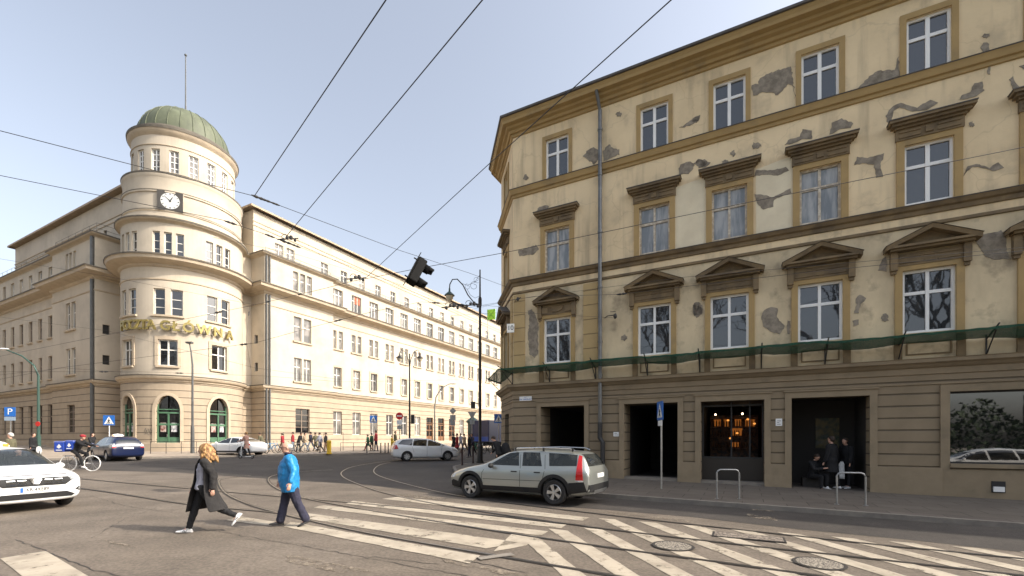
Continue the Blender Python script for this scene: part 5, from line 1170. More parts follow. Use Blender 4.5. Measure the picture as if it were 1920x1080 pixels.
mpv('hatchback', 'dark blue hatchback with a white taxi sign on its roof, seen from behind', 'taxi', -25.9, 29.1, math.atan2(.56, -.83), paint('blue_paint', (.004, .011, .05)), True)
# white crossover parked in front of the tower
CX = [(2.2, .30, .62, .66, .55, .6, .45), (2.12, .25, .76, .80, .76, .78, .62), (1.85, .22, .86, .92, .86, .87, .7), (1.4, .22, .92, 1.0, .90, .90, .74), (1.0, .22, .96, 1.08, .91, .91, .73), (.6, .22, .98, 1.28, .91, .91, .68), (.1, .22, 1.0, 1.49, .91, .91, .6), (-.4, .22, 1.01, 1.52, .91, .905, .58), (-1.0, .23, 1.03, 1.45, .90, .90, .58), (-1.5, .25, 1.05, 1.27, .89, .89, .62), (-1.85, .28, 1.04, 1.12, .87, .86, .66), (-2.1, .34, .98, 1.02, .82, .82, .64), (-2.18, .42, .8, .84, .76, .76, .5)]
cxw = [[(.98, 1.03), (.25, 1.37), (-.15, 1.42), (-.2, 1.03)], [(-.28, 1.03), (-.23, 1.425), (-.85, 1.38), (-1.0, 1.07)], [(-1.06, 1.08), (-.93, 1.37), (-1.45, 1.2)]]
cx, bv = car('crossover_car', 'white coupe-shaped crossover parked in front of the green tower doors', 'car', -21.4, 34.5, math.atan2(.214, -.976), CX, WHT, (1.36, -1.3), .34, cxw, [(-.6, 1.1), (.6, 1.1), (.5, 1.4), (-.5, 1.4)], [(-.6, 1.12), (.6, 1.12), (.5, 1.36), (-.5, 1.36)], open_=False, spokes=5)
for ax in 'LR':
    panel(bv, [(.95, .25), (.95, .45), (-.88, .45), (-.88, .25)], ax, 'sill_cladding', M_CLAD, cx, .012, .03); panel(bv, [(-1.8, .88), (-2.1, .86), (-2.1, .98), (-1.75, .99)], ax, 'tail_light', M_TAIL, cx, .012, .03); panel(bv, [(1.8, .75), (2.1, .68), (2.1, .76), (1.8, .86)], ax, 'headlight', M_LENS, cx, .012, .03)
arches(cx, bv, (1.36, -1.3), .34, M_CLAD, .05); mirror(cx, .85, .99, 1.06, WHT); seams(cx, bv, [[(.9, .45), (.93, .98)], [(-.24, .45), (-.24, 1.0)], [(-.9, .7), (-1.02, 1.03)]]); handles(cx, bv, (-.05, -.8), .88, WHT)
# dark blue delivery truck beside the far corner
tr = grounded('delivery_truck', -1.9, 52, math.atan2(.888, .46), label='dark blue delivery truck standing beyond the lamp post in the side street', cat='truck')
NAV = paint('navy_paint', (.012, .02, .085))
g = G(); g.bx(-3.6, 1.6, -1.2, 1.2, .9, 3.3); bo = g.build('cargo_box', NAV, tr); bake(bo, [('BEVEL', dict(width=.05, segments=2))])
g = G(); g.grid([[(1.65, -1.1, .5), (3.3, -1.1, .5), (3.35, -1.1, 1.4), (2.9, -1.1, 2.5), (1.65, -1.1, 2.6)], [(1.65, 1.1, .5), (3.3, 1.1, .5), (3.35, 1.1, 1.4), (2.9, 1.1, 2.5), (1.65, 1.1, 2.6)]], True, 0, True); cb_ = g.build('cab', NAV, tr); bake(cb_, [('BEVEL', dict(width=.06, segments=2))])
for s in (-1, 1):
    g = G(); g.face([(1.9, s * 1.105, 1.5), (3.1, s * 1.105, 1.5), (2.8, s * 1.105, 2.3), (1.9, s * 1.105, 2.35)]); g.build('cab_window', M_TINT, tr)
    for x in (2.5, -2.3): wheel(tr, x, s * 1.05, .42, 6)
g = G(); g.bx(-3.3, 1.8, -.5, .5, .5, .9); g.build('chassis', M_CLAD, tr)
g = G(); g.bx(-3.62, -3.6, -1.1, 1.1, 1.0, 1.5); g.build('rear_stripe', paint('mid_blue', (.03, .08, .35)), tr)
# bicycles
def bicycle(name, label, x, y, hd, fm, tm, R=.34, group=None, lean=0, rack=False, lift=0):
    t = grounded(name, x, y, hd, lift, label=label, cat='bicycle', group=group); t.rotation_euler = (lean, 0, hd)
    for cx_ in (-.52, .52):
        g = G(); n = 28; g.tube([(cx_ + R * math.cos(2 * math.pi * k / n), 0, R + R * math.sin(2 * math.pi * k / n)) for k in range(n + 1)], .024, 6); w_ = g.build('wheel', tm, t, smooth=True)
        g = G(); [g.tube([(cx_, 0, R), (cx_ + (R - .02) * math.cos(a), 0, R + (R - .02) * math.sin(a))], .003, 3) for a in [2 * math.pi * k / 14 for k in range(14)]]; g.tube([(cx_, -.04, R), (cx_, .04, R)], .03, 8); g.build('spokes', M_STEEL, w_)
    B, S_, H = (-.05, 0, .30), (-.20, 0, .80), (.36, 0, .86)
    g = G(); g.tube([B, S_], .017, 6); g.tube([S_, (.34, 0, .80)], .017, 6); g.tube([B, (.38, 0, .72)], .02, 6); g.tube([(-.52, 0, R), B], .012, 6); g.tube([(-.52, 0, R), (-.19, 0, .74)], .011, 6); g.tube([H, (.40, 0, .66), (.52, 0, R)], .016, 6); g.tube([B, (-.2, 0, .86)], .014, 6); g.build('frame', fm, t, smooth=True)
    g = G(); g.tube([(.33, 0, .86), (.34, 0, .98)], .014, 6); g.tube([(.28, -.29, 1.0), (.36, -.12, 1.0), (.36, .12, 1.0), (.28, .29, 1.0)], .013, 6); g.build('handlebar', M_BLK, t)
    g = G(); g.ball((-.22, 0, .90), .13, .07, .03, 10); g.build('saddle', M_BLK, t, smooth=True)
    g = G(); g.tube([(-.05, -.08, .30), (.06, -.08, .17)], .012, 5); g.tube([(-.05, .08, .30), (-.16, .08, .43)], .012, 5); g.bx(.01, .11, -.17, -.08, .155, .18); g.bx(-.21, -.11, .08, .17, .42, .445); g.tube([(-.05, -.09, .30), (-.05, .09, .30)], .014, 6); g.lathe((0, 0, 0), [], 3) if 0 else None; g.build('crankset', M_BLK, t)
    if rack: g = G(); g.tube([(-.2, .06, .74), (-.72, .06, .76)], .008, 5); g.tube([(-.2, -.06, .74), (-.72, -.06, .76)], .008, 5); g.tube([(-.52, .06, R), (-.6, .06, .76)], .008, 5); g.tube([(-.52, -.06, R), (-.6, -.06, .76)], .008, 5); g.build('luggage_rack', M_BLK, t)
    return t
# ------------------------------------------------------------------ people
M_SKIN = mat('skin', (.56, .33, .235), .6, c2=(.50, .28, .2), ns=9); M_HDK = mat('dark_hair', (.025, .017, .012), .7, c2=(.05, .03, .02), ns=30); M_HBL = mat('blond_hair', (.50, .30, .12), .6, c2=(.17, .08, .03), ns=26, lo=.40, hi=.58, bump=1, bs=45, stretch=(1, 1, .4)); M_HGR = mat('grey_hair', (.55, .52, .48), .7, c2=(.42, .4, .37), ns=30)
def cloth(name, c, k=.7, b=1.): return mat(name, c, .9, c2=tuple(x * k for x in c), ns=7, bump=b, bs=13, stretch=(1, 1, .55))
C_BLK = cloth('black_cloth', (.011, .011, .013)); C_NVY = cloth('navy_cloth', (.03, .03, .055)); C_BLU = cloth('blue_nylon', (.015, .24, .55), .75, 1.); C_BLU.node_tree.nodes['Principled BSDF'].inputs['Roughness'].default_value = .5
C_GRY = cloth('grey_knit', (.36, .36, .42)); C_COAT = cloth('charcoal_coat', (.024, .022, .022), .6); C_RED = cloth('red_cloth', (.35, .03, .04)); C_GRN = cloth('green_cloth', (.03, .12, .06)); C_BEI = cloth('beige_cloth', (.42, .32, .22)); C_OLV = cloth('olive_cloth', (.13, .12, .07)); C_JEAN = cloth('pale_jeans', (.30, .36, .45)); C_PINK = cloth('pink_cloth', (.48, .28, .22)); C_WHT = cloth('white_cloth', (.7, .7, .68)); C_YEL = cloth('yellow_cloth', (.6, .4, .05)); C_BRN = cloth('brown_cloth', (.16, .09, .05))
M_SHOE = mat('black_leather', (.02, .018, .017), .4); M_SHW = mat('white_leather', (.75, .74, .72), .5)
FOLD = bpy.data.textures.new('folds', 'CLOUDS'); FOLD.noise_scale = .075; FOLD.noise_depth = 2
def limb(g, a, b, ra, rb, n=12, fl=1.):
    a, b = Vector(a), Vector(b); d = (b - a); L = d.length; d = d.normalized() if L > 1e-6 else Vector((0, 0, 1)); up = Vector((0, 1, 0)) if abs(d.y) < .9 else Vector((1, 0, 0)); u = d.cross(up).normalized(); v = u.cross(d)
    rows = []
    K = [(-1, .0), (-.85, .55), (-.5, .87), (0, 1)]
    for t, s in K: rows.append([a + d * ra * t + (u * math.cos(2 * math.pi * j / n) + v * fl * math.sin(2 * math.pi * j / n)) * ra * s for j in range(n)])
    for t, s in [(0, 1), (.5, .87), (.85, .55), (1, .0)]: rows.append([b + d * rb * t + (u * math.cos(2 * math.pi * j / n) + v * fl * math.sin(2 * math.pi * j / n)) * rb * s for j in range(n)])
    g.grid(rows, True)
def rings(g, rs, n=20, cap=True):
    """rs: (cx, cy, z, rx, ry)"""
    g.grid([[(cx + rx * math.cos(2 * math.pi * j / n), cy + ry * math.sin(2 * math.pi * j / n), z) for j in range(n)] for cx, cy, z, rx, ry in rs], True, 0, cap)
def skeleton(P):
    """joints from pose angles; x forward, y left"""
    L = {}; lean = P.get('lean', 0)
    rot = lambda v, o, a: Vector((o.x + (v.x - o.x) * math.cos(a) + (v.z - o.z) * math.sin(a), v.y, o.z - (v.x - o.x) * math.sin(a) + (v.z - o.z) * math.cos(a)))
    pel = Vector((0, 0, .95)); tilt = R_(lean)
    for s, sd in ((1, 'l'), (-1, 'r')):
        th, kn, ft = P['leg' + sd]; th, kn, ft = R_(th), R_(kn), R_(ft); hip = Vector((0, s * .095, .93))
        ab = R_(P.get('abd', 2)); k = hip + Vector((math.sin(th), s * math.sin(ab), -math.cos(th) * math.cos(ab))) * .44; a = k + Vector((math.sin(th - kn), s * math.sin(ab) * .3, -math.cos(th - kn))) * .42
        L['hip' + sd], L['knee' + sd], L['ank' + sd] = hip, k, a; L['toe' + sd] = a + Vector((math.cos(ft), s * .12, math.sin(ft))) * .17 + Vector((0, 0, -.05 * math.cos(ft))); L['heel' + sd] = a + Vector((-.05 * math.cos(ft) + .05 * math.sin(ft), 0, -.05 * math.cos(ft) - .05 * math.sin(ft)))
        sh = rot(Vector((0, s * .185, 1.42)), pel, tilt); ua, ub, el = P['arm' + sd]; ua, ub, el = R_(ua), R_(ub), R_(el)
        e = sh + Vector((math.sin(ua), s * math.sin(ub), -math.cos(ua) * math.cos(ub))) * .29; yaw = R_(P.get('in' + sd, 0)); fd = Vector((math.sin(ua + el) * math.cos(yaw), s * (math.sin(ub) * .6 - math.sin(yaw)), -math.cos(ua + el)))
        fd.normalize(); w_ = e + fd * .25; L['sh' + sd], L['el' + sd], L['wr' + sd], L['fd' + sd] = sh, e, w_, fd
    L['rot'] = lambda v: rot(Vector(v), pel, tilt); return L
def person(label, x, y, hd, H=1.75, P=None, top=('j', C_BLK), legs=C_BLK, shoes=M_SHOE, hair=('s', M_HDK), vox=.02, fat=1., lift=0, group=None, base=None, hand=False, extra=None, z=None):
    """one continuous body, clothing and hair as its children"""
    t = grounded('person', x, y, hd, lift, label=label, cat='person', group=group)
    if z is not None: t.location.z = z
    k = H / 1.75; t.scale = (k, k, k); S = skeleton(P); r = S['rot']; g = G(); f = fat
    tr_ = [(0, 0, .86, .10, .155), (0, 0, .95, .112, .165), (0, 0, 1.08, .10, .145), (.005, 0, 1.22, .115, .16), (0, 0, 1.34, .11, .175), (-.01, 0, 1.42, .085, .15), (-.005, 0, 1.47, .058, .07), (.01, 0, 1.56, .05, .052)]
    def bent(rs, n=20, cap=True, gg=None):
        gg = gg or g; rows = []
        for cx, cy, z_, rx, ry in rs: rows.append([r((cx + rx * math.cos(2 * math.pi * j / n), cy + ry * math.sin(2 * math.pi * j / n), z_)) for j in range(n)])
        gg.grid(rows, True, 0, cap)
    bent([(a, b, c, d * (1 + (f - 1) * .8), e * (1 + (f - 1) * .5)) if c < 1.4 else (a, b, c, d, e) for a, b, c, d, e in tr_])
    yaw = Matrix.Rotation(R_(P.get('yaw', 0)), 3, 'Z') @ Matrix.Rotation(R_(P.get('nod', 0)), 3, 'Y'); neck = Vector((.01, 0, 1.57))
    hp = lambda v: r(neck + yaw @ (Vector(v) - neck))
    def hball(gg, c, rx, ry, rz, n=14):
        q = G(); q.ball(c, rx, ry, rz, n); q.v = [hp(v) for v in q.v]; b = len(gg.v); gg.v += q.v; gg.f += [tuple(i + b for i in ff) for ff in q.f]; gg.m += q.m
    hball(g, (.02, 0, 1.675), .098, .078, .093); hball(g, (.055, 0, 1.61), .062, .058, .075); hball(g, (.04, 0, 1.64), .08, .066, .07)
    if vox < .012:
        hball(g, (.125, 0, 1.635), .02, .014, .02, 8); limb(g, hp((.11, 0, 1.675)), hp((.132, 0, 1.635)), .009, .013, 8); hball(g, (.112, 0, 1.59), .012, .026, .009, 8); hball(g, (.105, 0, 1.555), .02, .025, .018, 8); hball(g, (.108, 0, 1.69), .012, .045, .009, 8)
        for s in (-1, 1): hball(g, (.015, s * .078, 1.64), .018, .010, .03, 8)
    for sd in 'lr':
        limb(g, S['hip' + sd], S['knee' + sd], .082 * f, .055); limb(g, S['knee' + sd], S['ank' + sd], .055, .036); limb(g, S['ank' + sd], S['ank' + sd].lerp(S['toe' + sd], .45) + Vector((0, 0, -.005)), .030, .016)
        limb(g, S['sh' + sd], S['el' + sd], .052 * (1 + (f - 1) * .5), .04); limb(g, S['el' + sd], S['wr' + sd], .039, .026)
        fd = S['fd' + sd]; w_ = S['wr' + sd]; s = 1 if sd == 'l' else -1; side = Vector((1, 0, 0)) if abs(fd.z) > .6 else Vector((0, 0, 1)); side = (side - fd * side.dot(fd)).normalized(); nrm_ = fd.cross(side).normalized()
        pc = w_ + fd * .05; limb(g, w_, w_ + fd * .085, .024, .034, 10, .5) if hand else limb(g, w_, w_ + fd * .10, .028, .034, 8, .6)
        if hand:
            inw = nrm_ * (-1 if nrm_.y * s > 0 else 1)
            for i, (o_, l_) in enumerate(((.030, .070), (.011, .080), (-.009, .075), (-.028, .058))):
                b0 = w_ + fd * .10 + side * o_; b1 = b0 + (fd + inw * .25).normalized() * l_ * .45; b2 = b1 + (fd + inw * .8).normalized() * l_ * .35; b3 = b2 + (fd * .6 + inw).normalized() * l_ * .25
                limb(g, b0, b1, .0095, .009, 8); limb(g, b1, b2, .009, .0085, 8); limb(g, b2, b3, .0085, .0075, 8)
            b0 = w_ + fd * .03 + side * .03; b1 = b0 + (fd * .7 + side * .6 + inw * .3).normalized() * .04; limb(g, b0, b1, .012, .011, 8); limb(g, b1, b1 + (fd + inw * .5).normalized() * .032, .011, .009, 8)
    b = g.build('body', M_SKIN, t, smooth=2); bake(b, [('REMESH', dict(mode='VOXEL', voxel_size=vox if not hand else .0075)), ('SMOOTH', dict(factor=.5, iterations=3 if not hand else 4))]); b.data.polygons.foreach_set('use_smooth', [True] * len(b.data.polygons)); b.data.materials.clear(); b.data.materials.append(M_SKIN)
    def garment(name, gg, m, it=3, v=None):
        o = gg.build(name, m, t, smooth=2); bake(o, [('REMESH', dict(mode='VOXEL', voxel_size=v or max(.012, vox))), ('SMOOTH', dict(factor=.5, iterations=it))] + ([('DISPLACE', dict(texture=FOLD, strength=.034 if name != 'trousers' else .02, mid_level=.36)), ('SMOOTH', dict(factor=.5, iterations=1))] if vox < .012 and name != 'hair' else [])); o.data.polygons.foreach_set('use_smooth', [True] * len(o.data.polygons)); o.data.materials.clear(); o.data.materials.append(m); return o
    # trousers
    g2 = G(); loose = P.get('loose', 1.); rings(g2, [(0, 0, .84, .105 * f, .16 * f), (0, 0, .93, .122 * f, .172 * f), (0, 0, 1.0, .115 * f, .162 * f)])
    for sd in 'lr':
        hip, kn, an = S['hip' + sd], S['knee' + sd], S['ank' + sd]; lo = kn.lerp(an, .93)
        limb(g2, hip, kn, .095 * f, .067 * loose); limb(g2, kn, kn.lerp(an, .4), .066 * loose, .064 * loose); limb(g2, kn.lerp(an, .35), lo, .063 * loose, .050 * loose * loose)
    garment('trousers', g2, legs)
    for sd in 'lr':
        g3 = G(); a, to, he = S['ank' + sd], S['toe' + sd], S['heel' + sd]; fwd = (to - he).normalized(); upv = Vector((0, 0, 1)); upv = (upv - fwd * upv.dot(fwd)).normalized(); lat = fwd.cross(upv)
        rows = []
        for q, wd, ht in ((-.03, .012, .02), (-.02, .03, .05), (.0, .038, .085), (.05, .04, .09), (.10, .043, .07), (.16, .050, .052), (.21, .048, .042), (.245, .035, .034), (.262, .012, .018)):
            c = he + fwd * q - upv * .028; rows.append([c + lat * wd * .9, c + lat * wd + upv * .018, c + lat * wd * .8 + upv * ht * .8, c + upv * ht, c - lat * wd * .8 + upv * ht * .8, c - lat * wd + upv * .018, c - lat * wd * .9])
        g3.grid(rows, True, 0, True); sh = g3.build('shoe', shoes, t, smooth=2); bake(sh, [('SUBSURF', dict(levels=1 if vox > .012 else 2, render_levels=1 if vox > .012 else 2))])
        if shoes is M_SHW and vox < .012:
            for s_ in (-1, 1):
                for q in (.075, .10, .125):
                    g4 = G(); c = he + fwd * q - upv * .028 + lat * s_ * .041; g4.face([c + upv * .012 + lat * s_ * .006, c + upv * .012 + fwd * .012 + lat * s_ * .006, c + upv * .05 + fwd * .002 - lat * s_ * .002, c + upv * .05 - fwd * .010 - lat * s_ * .002]); g4.build('shoe_stripe', M_BLK, sh)
    # upper garment
    kind, m = top[0], top[1]; g5 = G(); F2 = f
    hemz = {'p': .73, 'j': .84, 'c': .55, 's': .90, 't': .88}[kind]
    def up(z0, infl): return [(a, b, c, d * (F2 if c < 1.36 else 1) + infl, e * (1 + (F2 - 1) * .6) + infl) for a, b, c, d, e in tr_ if c >= z0 and c < 1.5]
    inf = .028 if kind in 'jcp' else .012
    if 1: low = [(0, 0, hemz, .125 * F2 + inf * (2.2 if kind == 'c' else .6), .175 * F2 + inf * (1.8 if kind == 'c' else .6))]
    if top[0] != 'o':
        bent((low + up(hemz + .06, inf) if kind != 'p' else [(.01, 0, .73, .165, .235), (.015, 0, .86, .185, .245), (.025, 0, 1.0, .20, .25), (.025, 0, 1.15, .20, .25), (.015, 0, 1.28, .185, .24), (0, 0, 1.38, .15, .22), (-.01, 0, 1.44, .11, .17)]) + [(-.005, 0, 1.49, .072, .085), (.0, 0, 1.52, .064, .066)], gg=g5)
        if F2 > 1.1 and kind != 'p': q = G(); q.ball((.03, 0, 1.08), .12 * F2, .165 * F2, .28, 16); q.v = [r(v) for v in q.v]; b_ = len(g5.v); g5.v += q.v; g5.f += [tuple(i + b_ for i in ff) for ff in q.f]; g5.m += q.m
        if 0: q = G(); q.ball((.06, 0, 1.06), .14 * F2, .17 * F2, .17, 14); q.v = [r(v) for v in q.v]; b_ = len(g5.v); g5.v += q.v; g5.f += [tuple(i + b_ for i in ff) for ff in q.f]; g5.m += q.m
        for sd in 'lr':
            limb(g5, S['sh' + sd], S['el' + sd], .068 * (1 + (F2 - 1) * .5) + inf * .5, .055 + inf * .4); limb(g5, S['el' + sd], S['el' + sd].lerp(S['wr' + sd], .9), .053 + inf * .4, .042 + inf * .3)
        garment({'p': 'jacket', 'j': 'jacket', 'c': 'coat', 's': 'shirt', 't': 'sweater'}[kind], g5, m)
    # hair
    hk, hm = hair
    if hk == 's': q = G(); hball(q, (.0, 0, 1.70), .104, .086, .085); hball(q, (-.03, 0, 1.655), .08, .08, .08); garment('hair', q, hm, 2)
    if hk == 'cap': q = G(); hball(q, (.01, 0, 1.715), .108, .09, .075); hball(q, (.10, 0, 1.71), .06, .06, .012); garment('hat', q, hm, 2)
    if hk == 'helmet': q = G(); hball(q, (.0, 0, 1.715), .135, .10, .085); garment('helmet', q, hm, 2)
    if hk == 'l':
        q = G(); hball(q, (-.005, 0, 1.70), .112, .096, .088)
        for a in range(-7, 8):
            aa = R_(180 + a * 17); x0, y0 = .095 * math.cos(aa), .088 * math.sin(aa)
            pts = [hp((x0 * .8 + .0, y0 * .8, 1.73))]
            nj = 5 + (a * 7 + 3) % 3
            for j in range(1, nj): pts.append(hp((x0 * (1 + .11 * j) - .006 * j + .020 * math.sin(j * 2.2 + a), y0 * (1 + .07 * j) + .020 * math.cos(j * 2 + a * 1.7), 1.73 - .060 * j)))
            for jj, (p0, p1) in enumerate(zip(pts, pts[1:])): limb(q, p0, p1, .026, .025 if jj < nj - 2 else .010, 8)
        for a in range(26): p0 = hp((random.uniform(-.16, -.02), random.uniform(-.13, .13), random.uniform(1.42, 1.62))); limb(q, p0, p0 + Vector((random.uniform(-.02, .0), random.uniform(-.01, .01), -.06)), .022, .012, 6)
        garment('hair', q, hm, 1, .012)
    if hk == 'bald': q = G(); hball(q, (-.025, 0, 1.665), .082, .084, .062); garment('hair', q, hm, 2, .01)
    # rest the figure on its lowest point
    if base is None and z is None:
        lo = min(min((v[2] for v in (S['toe' + sd], S['heel' + sd]))) for sd in 'lr') - .03; t.location.z -= lo * k
    elif z is not None: t.location.z = z
    return t, S, hp, r, garment
ST = dict(legl=(6, 4, 0), legr=(-6, 4, 0), arml=(5, 8, 12), armr=(-5, 8, 12))
WK = dict(legl=(24, 4, 12), legr=(-20, 22, -42), arml=(-22, 8, 18), armr=(22, 8, 25), lean=3)
WK2 = dict(legl=(-18, 18, -38), legr=(22, 5, 10), arml=(20, 8, 25), armr=(-22, 8, 15), lean=3)
# the woman in the open coat, striding left
wx, wy = gp(352, 1002); whd = math.atan2(-.46, -.89)
PW = dict(legl=(-27, 34, -62), legr=(18, 2, 4), arml=(-34, 14, 36), armr=(12, 8, 20), lean=-5, nod=12, yaw=-12, loose=1.0)
wm, S, hp, r, garment = person('woman with long blond curls in open charcoal coat, grey top and white trainers crossing left', wx + .18, wy + .16, whd, 1.72, PW, ('t', C_GRY), C_BLK, M_SHW, ('l', M_HBL), .010, .95, hand=True)
g = G(); q = []                                      # open coat: a sheet round the back, flaring below
levels = [(1.475, .085, .115, .0), (1.42, .125, .215, .0), (1.32, .150, .225, .0), (1.15, .155, .215, -.01), (1.0, .17, .225, -.02), (.85, .21, .26, -.03), (.7, .255, .295, -.055), (.56, .30, .335, -.085), (.46, .335, .36, -.11)]
n = 36
for li, (z_, rx, ry, dx) in enumerate(levels):
    row = []; op = 34 + li * 2.2
    for j in range(n + 1):
        a = R_(50 + op + (360 - 2 * op) * j / n); wv = 1 + .035 * math.sin(a * 9 + li * .35) * min(1, li / 4)
        row.append(r((dx + rx * wv * math.cos(a), ry * wv * math.sin(a), z_ + (-.05 * math.cos(a) if li > 6 else 0))))
    q.append(row)
g.grid(q); ct_ = g.build('coat', C_COAT, wm, smooth=2); bake(ct_, [('SOLIDIFY', dict(thickness=.014, offset=1)), ('SUBSURF', dict(levels=1, render_levels=1))])
g = G()
for sd in 'lr': limb(g, S['sh' + sd], S['el' + sd], .078, .066); limb(g, S['el' + sd], S['el' + sd].lerp(S['wr' + sd], 1.0), .064, .056)
garment('sleeves', g, C_COAT)
for s_ in ():
    g = G(); g.grid([[r((.115, s_ * .06, 1.46)), r((.10, s_ * .12, 1.47))], [r((.160, s_ * .06, 1.36)), r((.135, s_ * .15, 1.38))], [r((.165, s_ * .075, 1.22)), r((.15, s_ * .115, 1.24))]]); o = g.build('lapel', C_COAT, wm, smooth=2); bake(o, [('SOLIDIFY', dict(thickness=.012))])
for sd in 'lr':
    a, kn = S['ank' + sd], S['knee' + sd]; g = G(); limb(g, a, a.lerp(kn, .12), .042, .042); g.build('sock', C_WHT, wm, smooth=2)
# the man in the blue jacket
mx, my = gp(516, 988); mhd = math.atan2(-.5, -.866)
PM = dict(legl=(-16, 8, -22), legr=(13, 2, 4), arml=(-14, 30, 30), armr=(4, 26, 22), lean=3, nod=8, loose=1.3, abd=5)
mn, S, hp, r, garment = person('stout grey-haired man with glasses in bright blue jacket and navy trousers crossing left', mx + .28, my + .06, mhd, 1.72, PM, ('p', C_BLU), C_NVY, M_SHOE, ('bald', M_HGR), .010, 1.3, hand=True)
g = G(); 
for s_ in (-1, 1):
    for k in range(14):
        a, b_ = 2 * math.pi * k / 14, 2 * math.pi * (k + 1) / 14; g.tube([hp((.122, s_ * .032 + .026 * math.cos(a), 1.665 + .018 * math.sin(a))), hp((.122, s_ * .032 + .026 * math.cos(b_), 1.665 + .018 * math.sin(b_)))], .003, 4)
    g.tube([hp((.12, s_ * .058, 1.668)), hp((.02, s_ * .082, 1.665))], .003, 4)
g.tube([hp((.124, -.006, 1.668)), hp((.124, .006, 1.668))], .003, 4); g.build('glasses', M_BLK, mn)
g = G(); g.grid([[r((.0 + .078 * math.cos(R_(a)), .088 * math.sin(R_(a)), 1.49)) for a in range(0, 360, 20)], [r((.01 + .075 * math.cos(R_(a)), .078 * math.sin(R_(a)), 1.555)) for a in range(0, 360, 20)]], True); o = g.build('collar', C_NVY, mn, smooth=2); bake(o, [('SOLIDIFY', dict(thickness=.015))])
g = G(); g.grid([[r((.155, y_, z_)) for y_ in (.03, .10)] for z_ in (1.36, 1.39)]) ; g.build('chest_logo', M_WHITE, mn)
g = G(); g.tube([r((.10, .0, 1.45)), r((.20, .0, 1.28)), r((.226, 0, 1.1)), r((.20, 0, .83))], .006, 5); g.build('zip', C_NVY, mn)
# courier on a bicycle with white tyres
bx_, by_ = gp(146, 880); bx_, by_ = -20.6, 21.2; bhd = math.atan2(.10, .99)
M_TW = mat('white_tyre', (.78, .77, .74), .6)
bicycle('courier_bicycle', 'black courier bicycle with thick white tyres behind the taxi', bx_, by_, bhd, M_BLK, M_TW, .36, rack=True)
PC = dict(legl=(70, 75, 5), legr=(42, 25, -10), arml=(58, 6, 18), armr=(58, 6, 18), lean=28, nod=-18)
cr_, S, hp, r, garment = person('cycling courier in dark clothes with red helmet and blue delivery backpack', bx_ - .22, by_, bhd, 1.74, PC, ('j', C_BLK), C_BLK, M_SHW, ('helmet', C_RED), .018, 1., z=gz(bx_, by_) + .04)
M_BAG = mat('blue_bag_fabric', (.02, .07, .42), .6, c2=(.015, .05, .32), ns=3)
def sbag(name, loc, hd, sx, sy, sz, lab):
    t = empty(name, loc, hd, label=lab, cat='delivery bag'); g = G(); g.bx(-sx / 2, sx / 2, -sy / 2, sy / 2, 0, sz); o = g.build('bag', M_BAG, t); bake(o, [('BEVEL', dict(width=.03, segments=2))])
    for s in (-1, 1): g = G(); g.face([(-sx * .22, s * (sy / 2 + .004), sz * .45), (0, s * (sy / 2 + .004), sz * .30), (sx * .25, s * (sy / 2 + .004), sz * .48), (0, s * (sy / 2 + .004), sz * .75)]); g.face([(-sx * .3, s * (sy / 2 + .004), sz * .12), (sx * .3, s * (sy / 2 + .004), sz * .12), (sx * .3, s * (sy / 2 + .004), sz * .2), (-sx * .3, s * (sy / 2 + .004), sz * .2)]); g.build('white_mark', M_WHITE, o)
    g = G(); g.bx(-sx / 2 - .005, sx / 2 + .005, -sy / 2 - .005, sy / 2 + .005, sz * .93, sz * .95); g.build('piping', M_WHITE, o); return t
zb0 = gz(bx_, by_)
sbag('delivery_backpack', (bx_ - .36, by_, zb0 + 1.0), bhd, .36, .40, .46, 'blue delivery backpack with white mark on the back of the cycling courier'); sbag('delivery_box', (bx_ - .80, by_ - .02, zb0 + .92), bhd, .44, .44, .50, 'square blue delivery box with white mark on the rack behind the courier')
# scooter and its rider
sx_, sy_ = -18.9, 31.6; shd = math.atan2(.05, -1)
sc_ = grounded('kick_scooter', sx_, sy_, shd, label='white electric kick scooter ridden past the white crossover', cat='scooter')
for xx in (-.45, .45):
    g = G(); g.lathe((0, 0, 0), [(.07, -.025), (.12, -.02), (.12, .02), (.07, .025), (.07, -.025)], 20); w_ = g.build('wheel', M_TYRE, sc_, smooth=True); w_.rotation_euler = (R_(90), 0, 0); w_.location = (xx, 0, .12)
g = G(); g.bx(-.38, .28, -.08, .08, .13, .18); g.build('deck', M_WHITE, sc_); g = G(); g.tube([(.28, 0, .17), (.40, 0, .3), (.33, 0, 1.1)], .028, 8); g.tube([(.45, 0, .12), (.39, 0, .32)], .022, 6); g.build('stem', M_WHITE, sc_); g = G(); g.tube([(.30, -.24, 1.13), (.33, 0, 1.11), (.30, .24, 1.13)], .017, 6); g.build('handlebar', M_BLK, sc_); g = G(); g.bx(-.56, -.35, -.05, .05, .22, .235); g.build('mudguard', M_WHITE, sc_)
person('fair-haired scooter rider in a long pinkish coat', sx_ + .02, sy_, shd, 1.70, dict(legl=(14, 14, 0), legr=(-10, 6, 0), arml=(35, 8, 35), armr=(35, 8, 35), lean=2), ('c', C_PINK), C_BLK, M_SHOE, ('s', M_HBL), .02, 1., lift=.18)
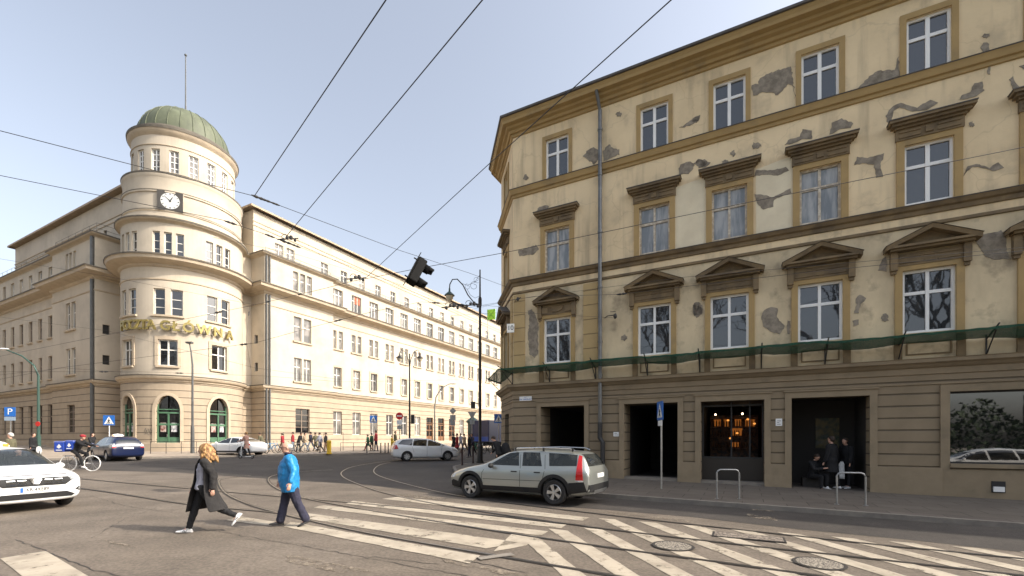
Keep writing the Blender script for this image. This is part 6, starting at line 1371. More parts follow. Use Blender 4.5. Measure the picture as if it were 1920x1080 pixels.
# pedestrians on the post office pavement
def ped(label, px, Y, hdg, H, pose, top, legs=C_BLK, hair=('s', M_HDK), fat=1., group='pedestrians by the post office'):
    X = (px - 960) / F_ * Y; return person(label, X, Y, R_(hdg), H, pose, top, legs, M_SHOE, hair, .028, fat, .125, group)
ped('pedestrian in dark red jacket, leftmost of the row by the post office', 530, 40, 180, 1.68, WK, ('j', C_RED), C_BRN)
ped('pedestrian in red jacket behind the row of parked bicycles', 549, 41, 200, 1.76, ST, ('j', C_RED), C_JEAN)
ped('pedestrian in black jacket leaning over a bicycle', 560, 39, 0, 1.74, dict(ST, lean=18), ('j', C_BLK), C_BLK)
ped('pedestrian in beige jacket and pale jeans walking right', 571, 40, 0, 1.72, WK, ('j', C_BEI), C_JEAN)
ped('pedestrian in navy jacket and pale jeans striding, under the two-light window', 583, 41, 180, 1.82, WK, ('j', C_NVY), C_JEAN)
ped('pedestrian in olive coat walking behind another in grey', 592, 41, 170, 1.72, WK2, ('c', C_OLV), C_BLK)
ped('pedestrian in pale grey coat near the yellow bollard', 600, 40, 180, 1.74, WK2, ('c', C_GRY), C_BLK)
ped('pedestrian in black vest with white bag beside the yellow bollard', 611, 40, 190, 1.72, ST, ('j', C_BLK), C_BRN)
ped('pedestrian in green coat and red shoes', 690, 43, 180, 1.6, WK, ('c', C_GRN), C_RED)
ped('pedestrian in green jacket beside the red-topped pedestrian', 697, 43, 170, 1.7, ST, ('j', C_GRN), C_BLK)
ped('tall pedestrian in bright red jacket and dark trousers', 705, 43, 180, 1.95, ST, ('j', C_RED), C_NVY)
ped('pedestrian in yellow trousers between two bollards', 735, 42, 0, 1.5, ST, ('j', C_YEL), C_YEL)
ped('dark pedestrian in front of the no-entry sign', 741, 44, 0, 1.9, ST, ('c', C_OLV), C_BLK)
ped('cyclist in dark clothes resting among the parked bicycles', 492, 38, 180, 1.72, dict(ST, lean=20), ('j', C_OLV), C_BLK)
for i, (px, tp, lg, lb) in enumerate(((851, C_BLK, C_BLK, 'pedestrian in black coat, leftmost before the brown doors'), (857, C_RED, C_BRN, 'pedestrian in dark red coat before the brown doors'), (864, C_GRY, C_JEAN, 'pedestrian in grey jacket between the red coat and the black cap'), (871, C_BEI, C_BRN, 'pedestrian in tan trousers and black cap near the lamp post'), (880, C_BLK, C_NVY, 'pedestrian in black stepping off by the slim bollards'), (885, C_NVY, C_BLK, 'pedestrian in navy jacket just left of the lamp post'))):
    ped(lb, px, (40, 38, 42, 39, 33, 36)[i], 150 + 40 * (i % 3), 1.74, (WK, ST, WK2)[i % 3], ('c' if i in (0, 1) else 'j', tp), lg, ('cap' if i == 3 else 's', M_HDK), group='pedestrians near the lamp post')
# hunched figure behind the silver car, with a rucksack
person('person in black with a big black rucksack leaning forward behind the silver car', -.55, 20.5, R_(160), 1.78, dict(WK, lean=24, nod=20), ('j', C_BLK), C_BLK, M_SHOE, ('s', M_HDK), .02, 1.15, .125)
rk = empty('rucksack', (-.30, 20.42, gz(-.5, 20.5) + 1.22), R_(160), label='large round black rucksack on the back of the leaning person', cat='rucksack'); g = G(); g.ball((0, 0, 0), .21, .23, .32, 14); o = g.build('bag', C_BLK, rk, smooth=True); g = G(); g.ball((-.14, 0, -.08), .12, .17, .14, 12); g.build('pocket', C_BLK, rk, smooth=True)
# people at the left edge
person('older pedestrian in olive parka standing behind the taxi roof', (20 - 960) / F_ * 20, 20, R_(200), 1.78, ST, ('j', C_OLV), C_BLK, M_SHOE, ('s', M_HGR), .02, 1.25, 0)
person('pedestrian all in black walking past the post office return wall', (172 - 960) / F_ * 30, 30, R_(0), 1.75, WK, ('c', C_BLK), C_BLK, M_SHOE, ('s', M_HDK), .028, 1.05, .0)
person('dark-clothed pedestrian left of the courier bicycle', (62 - 960) / F_ * 27, 27, R_(20), 1.72, ST, ('j', C_BLK), C_BLK, M_SHOE, ('s', M_HDK), .028, 1.1, 0)
# the taxi driver
tc_ = taxi.location; cth, sth = math.cos(txh), math.sin(txh); dl = Vector((.22, .36)); dp_ = Vector((tc_.x + dl.x * cth - dl.y * sth, tc_.y + dl.x * sth + dl.y * cth))
person('taxi driver in a dark jacket at the wheel of the white taxi', dp_.x, dp_.y, txh, 1.68, dict(legl=(82, 70, 10), legr=(82, 60, 10), arml=(50, 8, 20), armr=(50, 8, 20), lean=-12), ('j', C_BLK), C_BLK, M_SHOE, ('s', M_HDK), .022, 1., z=tc_.z - .26)
# the doorway group
sp = fpt(11.72, -.55)
person('seated person with dark curly hair on the doorway step holding a phone', sp.x, sp.y, R_(-75), 1.70, dict(legl=(96, 100, 0), legr=(90, 92, 0), arml=(38, 6, 62), armr=(38, 6, 62), inl=35, inr=35, lean=10, nod=25), ('j', C_BLK), C_BLK, M_SHW, ('s', M_HDK), .016, 1., z=gz(*sp) + .12 - .50)
g = G()
cs = fpt(11.72, -.63); sb = grounded('door_step_block', cs.x, cs.y, math.atan2(EE.y, EE.x), .1, label='dark low block the seated person sits on in the doorway', cat='block'); g.bx(-.3, .3, -.02, .45, 0, .34); o = g.build('block', M_IN2, sb); bake(o, [('BEVEL', dict(width=.02, segments=2))])
sp = fpt(12.25, -.40)
person('standing person in long black coat with white shoes in front of the poster doorway', sp.x, sp.y, R_(115), 1.80, dict(ST, legl=(8, 6, 0), legr=(-8, 4, 0), abd=5), ('c', C_BLK), C_BLK, M_SHW, ('s', M_HDK), .016, 1.12, .125)
sp = fpt(12.75, -.75)
person('person in black holding a pale jacket at the right side of the doorway', sp.x, sp.y, R_(190), 1.74, dict(ST, lean=6), ('j', C_BLK), C_BLK, M_SHW, ('s', M_HDK), .018, 1., .125)
jk = empty('pale_jacket', (*fpt(12.55, -.50), gz(*sp) + .45), R_(-20), label='pale grey jacket hanging from the hand of the right person in the doorway', cat='jacket'); g = G(); n = 8
g.grid([[(-.08 + .16 * j / n, .02 * math.sin(j * 1.7 + i), .62 - .1 * i + .0) if i else (-.03 + .06 * j / n, 0, .62) for j in range(n + 1)] for i in range(7)]); o = g.build('cloth', C_WHT, jk, smooth=2); bake(o, [('SOLIDIFY', dict(thickness=.02))])
# ------------------------------------------------------------------ street furniture
def gl(px, Y): X = (px - 960) / F_ * Y; return X, Y
def bell_lamp(g_, p, m, s=1.):
    g = G(); g.lathe(p, [(.0, .42 * s), (.05 * s, .40 * s), (.06 * s, .22 * s), (.13 * s, .15 * s), (.30 * s, .0), (.32 * s, -.05 * s), (.26 * s, -.06 * s)], 16); h = g.build('lamp_head', m, g_, smooth=True)
    g = G(); g.lathe(p, [(.24 * s, -.06 * s), (.22 * s, -.22 * s), (.10 * s, -.36 * s), (0, -.38 * s)], 16); g.build('lamp_glass', mat('lamp_glass', (.62, .56, .42), .25, spec=.6), h, smooth=True)
# tall ornate pole with one hooked lamp
X, Y = gl(900, 27.4); lp = grounded('street_lamp', X, Y, 0, .12, label='tall black pole with one bell lamp on a curled bracket by the building corner', cat='street lamp')
g = G(); g.tube([(0, 0, 0), (0, 0, .1)], .24, 12); g.tube([(0, 0, .1), (0, 0, .95)], [.19, .15], 12); g.tube([(0, 0, .95), (0, 0, 1.05), (0, 0, 1.15)], [.19, .19, .12], 12); g.tube([(0, 0, 1.1), (0, 0, 10.2)], [.095, .075], 12); g.tube([(0, 0, 9.6), (0, 0, 9.7), (0, 0, 10.1), (0, 0, 10.2)], [.08, .11, .11, .08], 12); g.tube([(0, 0, 10.2), (0, 0, 11.9)], [.055, .04], 8); g.build('pole', M_BLK, lp, smooth=True)
arc_ = [(-.05, 0, 9.75), (-.35, 0, 9.85), (-.75, 0, 10.35), (-1.05, 0, 10.95), (-1.4, 0, 11.32), (-1.7, 0, 11.3), (-1.86, 0, 11.0), (-1.88, 0, 10.75)]
g = G(); g.tube(arc_, .035, 8); g.build('bracket', M_BLK, lp, smooth=True)
def curl(cx_, cz, R0, a0, tn, n=20): return [(cx_ + R0 * (1 - .75 * i / n) * math.cos(R_(a0 + tn * i / n)), 0, cz + R0 * (1 - .75 * i / n) * math.sin(R_(a0 + tn * i / n))) for i in range(n + 1)]
g = G(); g.tube([(0, 0, 11.6), (-.35, 0, 11.1), (-.8, 0, 10.95), (-1.1, 0, 11.05)], .012, 5); g.tube(curl(-.35, 10.9, .3, 60, 420), .012, 5); g.tube(curl(-.75, 10.85, .2, 100, 400), .010, 5); g.tube(curl(-.2, 11.3, .22, -60, -400), .010, 5); g.tube([(0, 0, 10.3), (-.3, 0, 10.15), (-.6, 0, 10.35), (-.8, 0, 10.7)], .012, 5); g.build('scrollwork', M_BLK, lp)
bell_lamp(lp, (-1.88, 0, 10.35), M_POST, 1.0)
g = G(); g.tube([(0, 0, 3.6), (-.35, 0, 3.7)], .03, 6); g.build('signal_arm', M_BLK, lp); g = G(); g.bx(-.55, -.3, -.12, .12, 3.35, 3.75); o = g.build('signal_head', M_BLK, lp)
# twin-lamp ornate post
X, Y = gl(768, 40); tl = grounded('street_lamp', X, Y, 0, .12, label='ornate black post with two bell lamps on arched arms', cat='street lamp')
g = G(); g.tube([(0, 0, 0), (0, 0, 1.1)], [.2, .14], 10); g.tube([(0, 0, 1.1), (0, 0, 8.9)], [.09, .06], 10); g.build('pole', M_BLK, tl, smooth=True)
for s in (-1, 1):
    g = G(); g.tube([(0, 0, 7.6), (s * .12, 0, 8.4), (s * .4, 0, 9.1), (s * .75, 0, 9.25), (s * .92, 0, 8.95)], .03, 6); g.build('arm', M_BLK, tl); bell_lamp(tl, (s * .92, 0, 8.55), M_BLK, .95)
g = G(); g.bx(.14, .42, -.14, .14, 2.6, 3.4); o = g.build('signal_head', M_BLK, tl); g = G(); g.bx(.1, .18, -.03, .03, 2.7, 2.75); g.bx(.1, .18, -.03, .03, 3.2, 3.25); g.build('signal_bracket', M_BLK, tl)
# slim modern lamp before the tower
X, Y = gl(361, 36.3); ml = grounded('street_lamp', X, Y, 0, .12, label='slim green-grey lamp post with a small flat head in front of the tower', cat='street lamp')
g = G(); g.tube([(0, 0, 0), (0, 0, 2.2)], [.15, .12], 10); g.tube([(0, 0, 2.2), (0, 0, 7.2), (-.12, 0, 8.3), (-.25, 0, 9.0)], [.09, .07, .05, .045], 8); g.build('pole', M_PIPE, ml, smooth=True); g = G(); g.bx(-.50, .0, -.15, .15, 8.95, 9.10); o = g.build('lamp_head', M_PIPE, ml); bake(o, [('BEVEL', dict(width=.04, segments=2))])
# curved modern lamp further along and one on the far left
X, Y = gl(815, 47); cl = grounded('street_lamp', X, Y, 0, .12, label='thin grey lamp post curving over to the right before the long facade', cat='street lamp')
g = G(); g.tube([(0, 0, 0), (0, 0, 4.6), (.15, 0, 5.6), (.7, 0, 6.5), (1.5, 0, 6.95), (1.9, 0, 7.0)], [.09, .07, .06, .05, .04, .04], 8); g.build('pole', M_STEEL, cl, smooth=True); g = G(); g.ball((2.0, 0, 6.97), .28, .1, .06, 10); g.build('lamp_head', M_STEEL, cl, smooth=True)
X, Y = gl(72, 27.5); ll = grounded('street_lamp', X, Y, 0, 0, label='green lamp post with a long arm reaching left at the left edge', cat='street lamp')
g = G(); g.tube([(0, 0, 0), (0, 0, 1.6)], [.14, .12], 10); g.tube([(0, 0, 1.6), (0, 0, 5.3), (-.25, 0, 5.9), (-1.0, 0, 6.5), (-2.0, 0, 6.9)], [.08, .06, .05, .045, .04], 8); g.build('pole', M_POST, ll, smooth=True); g = G(); g.ball((-2.2, 0, 6.93), .42, .14, .07, 12); g.build('lamp_head', M_WHITE, ll, smooth=True)
g = G(); g.tube([(.1, -.12, 2.3), (.1, -.14, 2.3)], .15, 14); g.build('round_sign', M_RED, ll)
# road signs
def sign(label, px, Y, pole_h, size, kind, hd=0, lift=.12, r=.03, extra=None, pm=M_STEEL):
    X, Y = gl(px, Y); t = grounded('road_sign', X, Y, R_(hd), lift, label=label, cat='road sign')
    g = G(); g.tube([(0, 0, 0), (0, 0, pole_h)], r, 8); g.build('pole', pm, t); h = size / 2; zc_ = pole_h - h
    g = G()
    if kind in ('ped', 'park', 'back', 'plain'): g.bx(-h, h, -.05, -.035, zc_ - h, zc_ + h)
    elif kind == 'noentry': g.tube([(0, -.05, zc_), (0, -.035, zc_)], h, 24)
    elif kind == 'diamond': g.grid([[(0, -.05, zc_ - h), (h, -.05, zc_), (0, -.05, zc_ + h), (-h, -.05, zc_)], [(0, -.035, zc_ - h), (h, -.035, zc_), (0, -.035, zc_ + h), (-h, -.035, zc_)]], True, 0, True)
    elif kind == 'yield': g.grid([[(0, -.05, zc_ - h), (h, -.05, zc_ + h * .8), (-h, -.05, zc_ + h * .8)], [(0, -.035, zc_ - h), (h, -.035, zc_ + h * .8), (-h, -.035, zc_ + h * .8)]], True, 0, True)
    o = g.build('sign_plate', {'ped': M_BLUE, 'park': M_BLUE, 'noentry': M_RED}.get(kind, M_STEEL), t); F = -.054
    if kind == 'ped':
        g = G(); g.face([(-h * .85, F, zc_ - h * .75), (h * .85, F, zc_ - h * .75), (0, F, zc_ + h * .8)]); tr2 = g.build('white_triangle', M_WHITE, o)
        g = G(); q = lambda a, b, w_: g.tube([(a[0] * h, F - .003, zc_ + a[1] * h), (b[0] * h, F - .003, zc_ + b[1] * h)], w_ * h, 5)
        q((.02, .15), (-.02, -.2), .09); q((-.02, -.2), (.2, -.6), .06); q((-.02, -.2), (-.22, -.6), .06); q((0, .05), (.22, -.12), .045); q((0, .05), (-.2, -.1), .045); g.ball((.03 * h, F - .003, zc_ + .30 * h), .08 * h, .004, .08 * h, 8)
        for k in (-.5, -.1, .35): g.bx(k * h, (k + .18) * h, F - .002, F - .001, zc_ - .73 * h, zc_ - .64 * h)
        g.build('walking_figure', M_BLK, tr2)
    if kind == 'park': q = text_mesh('P', size * .95, .003, M_WHITE, 'letter', o); q.location = (0, F, zc_); q.rotation_euler = (R_(90), 0, 0)
    if kind == 'noentry': g = G(); g.bx(-h * .72, h * .72, F - .001, F, zc_ - h * .17, zc_ + h * .17); g.build('white_bar', M_WHITE, o)
    if kind == 'diamond': g = G(); s_ = h * .6; g.face([(0, F, zc_ - s_), (s_, F, zc_), (0, F, zc_ + s_), (-s_, F, zc_)]); g.build('centre', mat('grey_plate', (.2, .2, .19), .5), o)
    if extra:
        for (dz, w_, hh, m) in extra: g = G(); g.bx(-w_ / 2, w_ / 2, -.05, -.035, zc_ - h - dz - hh, zc_ - h - dz); g.build('small_plate', m, t)
    return t
sign('blue pedestrian crossing sign on a white pole left of the first tower door', 205, 33, 3.05, .74, 'ped', 12, 0, pm=M_WHITE)
sign('blue parking sign with a letter P over a small plate at the left edge', 20, 24, 3.15, .5, 'park', 12, 0, extra=[(.02, .5, .2, mat('grey_blue_plate', (.25, .33, .42), .5))])
sign('red no-entry sign with a white bar above two small plates', 749, 38.5, 3.55, .62, 'noentry', 12, extra=[(.05, .45, .4, M_WHITE), (.5, .4, .35, M_STEEL)])
sign('blue pedestrian crossing sign before the third ground-floor window', 700, 40, 3.3, .62, 'ped', 20)
sign('blue pedestrian crossing sign right of the tall lamp pole', 935, 32, 3.2, .64, 'ped', 0)
sign('blue sign turned almost edge-on on a steel pole beside the ochre facade', 1240, 15.0, 2.95, .62, 'ped', -91, extra=[(.02, .42, .18, M_WHITE)])
sign('grey diamond-shaped sign back with panels below', 849, 40, 4.1, .62, 'diamond', 180, extra=[(.05, .5, .5, M_STEEL), (.6, .42, .4, M_STEEL)])
sign('grey triangular sign back left of the tall lamp pole', 885, 36, 3.6, .7, 'yield', 180, extra=[(.02, .4, .35, M_STEEL)])
# hanging traffic signal: black case seen from behind, swaying on its span wire
pts_ = at(785, 512, 12.6); ts = empty('traffic_signal', pts_, 0, label='black traffic signal hanging tilted from the span wire', cat='traffic signal'); ts.rotation_euler = (R_(-8), R_(26), R_(25))
g = G(); g.bx(-.19, .07, -.17, .17, -.40, .40); M_MATTE = mat('matte_black', (.006, .006, .006), .8, spec=.2); o = g.build('case', M_MATTE, ts); bake(o, [('BEVEL', dict(width=.035, segments=2))])
g = G(); g.bx(-.215, -.195, -.24, .24, -.46, .46); g.build('backing_board', M_MATTE, ts)
for z_ in (-.24, .24):
    g = G(); n = 16; rows = []
    for xx, rr in ((.07, .13), (.34, .12)): rows.append([(xx - (.12 if (xx > .1 and math.sin(2 * math.pi * j / n) < -.2) else 0), rr * math.cos(2 * math.pi * j / n), z_ + rr * math.sin(2 * math.pi * j / n)) for j in range(n)])
    g.grid(rows, True); o = g.build('visor', M_MATTE, ts, smooth=True); bake(o, [('SOLIDIFY', dict(thickness=.01))])
g = G(); g.tube([(-.3, 0, .34), (-.19, 0, .34)], .02, 6); g.tube([(-.3, 0, -.3), (-.19, 0, -.3)], .02, 6); g.build('clamp', M_BLK, ts)
# bollards, racks, railing
def bollard(label, X, Y, h, r, m, group=None, cap=True):
    t = grounded('bollard', X, Y, 0, .12, label=label, cat='bollard', group=group); g = G(); g.lathe((0, 0, 0), [(0, 0), (r * 1.25, 0), (r * 1.25, h * .08), (r, h * .12), (r, h * .85), (r * 1.15, h * .87), (r * 1.1, h * .93), (r * .7, h * .99), (0, h)], 14); g.build('post', m, t, smooth=True); return t
bollard('slim dark bollard, left of the pair beside the lamp pole', -2.84, 25.3, 1.0, .05, mat('dark_red_iron', (.045, .02, .018), .5)); bollard('slim dark bollard, nearer the lamp pole', -2.36, 26.9, 1.05, .05, mat('dark_red_iron', (.045, .02, .018), .5))
X, Y = gl(617, 36.6); bollard('fat yellow bollard on the kerb beside the group of pedestrians', X, Y, 1.15, .17, M_YEL)
X, Y = gl(737, 38.5); bollard('fat yellow bollard just behind the white people carrier', X, Y, 1.1, .16, M_YEL)
for i, px in enumerate((600, 688, 714, 722, 728)): X, Y = gl(px, 38.5 + i * .4); bollard('thin black bollard on the pavement edge by the post office', X, Y, .9, .045, M_BLK, 'thin black bollards')
def rack(label, px0, py0, px1, py1, h=.82):
    a, b = gp(px0, py0, .1), gp(px1, py1, .1); c = (a + b) / 2; w_ = (b - a).length; t = grounded('bicycle_rack', c.x, c.y, math.atan2(b.y - a.y, b.x - a.x), .12, label=label, cat='bicycle rack'); g = G(); q = w_ / 2; rr = .1
    g.tube([(-q, 0, 0), (-q, 0, h - rr), (-q + .03, 0, h - .03), (-q + rr, 0, h), (q - rr, 0, h), (q - .03, 0, h - .03), (q, 0, h - rr), (q, 0, 0)], .024, 10); g.build('hoop', M_STEEL, t, smooth=True)
    for s in (-q, q): g = G(); g.tube([(s, 0, 0), (s, 0, .012)], .06, 12); g.build('base_plate', M_STEEL, t)
rack('bare steel hoop bicycle rack before the bar window', 1344, 936, 1386, 937, .84); rack('bare steel hoop bicycle rack before the poster doorway', 1569, 947, 1623, 950, .86)
def railing(label, pa, pb, h, posts, lift=.12, rails_=(1., .5)):
    a, b = Vector(pa), Vector(pb); t = grounded('railing', *a, 0, lift, label=label, cat='railing'); g = G()
    for k in range(posts + 1): p = a.lerp(b, k / posts); dz = gz(*p) - gz(*a); g.tube([(p.x - a.x, p.y - a.y, dz), (p.x - a.x, p.y - a.y, dz + h)], .022, 5)
    g.build('posts', M_BLK, t); g = G()
    for q in rails_: g.tube([(0, 0, h * q), (b.x - a.x, b.y - a.y, h * q + gz(*b) - gz(*a))], .018, 5)
    g.build('rails', M_BLK, t)
railing('low thin black railing in front of the green tower doors', (-28.4, 34.9), (-24.6, 36.3), .95, 4); railing('long thin black railing behind the waiting pedestrians', (-23, 41), (-16.5, 43.4), 1.75, 4, rails_=(1.,)); railing('low thin barrier right of the yellow bollard', (-16.2, 42), (-14.0, 42.6), .8, 2)
# parked bicycles by the post office
M_BB = paint('sky_blue_paint', (.05, .28, .55))
def bikes(specs, group):
    for lab, px, Y, hd, m in specs: X, Y = gl(px, Y); bicycle('bicycle', lab, X, Y, R_(hd), m, M_TYRE, .34, group, lift=.125)
bikes([('sky blue parked bicycle right of the crossover', 505, 37, 20, M_BB), ('second sky blue parked bicycle, half behind the first', 511, 38, 35, M_BB), ('white-framed parked bicycle nearest the crossover', 492, 36.4, 150, M_WHITE), ('dark parked bicycle between the pedestrians', 548, 38.6, 170, M_BLK), ('dark parked bicycle beside the person leaning over', 560, 38.2, 10, M_STEEL)], 'bicycles parked by the post office')
bikes([('green parked bicycle left of the navy truck', 893, 42, 70, paint('bike_green', (.02, .2, .1))), ('pale parked bicycle beside the lamp pole base', 905, 41, 95, M_WHITE), ('dark parked bicycle under the crossing sign', 914, 40, 60, M_BLK)], 'bicycles parked near the lamp post')
# parked motor scooter at the left
X, Y = gl(68, 25); ms = grounded('motor_scooter', X, Y, R_(-30), 0, label='dark parked motor scooter with white front behind the taxi', cat='scooter')
for xx in (-.6, .6):
    g = G(); g.lathe((0, 0, 0), [(.12, -.06), (.24, -.05), (.25, 0), (.24, .05), (.12, .06), (.12, -.06)], 20); w_ = g.build('wheel', M_TYRE, ms, smooth=True); w_.rotation_euler = (R_(90), 0, 0); w_.location = (xx, 0, .25)
g = G(); g.ball((-.4, 0, .58), .42, .17, .22, 14); g.ball((0, 0, .33), .4, .15, .08, 12); o = g.build('body', M_BLK, ms, smooth=True); g = G(); g.ball((-.3, 0, .83), .36, .14, .07, 12); g.build('saddle', M_BLK, ms, smooth=True)
g = G(); g.tube([(.6, 0, .25), (.42, 0, 1.0)], .03, 8); g.tube([(.40, -.3, 1.05), (.42, 0, 1.0), (.40, .3, 1.05)], .018, 6); g.build('fork', M_BLK, ms); g = G(); g.grid([[(.50, -.1, .6), (.54, 0, .58), (.50, .1, .6)], [(.44, -.12, .8), (.50, 0, .8), (.44, .12, .8)], [(.42, -.08, .98), (.46, 0, 1.0), (.42, .08, .98)]]); o = g.build('front_shield', M_WHITE, ms, smooth=2); bake(o, [('SOLIDIFY', dict(thickness=.03))])
# dark green kiosk beside the navy truck
X, Y = gl(886, 50); kk = grounded('advert_column', X, Y, 0, .12, label='dark green advertising column behind the triangular sign', cat='column')
g = G(); g.lathe((0, 0, 0), [(.62, 0), (.62, .3), (.55, .32), (.55, 2.9), (.7, 3.0), (.72, 3.15), (.5, 3.35), (.15, 3.6), (0, 3.9)], 24); g.build('shaft', M_POST, kk, smooth=True)
# lime green banner at the roofline
bnr = empty('roof_banner', at(921, 600, 56), R_(-20), label='small lime green banner standing at the far roofline', cat='banner'); g = G(); g.bx(-.55, .55, -.02, .02, .05, 1.35); o = g.build('banner_cloth', mat('lime_cloth', (.38, .72, .05), .6), bnr); g = G(); g.tube([(-.5, -.03, .1), (.5, -.03, 1.3)], .03, 4); g.tube([(.5, -.03, .1), (-.5, -.03, 1.3)], .03, 4); g.build('cross_stay', mat('dark_lime', (.15, .4, .03), .6), o); g = G(); g.tube([(-.5, 0, -2.5), (-.5, 0, 1.4)], .03, 5); g.build('mast', M_STEEL, bnr)
# manholes and drain cover
M_COB = mat('manhole_iron', (.36, .32, .26), .7, .1, c2=(.06, .05, .045), ns=38, det=2, lo=.48, hi=.55, bump=1, bs=60)
def manhole(label, c, r):
    t = grounded('manhole_cover', c.x, c.y, 0, .0, label=label, cat='manhole cover'); nrm_ = Vector((.0076, -.0125, 1)); 
    for nm, r0, r1, dz, m in (('rim', r * .93, r * 1.08, .0195, M_GROOVE), ('cover', 0, r * .92, .021, M_COB)):
        g = G(); q = [[(rr * math.cos(R_(a)), rr * math.sin(R_(a)), gz(rr * math.cos(R_(a)), rr * math.sin(R_(a))) + dz) for a in range(0, 360, 12)] for rr in (r0, r1)]; g.grid(q, True) if r0 else g.face(q[1]); g.build(nm, m, t)
manhole('round cast manhole cover in the hatched road marking, left one', gp(1262, 1025), .33); manhole('round cast manhole cover near the bottom edge, right one', gp(1536, 1058), .33)
dc = gp(1402, 1008); dr = grounded('drain_cover', dc.x, dc.y, math.atan2(-.45, .89), label='long rectangular iron cover set between the tram rails', cat='drain cover')
g = G(); g.bx(-.62, .62, -.24, .24, .0, .021); g.build('frame', M_GROOVE, dr); g = G(); g.bx(-.58, .58, -.2, .2, .0, .025); fr_ = g.build('grid', mat('drain_iron', (.33, .28, .23), .6, .1, c2=(.12, .10, .085), ns=24, det=2, lo=.45, hi=.55, bump=1, bs=50), dr)
pj = gp(930, 1045); pjt = grounded('rail_point_box', pj.x, pj.y, math.atan2(.45, .89), label='small pale plated cover beside the near tram rail in the crossing', cat='cover'); ca_, sa_ = math.cos(0), math.sin(0); g = G(); zz = lambda a, b: (lambda w_: gz(w_.x, w_.y) - gz(pj.x, pj.y) + .021)(pj + Vector((a * .894 - b * .447, a * .447 + b * .894))); g.face([(a, b, zz(a, b)) for a, b in ((-.3, -.08), (.3, -.08), (.3, .08), (-.3, .08))]); g.build('plate', M_KERB, pjt)
# ------------------------------------------------------------------ overhead wires
def wire(label, pts, r=.009, sag=.0, ins=None, cat='wire', n=10):
    q = [at(*p) for p in pts]; t = empty('overhead_wire', q[0], label=label, cat=cat); f = []
    for a, b in zip(q, q[1:]):
        for i in range(n): s = i / n; p = a.lerp(b, s); p.z -= sag * 4 * s * (1 - s); f.append(p)
    f.append(q[-1]); g = G(); g.tube([p - q[0] for p in f], r, 5); g.build('cable', M_BLK, t)
    for (i, s, k) in (ins or []):
        p = q[i].lerp(q[i + 1], s) - q[0]; d = (q[i + 1] - q[i]).normalized(); g = G(); g.tube([p - d * .16 * k, p - d * .05 * k, p, p + d * .05 * k, p + d * .16 * k], [.012, .035 * k, .02, .035 * k, .012], 7); g.build('insulator', M_BLK, t, smooth=True)
    return t
wire('thick contact wire rising from the tower side to the top edge, leftmost of three', [(737, -20, 5.5), (478, 366, 10.2)], .0085)
wire('thick contact wire from above the long facade to the top edge, middle of three', [(917, -15, 5.5), (537, 443, 12.1)], .0085)
wire('thick contact wire crossing before the ochre cornice to the top edge, rightmost of three', [(1275, -15, 5.5), (912, 312, 9.5), (685, 522, 15.2)], .0085)
wire('span wire from the left edge over the tower lantern down past the long roof', [(-20, 240, 8), (478, 368, 10.2), (745, 468, 13.5), (880, 512, 17), (955, 540, 21)], .007, ins=[(1, .02, 1), (1, .06, .8), (1, .11, .7)])
wire('span wire from the left edge across the clock to the wire junction', [(-20, 325, 9.5), (415, 412, 11.4), (500, 440, 12), (560, 463, 12.6)], .007, ins=[(1, .2, .9), (2, .1, .8), (2, .6, 1.1), (2, .9, .9)])
wire('faint span wire continuing right from the junction over the facade windows', [(560, 463, 12.6), (660, 500, 15), (820, 560, 20), (945, 600, 26)], .005)
wire('signal span wire from the facade junction past the hanging signal across the ochre upper windows', [(662, 527, 15), (700, 520, 14.5), (785, 503, 12.7), (945, 474, 12.2), (1400, 380, 11), (1940, 272, 9.8)], .008)
wire('span wire crossing the gilded letters up to the hanging fittings', [(-20, 672, 24), (467, 574, 20), (600, 543, 17), (662, 527, 15)], .008, ins=[(0, .9, 1.5), (1, .3, 1), (1, .75, 1)])
wire('span wire crossing below the gilded letters towards the lamp pole', [(-20, 715, 24), (110, 690, 23), (478, 643, 20), (590, 612, 19), (700, 584, 19), (790, 566, 19), (880, 572, 20), (900, 574, 27)], .008, ins=[(1, .95, 1.4), (3, .4, 1.2), (5, .3, 1.2), (5, .8, 1.3)])
wire('faint wire from the left edge over the tower third storey', [(-20, 482, 20), (200, 518, 21), (480, 572, 24)], .006)
wire('pale wire across the left facade at first floor height', [(-20, 592, 22), (200, 620, 22), (480, 690, 22), (640, 712, 24)], .005)
wire('wire running level over the ground floor of the left facade', [(-20, 697, 22), (260, 697, 24), (500, 705, 26), (640, 716, 28), (860, 712, 36)], .006, ins=[(0, .75, 1.3), (1, .3, 1.3)])
wire('wire just below the first floor sills of the left facade', [(-20, 705, 24), (120, 690, 24), (260, 700, 26)], .006)
wire('upper tram wire from the lamp pole across the ochre facade to the right edge', [(878, 577, 18), (1000, 556, 15), (1160, 552, 13.5), (1500, 512, 11.2), (1940, 468, 9.5)], .006, ins=[(2, .02, 1)])
wire('lower tram wire from the lamp pole across the ochre facade to the right edge', [(878, 582, 19), (960, 562, 18), (1280, 520, 12.5), (1600, 492, 11), (1940, 462, 10)], .005)
wire('wire from the corner anchor to the lamp pole', [(900, 572, 27), (960, 577, 22), (975, 545, 20.2)], .007)
wire('wire pair end passing before the house number', [(845, 592, 24), (960, 585, 19), (1150, 596, 17.2)], .006)
wire('thin drop wire beside the tall downpipe of the post office', [(468, 575, 21), (462, 640, 20.5), (470, 690, 22)], .005, ins=[(0, .2, .8)])
wire('faint cable before the upper windows of the long facade', [(400, 445, 16), (560, 478, 18), (700, 520, 22), (860, 580, 30)], .005)
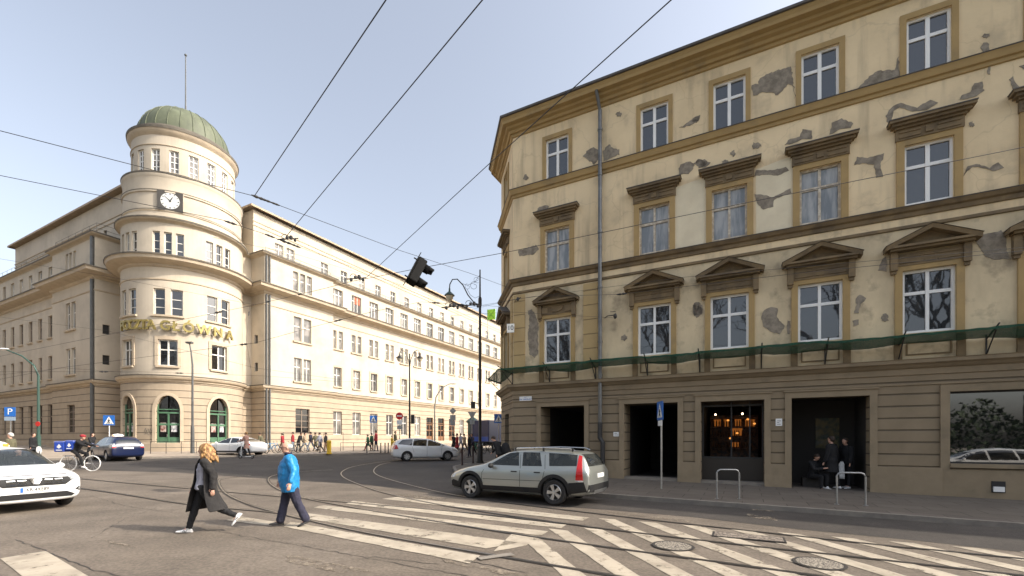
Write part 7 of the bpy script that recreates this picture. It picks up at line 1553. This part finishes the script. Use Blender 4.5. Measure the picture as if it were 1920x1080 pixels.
for lab, px, py, Y in (('cluster of wire clamps above the facade right of the tower junction', 540, 448, 12.2), ('cluster of wire fittings before the upper windows of the long facade', 668, 522, 15), ('pair of dark wire clamps left of the lamp pole', 846, 575, 19.5), ('pulley fitting hung beside the lamp pole', 884, 572, 20)):
    t = empty('wire_fitting', at(px, py, Y), R_(15), label=lab, cat='wire fitting'); s = Y / 833
    g = G(); g.tube([(-18 * s, 0, -3 * s), (0, 0, 0), (18 * s, 0, 3 * s)], 1.1 * s, 6); g.build('rod', M_BLK, t)
    for k, (a, b, rr) in enumerate(((-9, -3, 3.0), (-2, 2, 2.6), (5, 3, 3.6), (12, -1, 2.6))): g = G(); g.ball((a * s, 0, b * s), rr * s, rr * s * .7, rr * s * 1.3, 8); g.build('clamp', M_BLK, t, smooth=True)
    g = G(); g.tube([(-5 * s + 6 * s * math.cos(R_(a)), 0, 2 * s + 6 * s * math.sin(R_(a))) for a in range(0, 200, 20)], .6 * s, 5); g.build('loop', M_BLK, t)
mpv('people_carrier', 'white people carrier to the right of the camera, mirrored in the shop window', 'car', 12.6, 1.6, math.atan2(.46, -.888), WHT)
# dark evergreen hedge mass, unseen and added to darken reflections in the lower windows
hg = G(); rnd = random.Random(5)
for i in range(26000):
    x = rnd.uniform(-40, 50); y = -17 + rnd.uniform(-3, 3) + 2 * math.sin(x * .3); hmax = 6.2 + 2.2 * math.sin(x * .45) + 1.4 * math.sin(x * 1.3 + 1); z = gz(x, y) + rnd.uniform(.2, max(1.5, hmax)); s = rnd.uniform(.10, .22)
    a = Vector((rnd.uniform(-1, 1), rnd.uniform(-1, 1), rnd.uniform(-1, 1))).normalized() * s; b = a.cross(Vector((rnd.uniform(-1, 1), rnd.uniform(-1, 1), rnd.uniform(-1, 1)))).normalized() * s * .8; c = Vector((x, y, z)); hg.face([c - a, c + b, c + a, c - b])
hg.build('added_hedge', mat('evergreen_leaf', (.026, .05, .010), .7, c2=(.012, .024, .006), ns=2), kind='stuff')
# ------------------------------------------------------------------ bare trees of the park behind the camera (mirrored by the windows)
M_BARK = mat('tree_bark', (.06, .045, .035), .9, c2=(.035, .028, .022), ns=6)
def tree_mesh(seed):
    rnd = random.Random(seed); g = G(); tw = G()
    def grow(p, d, L, r, lv):
        q = p + d * L; (g if lv < 3 else tw).tube([p, q], [r, r * .62], 5 if lv < 3 else 3)
        if lv >= 5: return
        for k in range(3 if lv else 4):
            a = Vector((rnd.uniform(-1, 1), rnd.uniform(-1, 1), rnd.uniform(.1, .9))).normalized(); grow(q if k else p.lerp(q, .8), (d * .9 + a * .9).normalized(), L * rnd.uniform(.62, .8), r * .6, lv + 1)
    grow(Vector((0, 0, 0)), Vector((0, 0, 1)), 4.2, .28, 0); return g, tw
g0, t0 = tree_mesh(3); first = None
for i, (x, y, s, a) in enumerate(((-12, -26, 1.0, 0), (-4, -30, 2.1, 70), (4, -27, 2.0, 140), (11, -33, 2.2, 200), (18, -42, 2.3, 260), (-21, -27, 2.1, 320), (-30, -30, 2.2, 30), (-38, -20, 1.9, 90), (-46, -26, 2.1, 170), (-58, -16, 2.0, 240))):
    if first is None:
        first = grounded('tree', x, y, R_(a), label='bare park tree standing on the lawn behind the camera', cat='tree', group='bare park trees'); g0.build('trunk', M_BARK, first); t0.build('crown', M_BARK, first)
    else:
        o = first.copy(); COL.objects.link(o); o.location = (x, y, gz(x, y)); o.rotation_euler = (0, 0, R_(a)); o.scale = (s, s, s)
        for c in list(first.children): d = c.copy(); COL.objects.link(d); d.parent = o
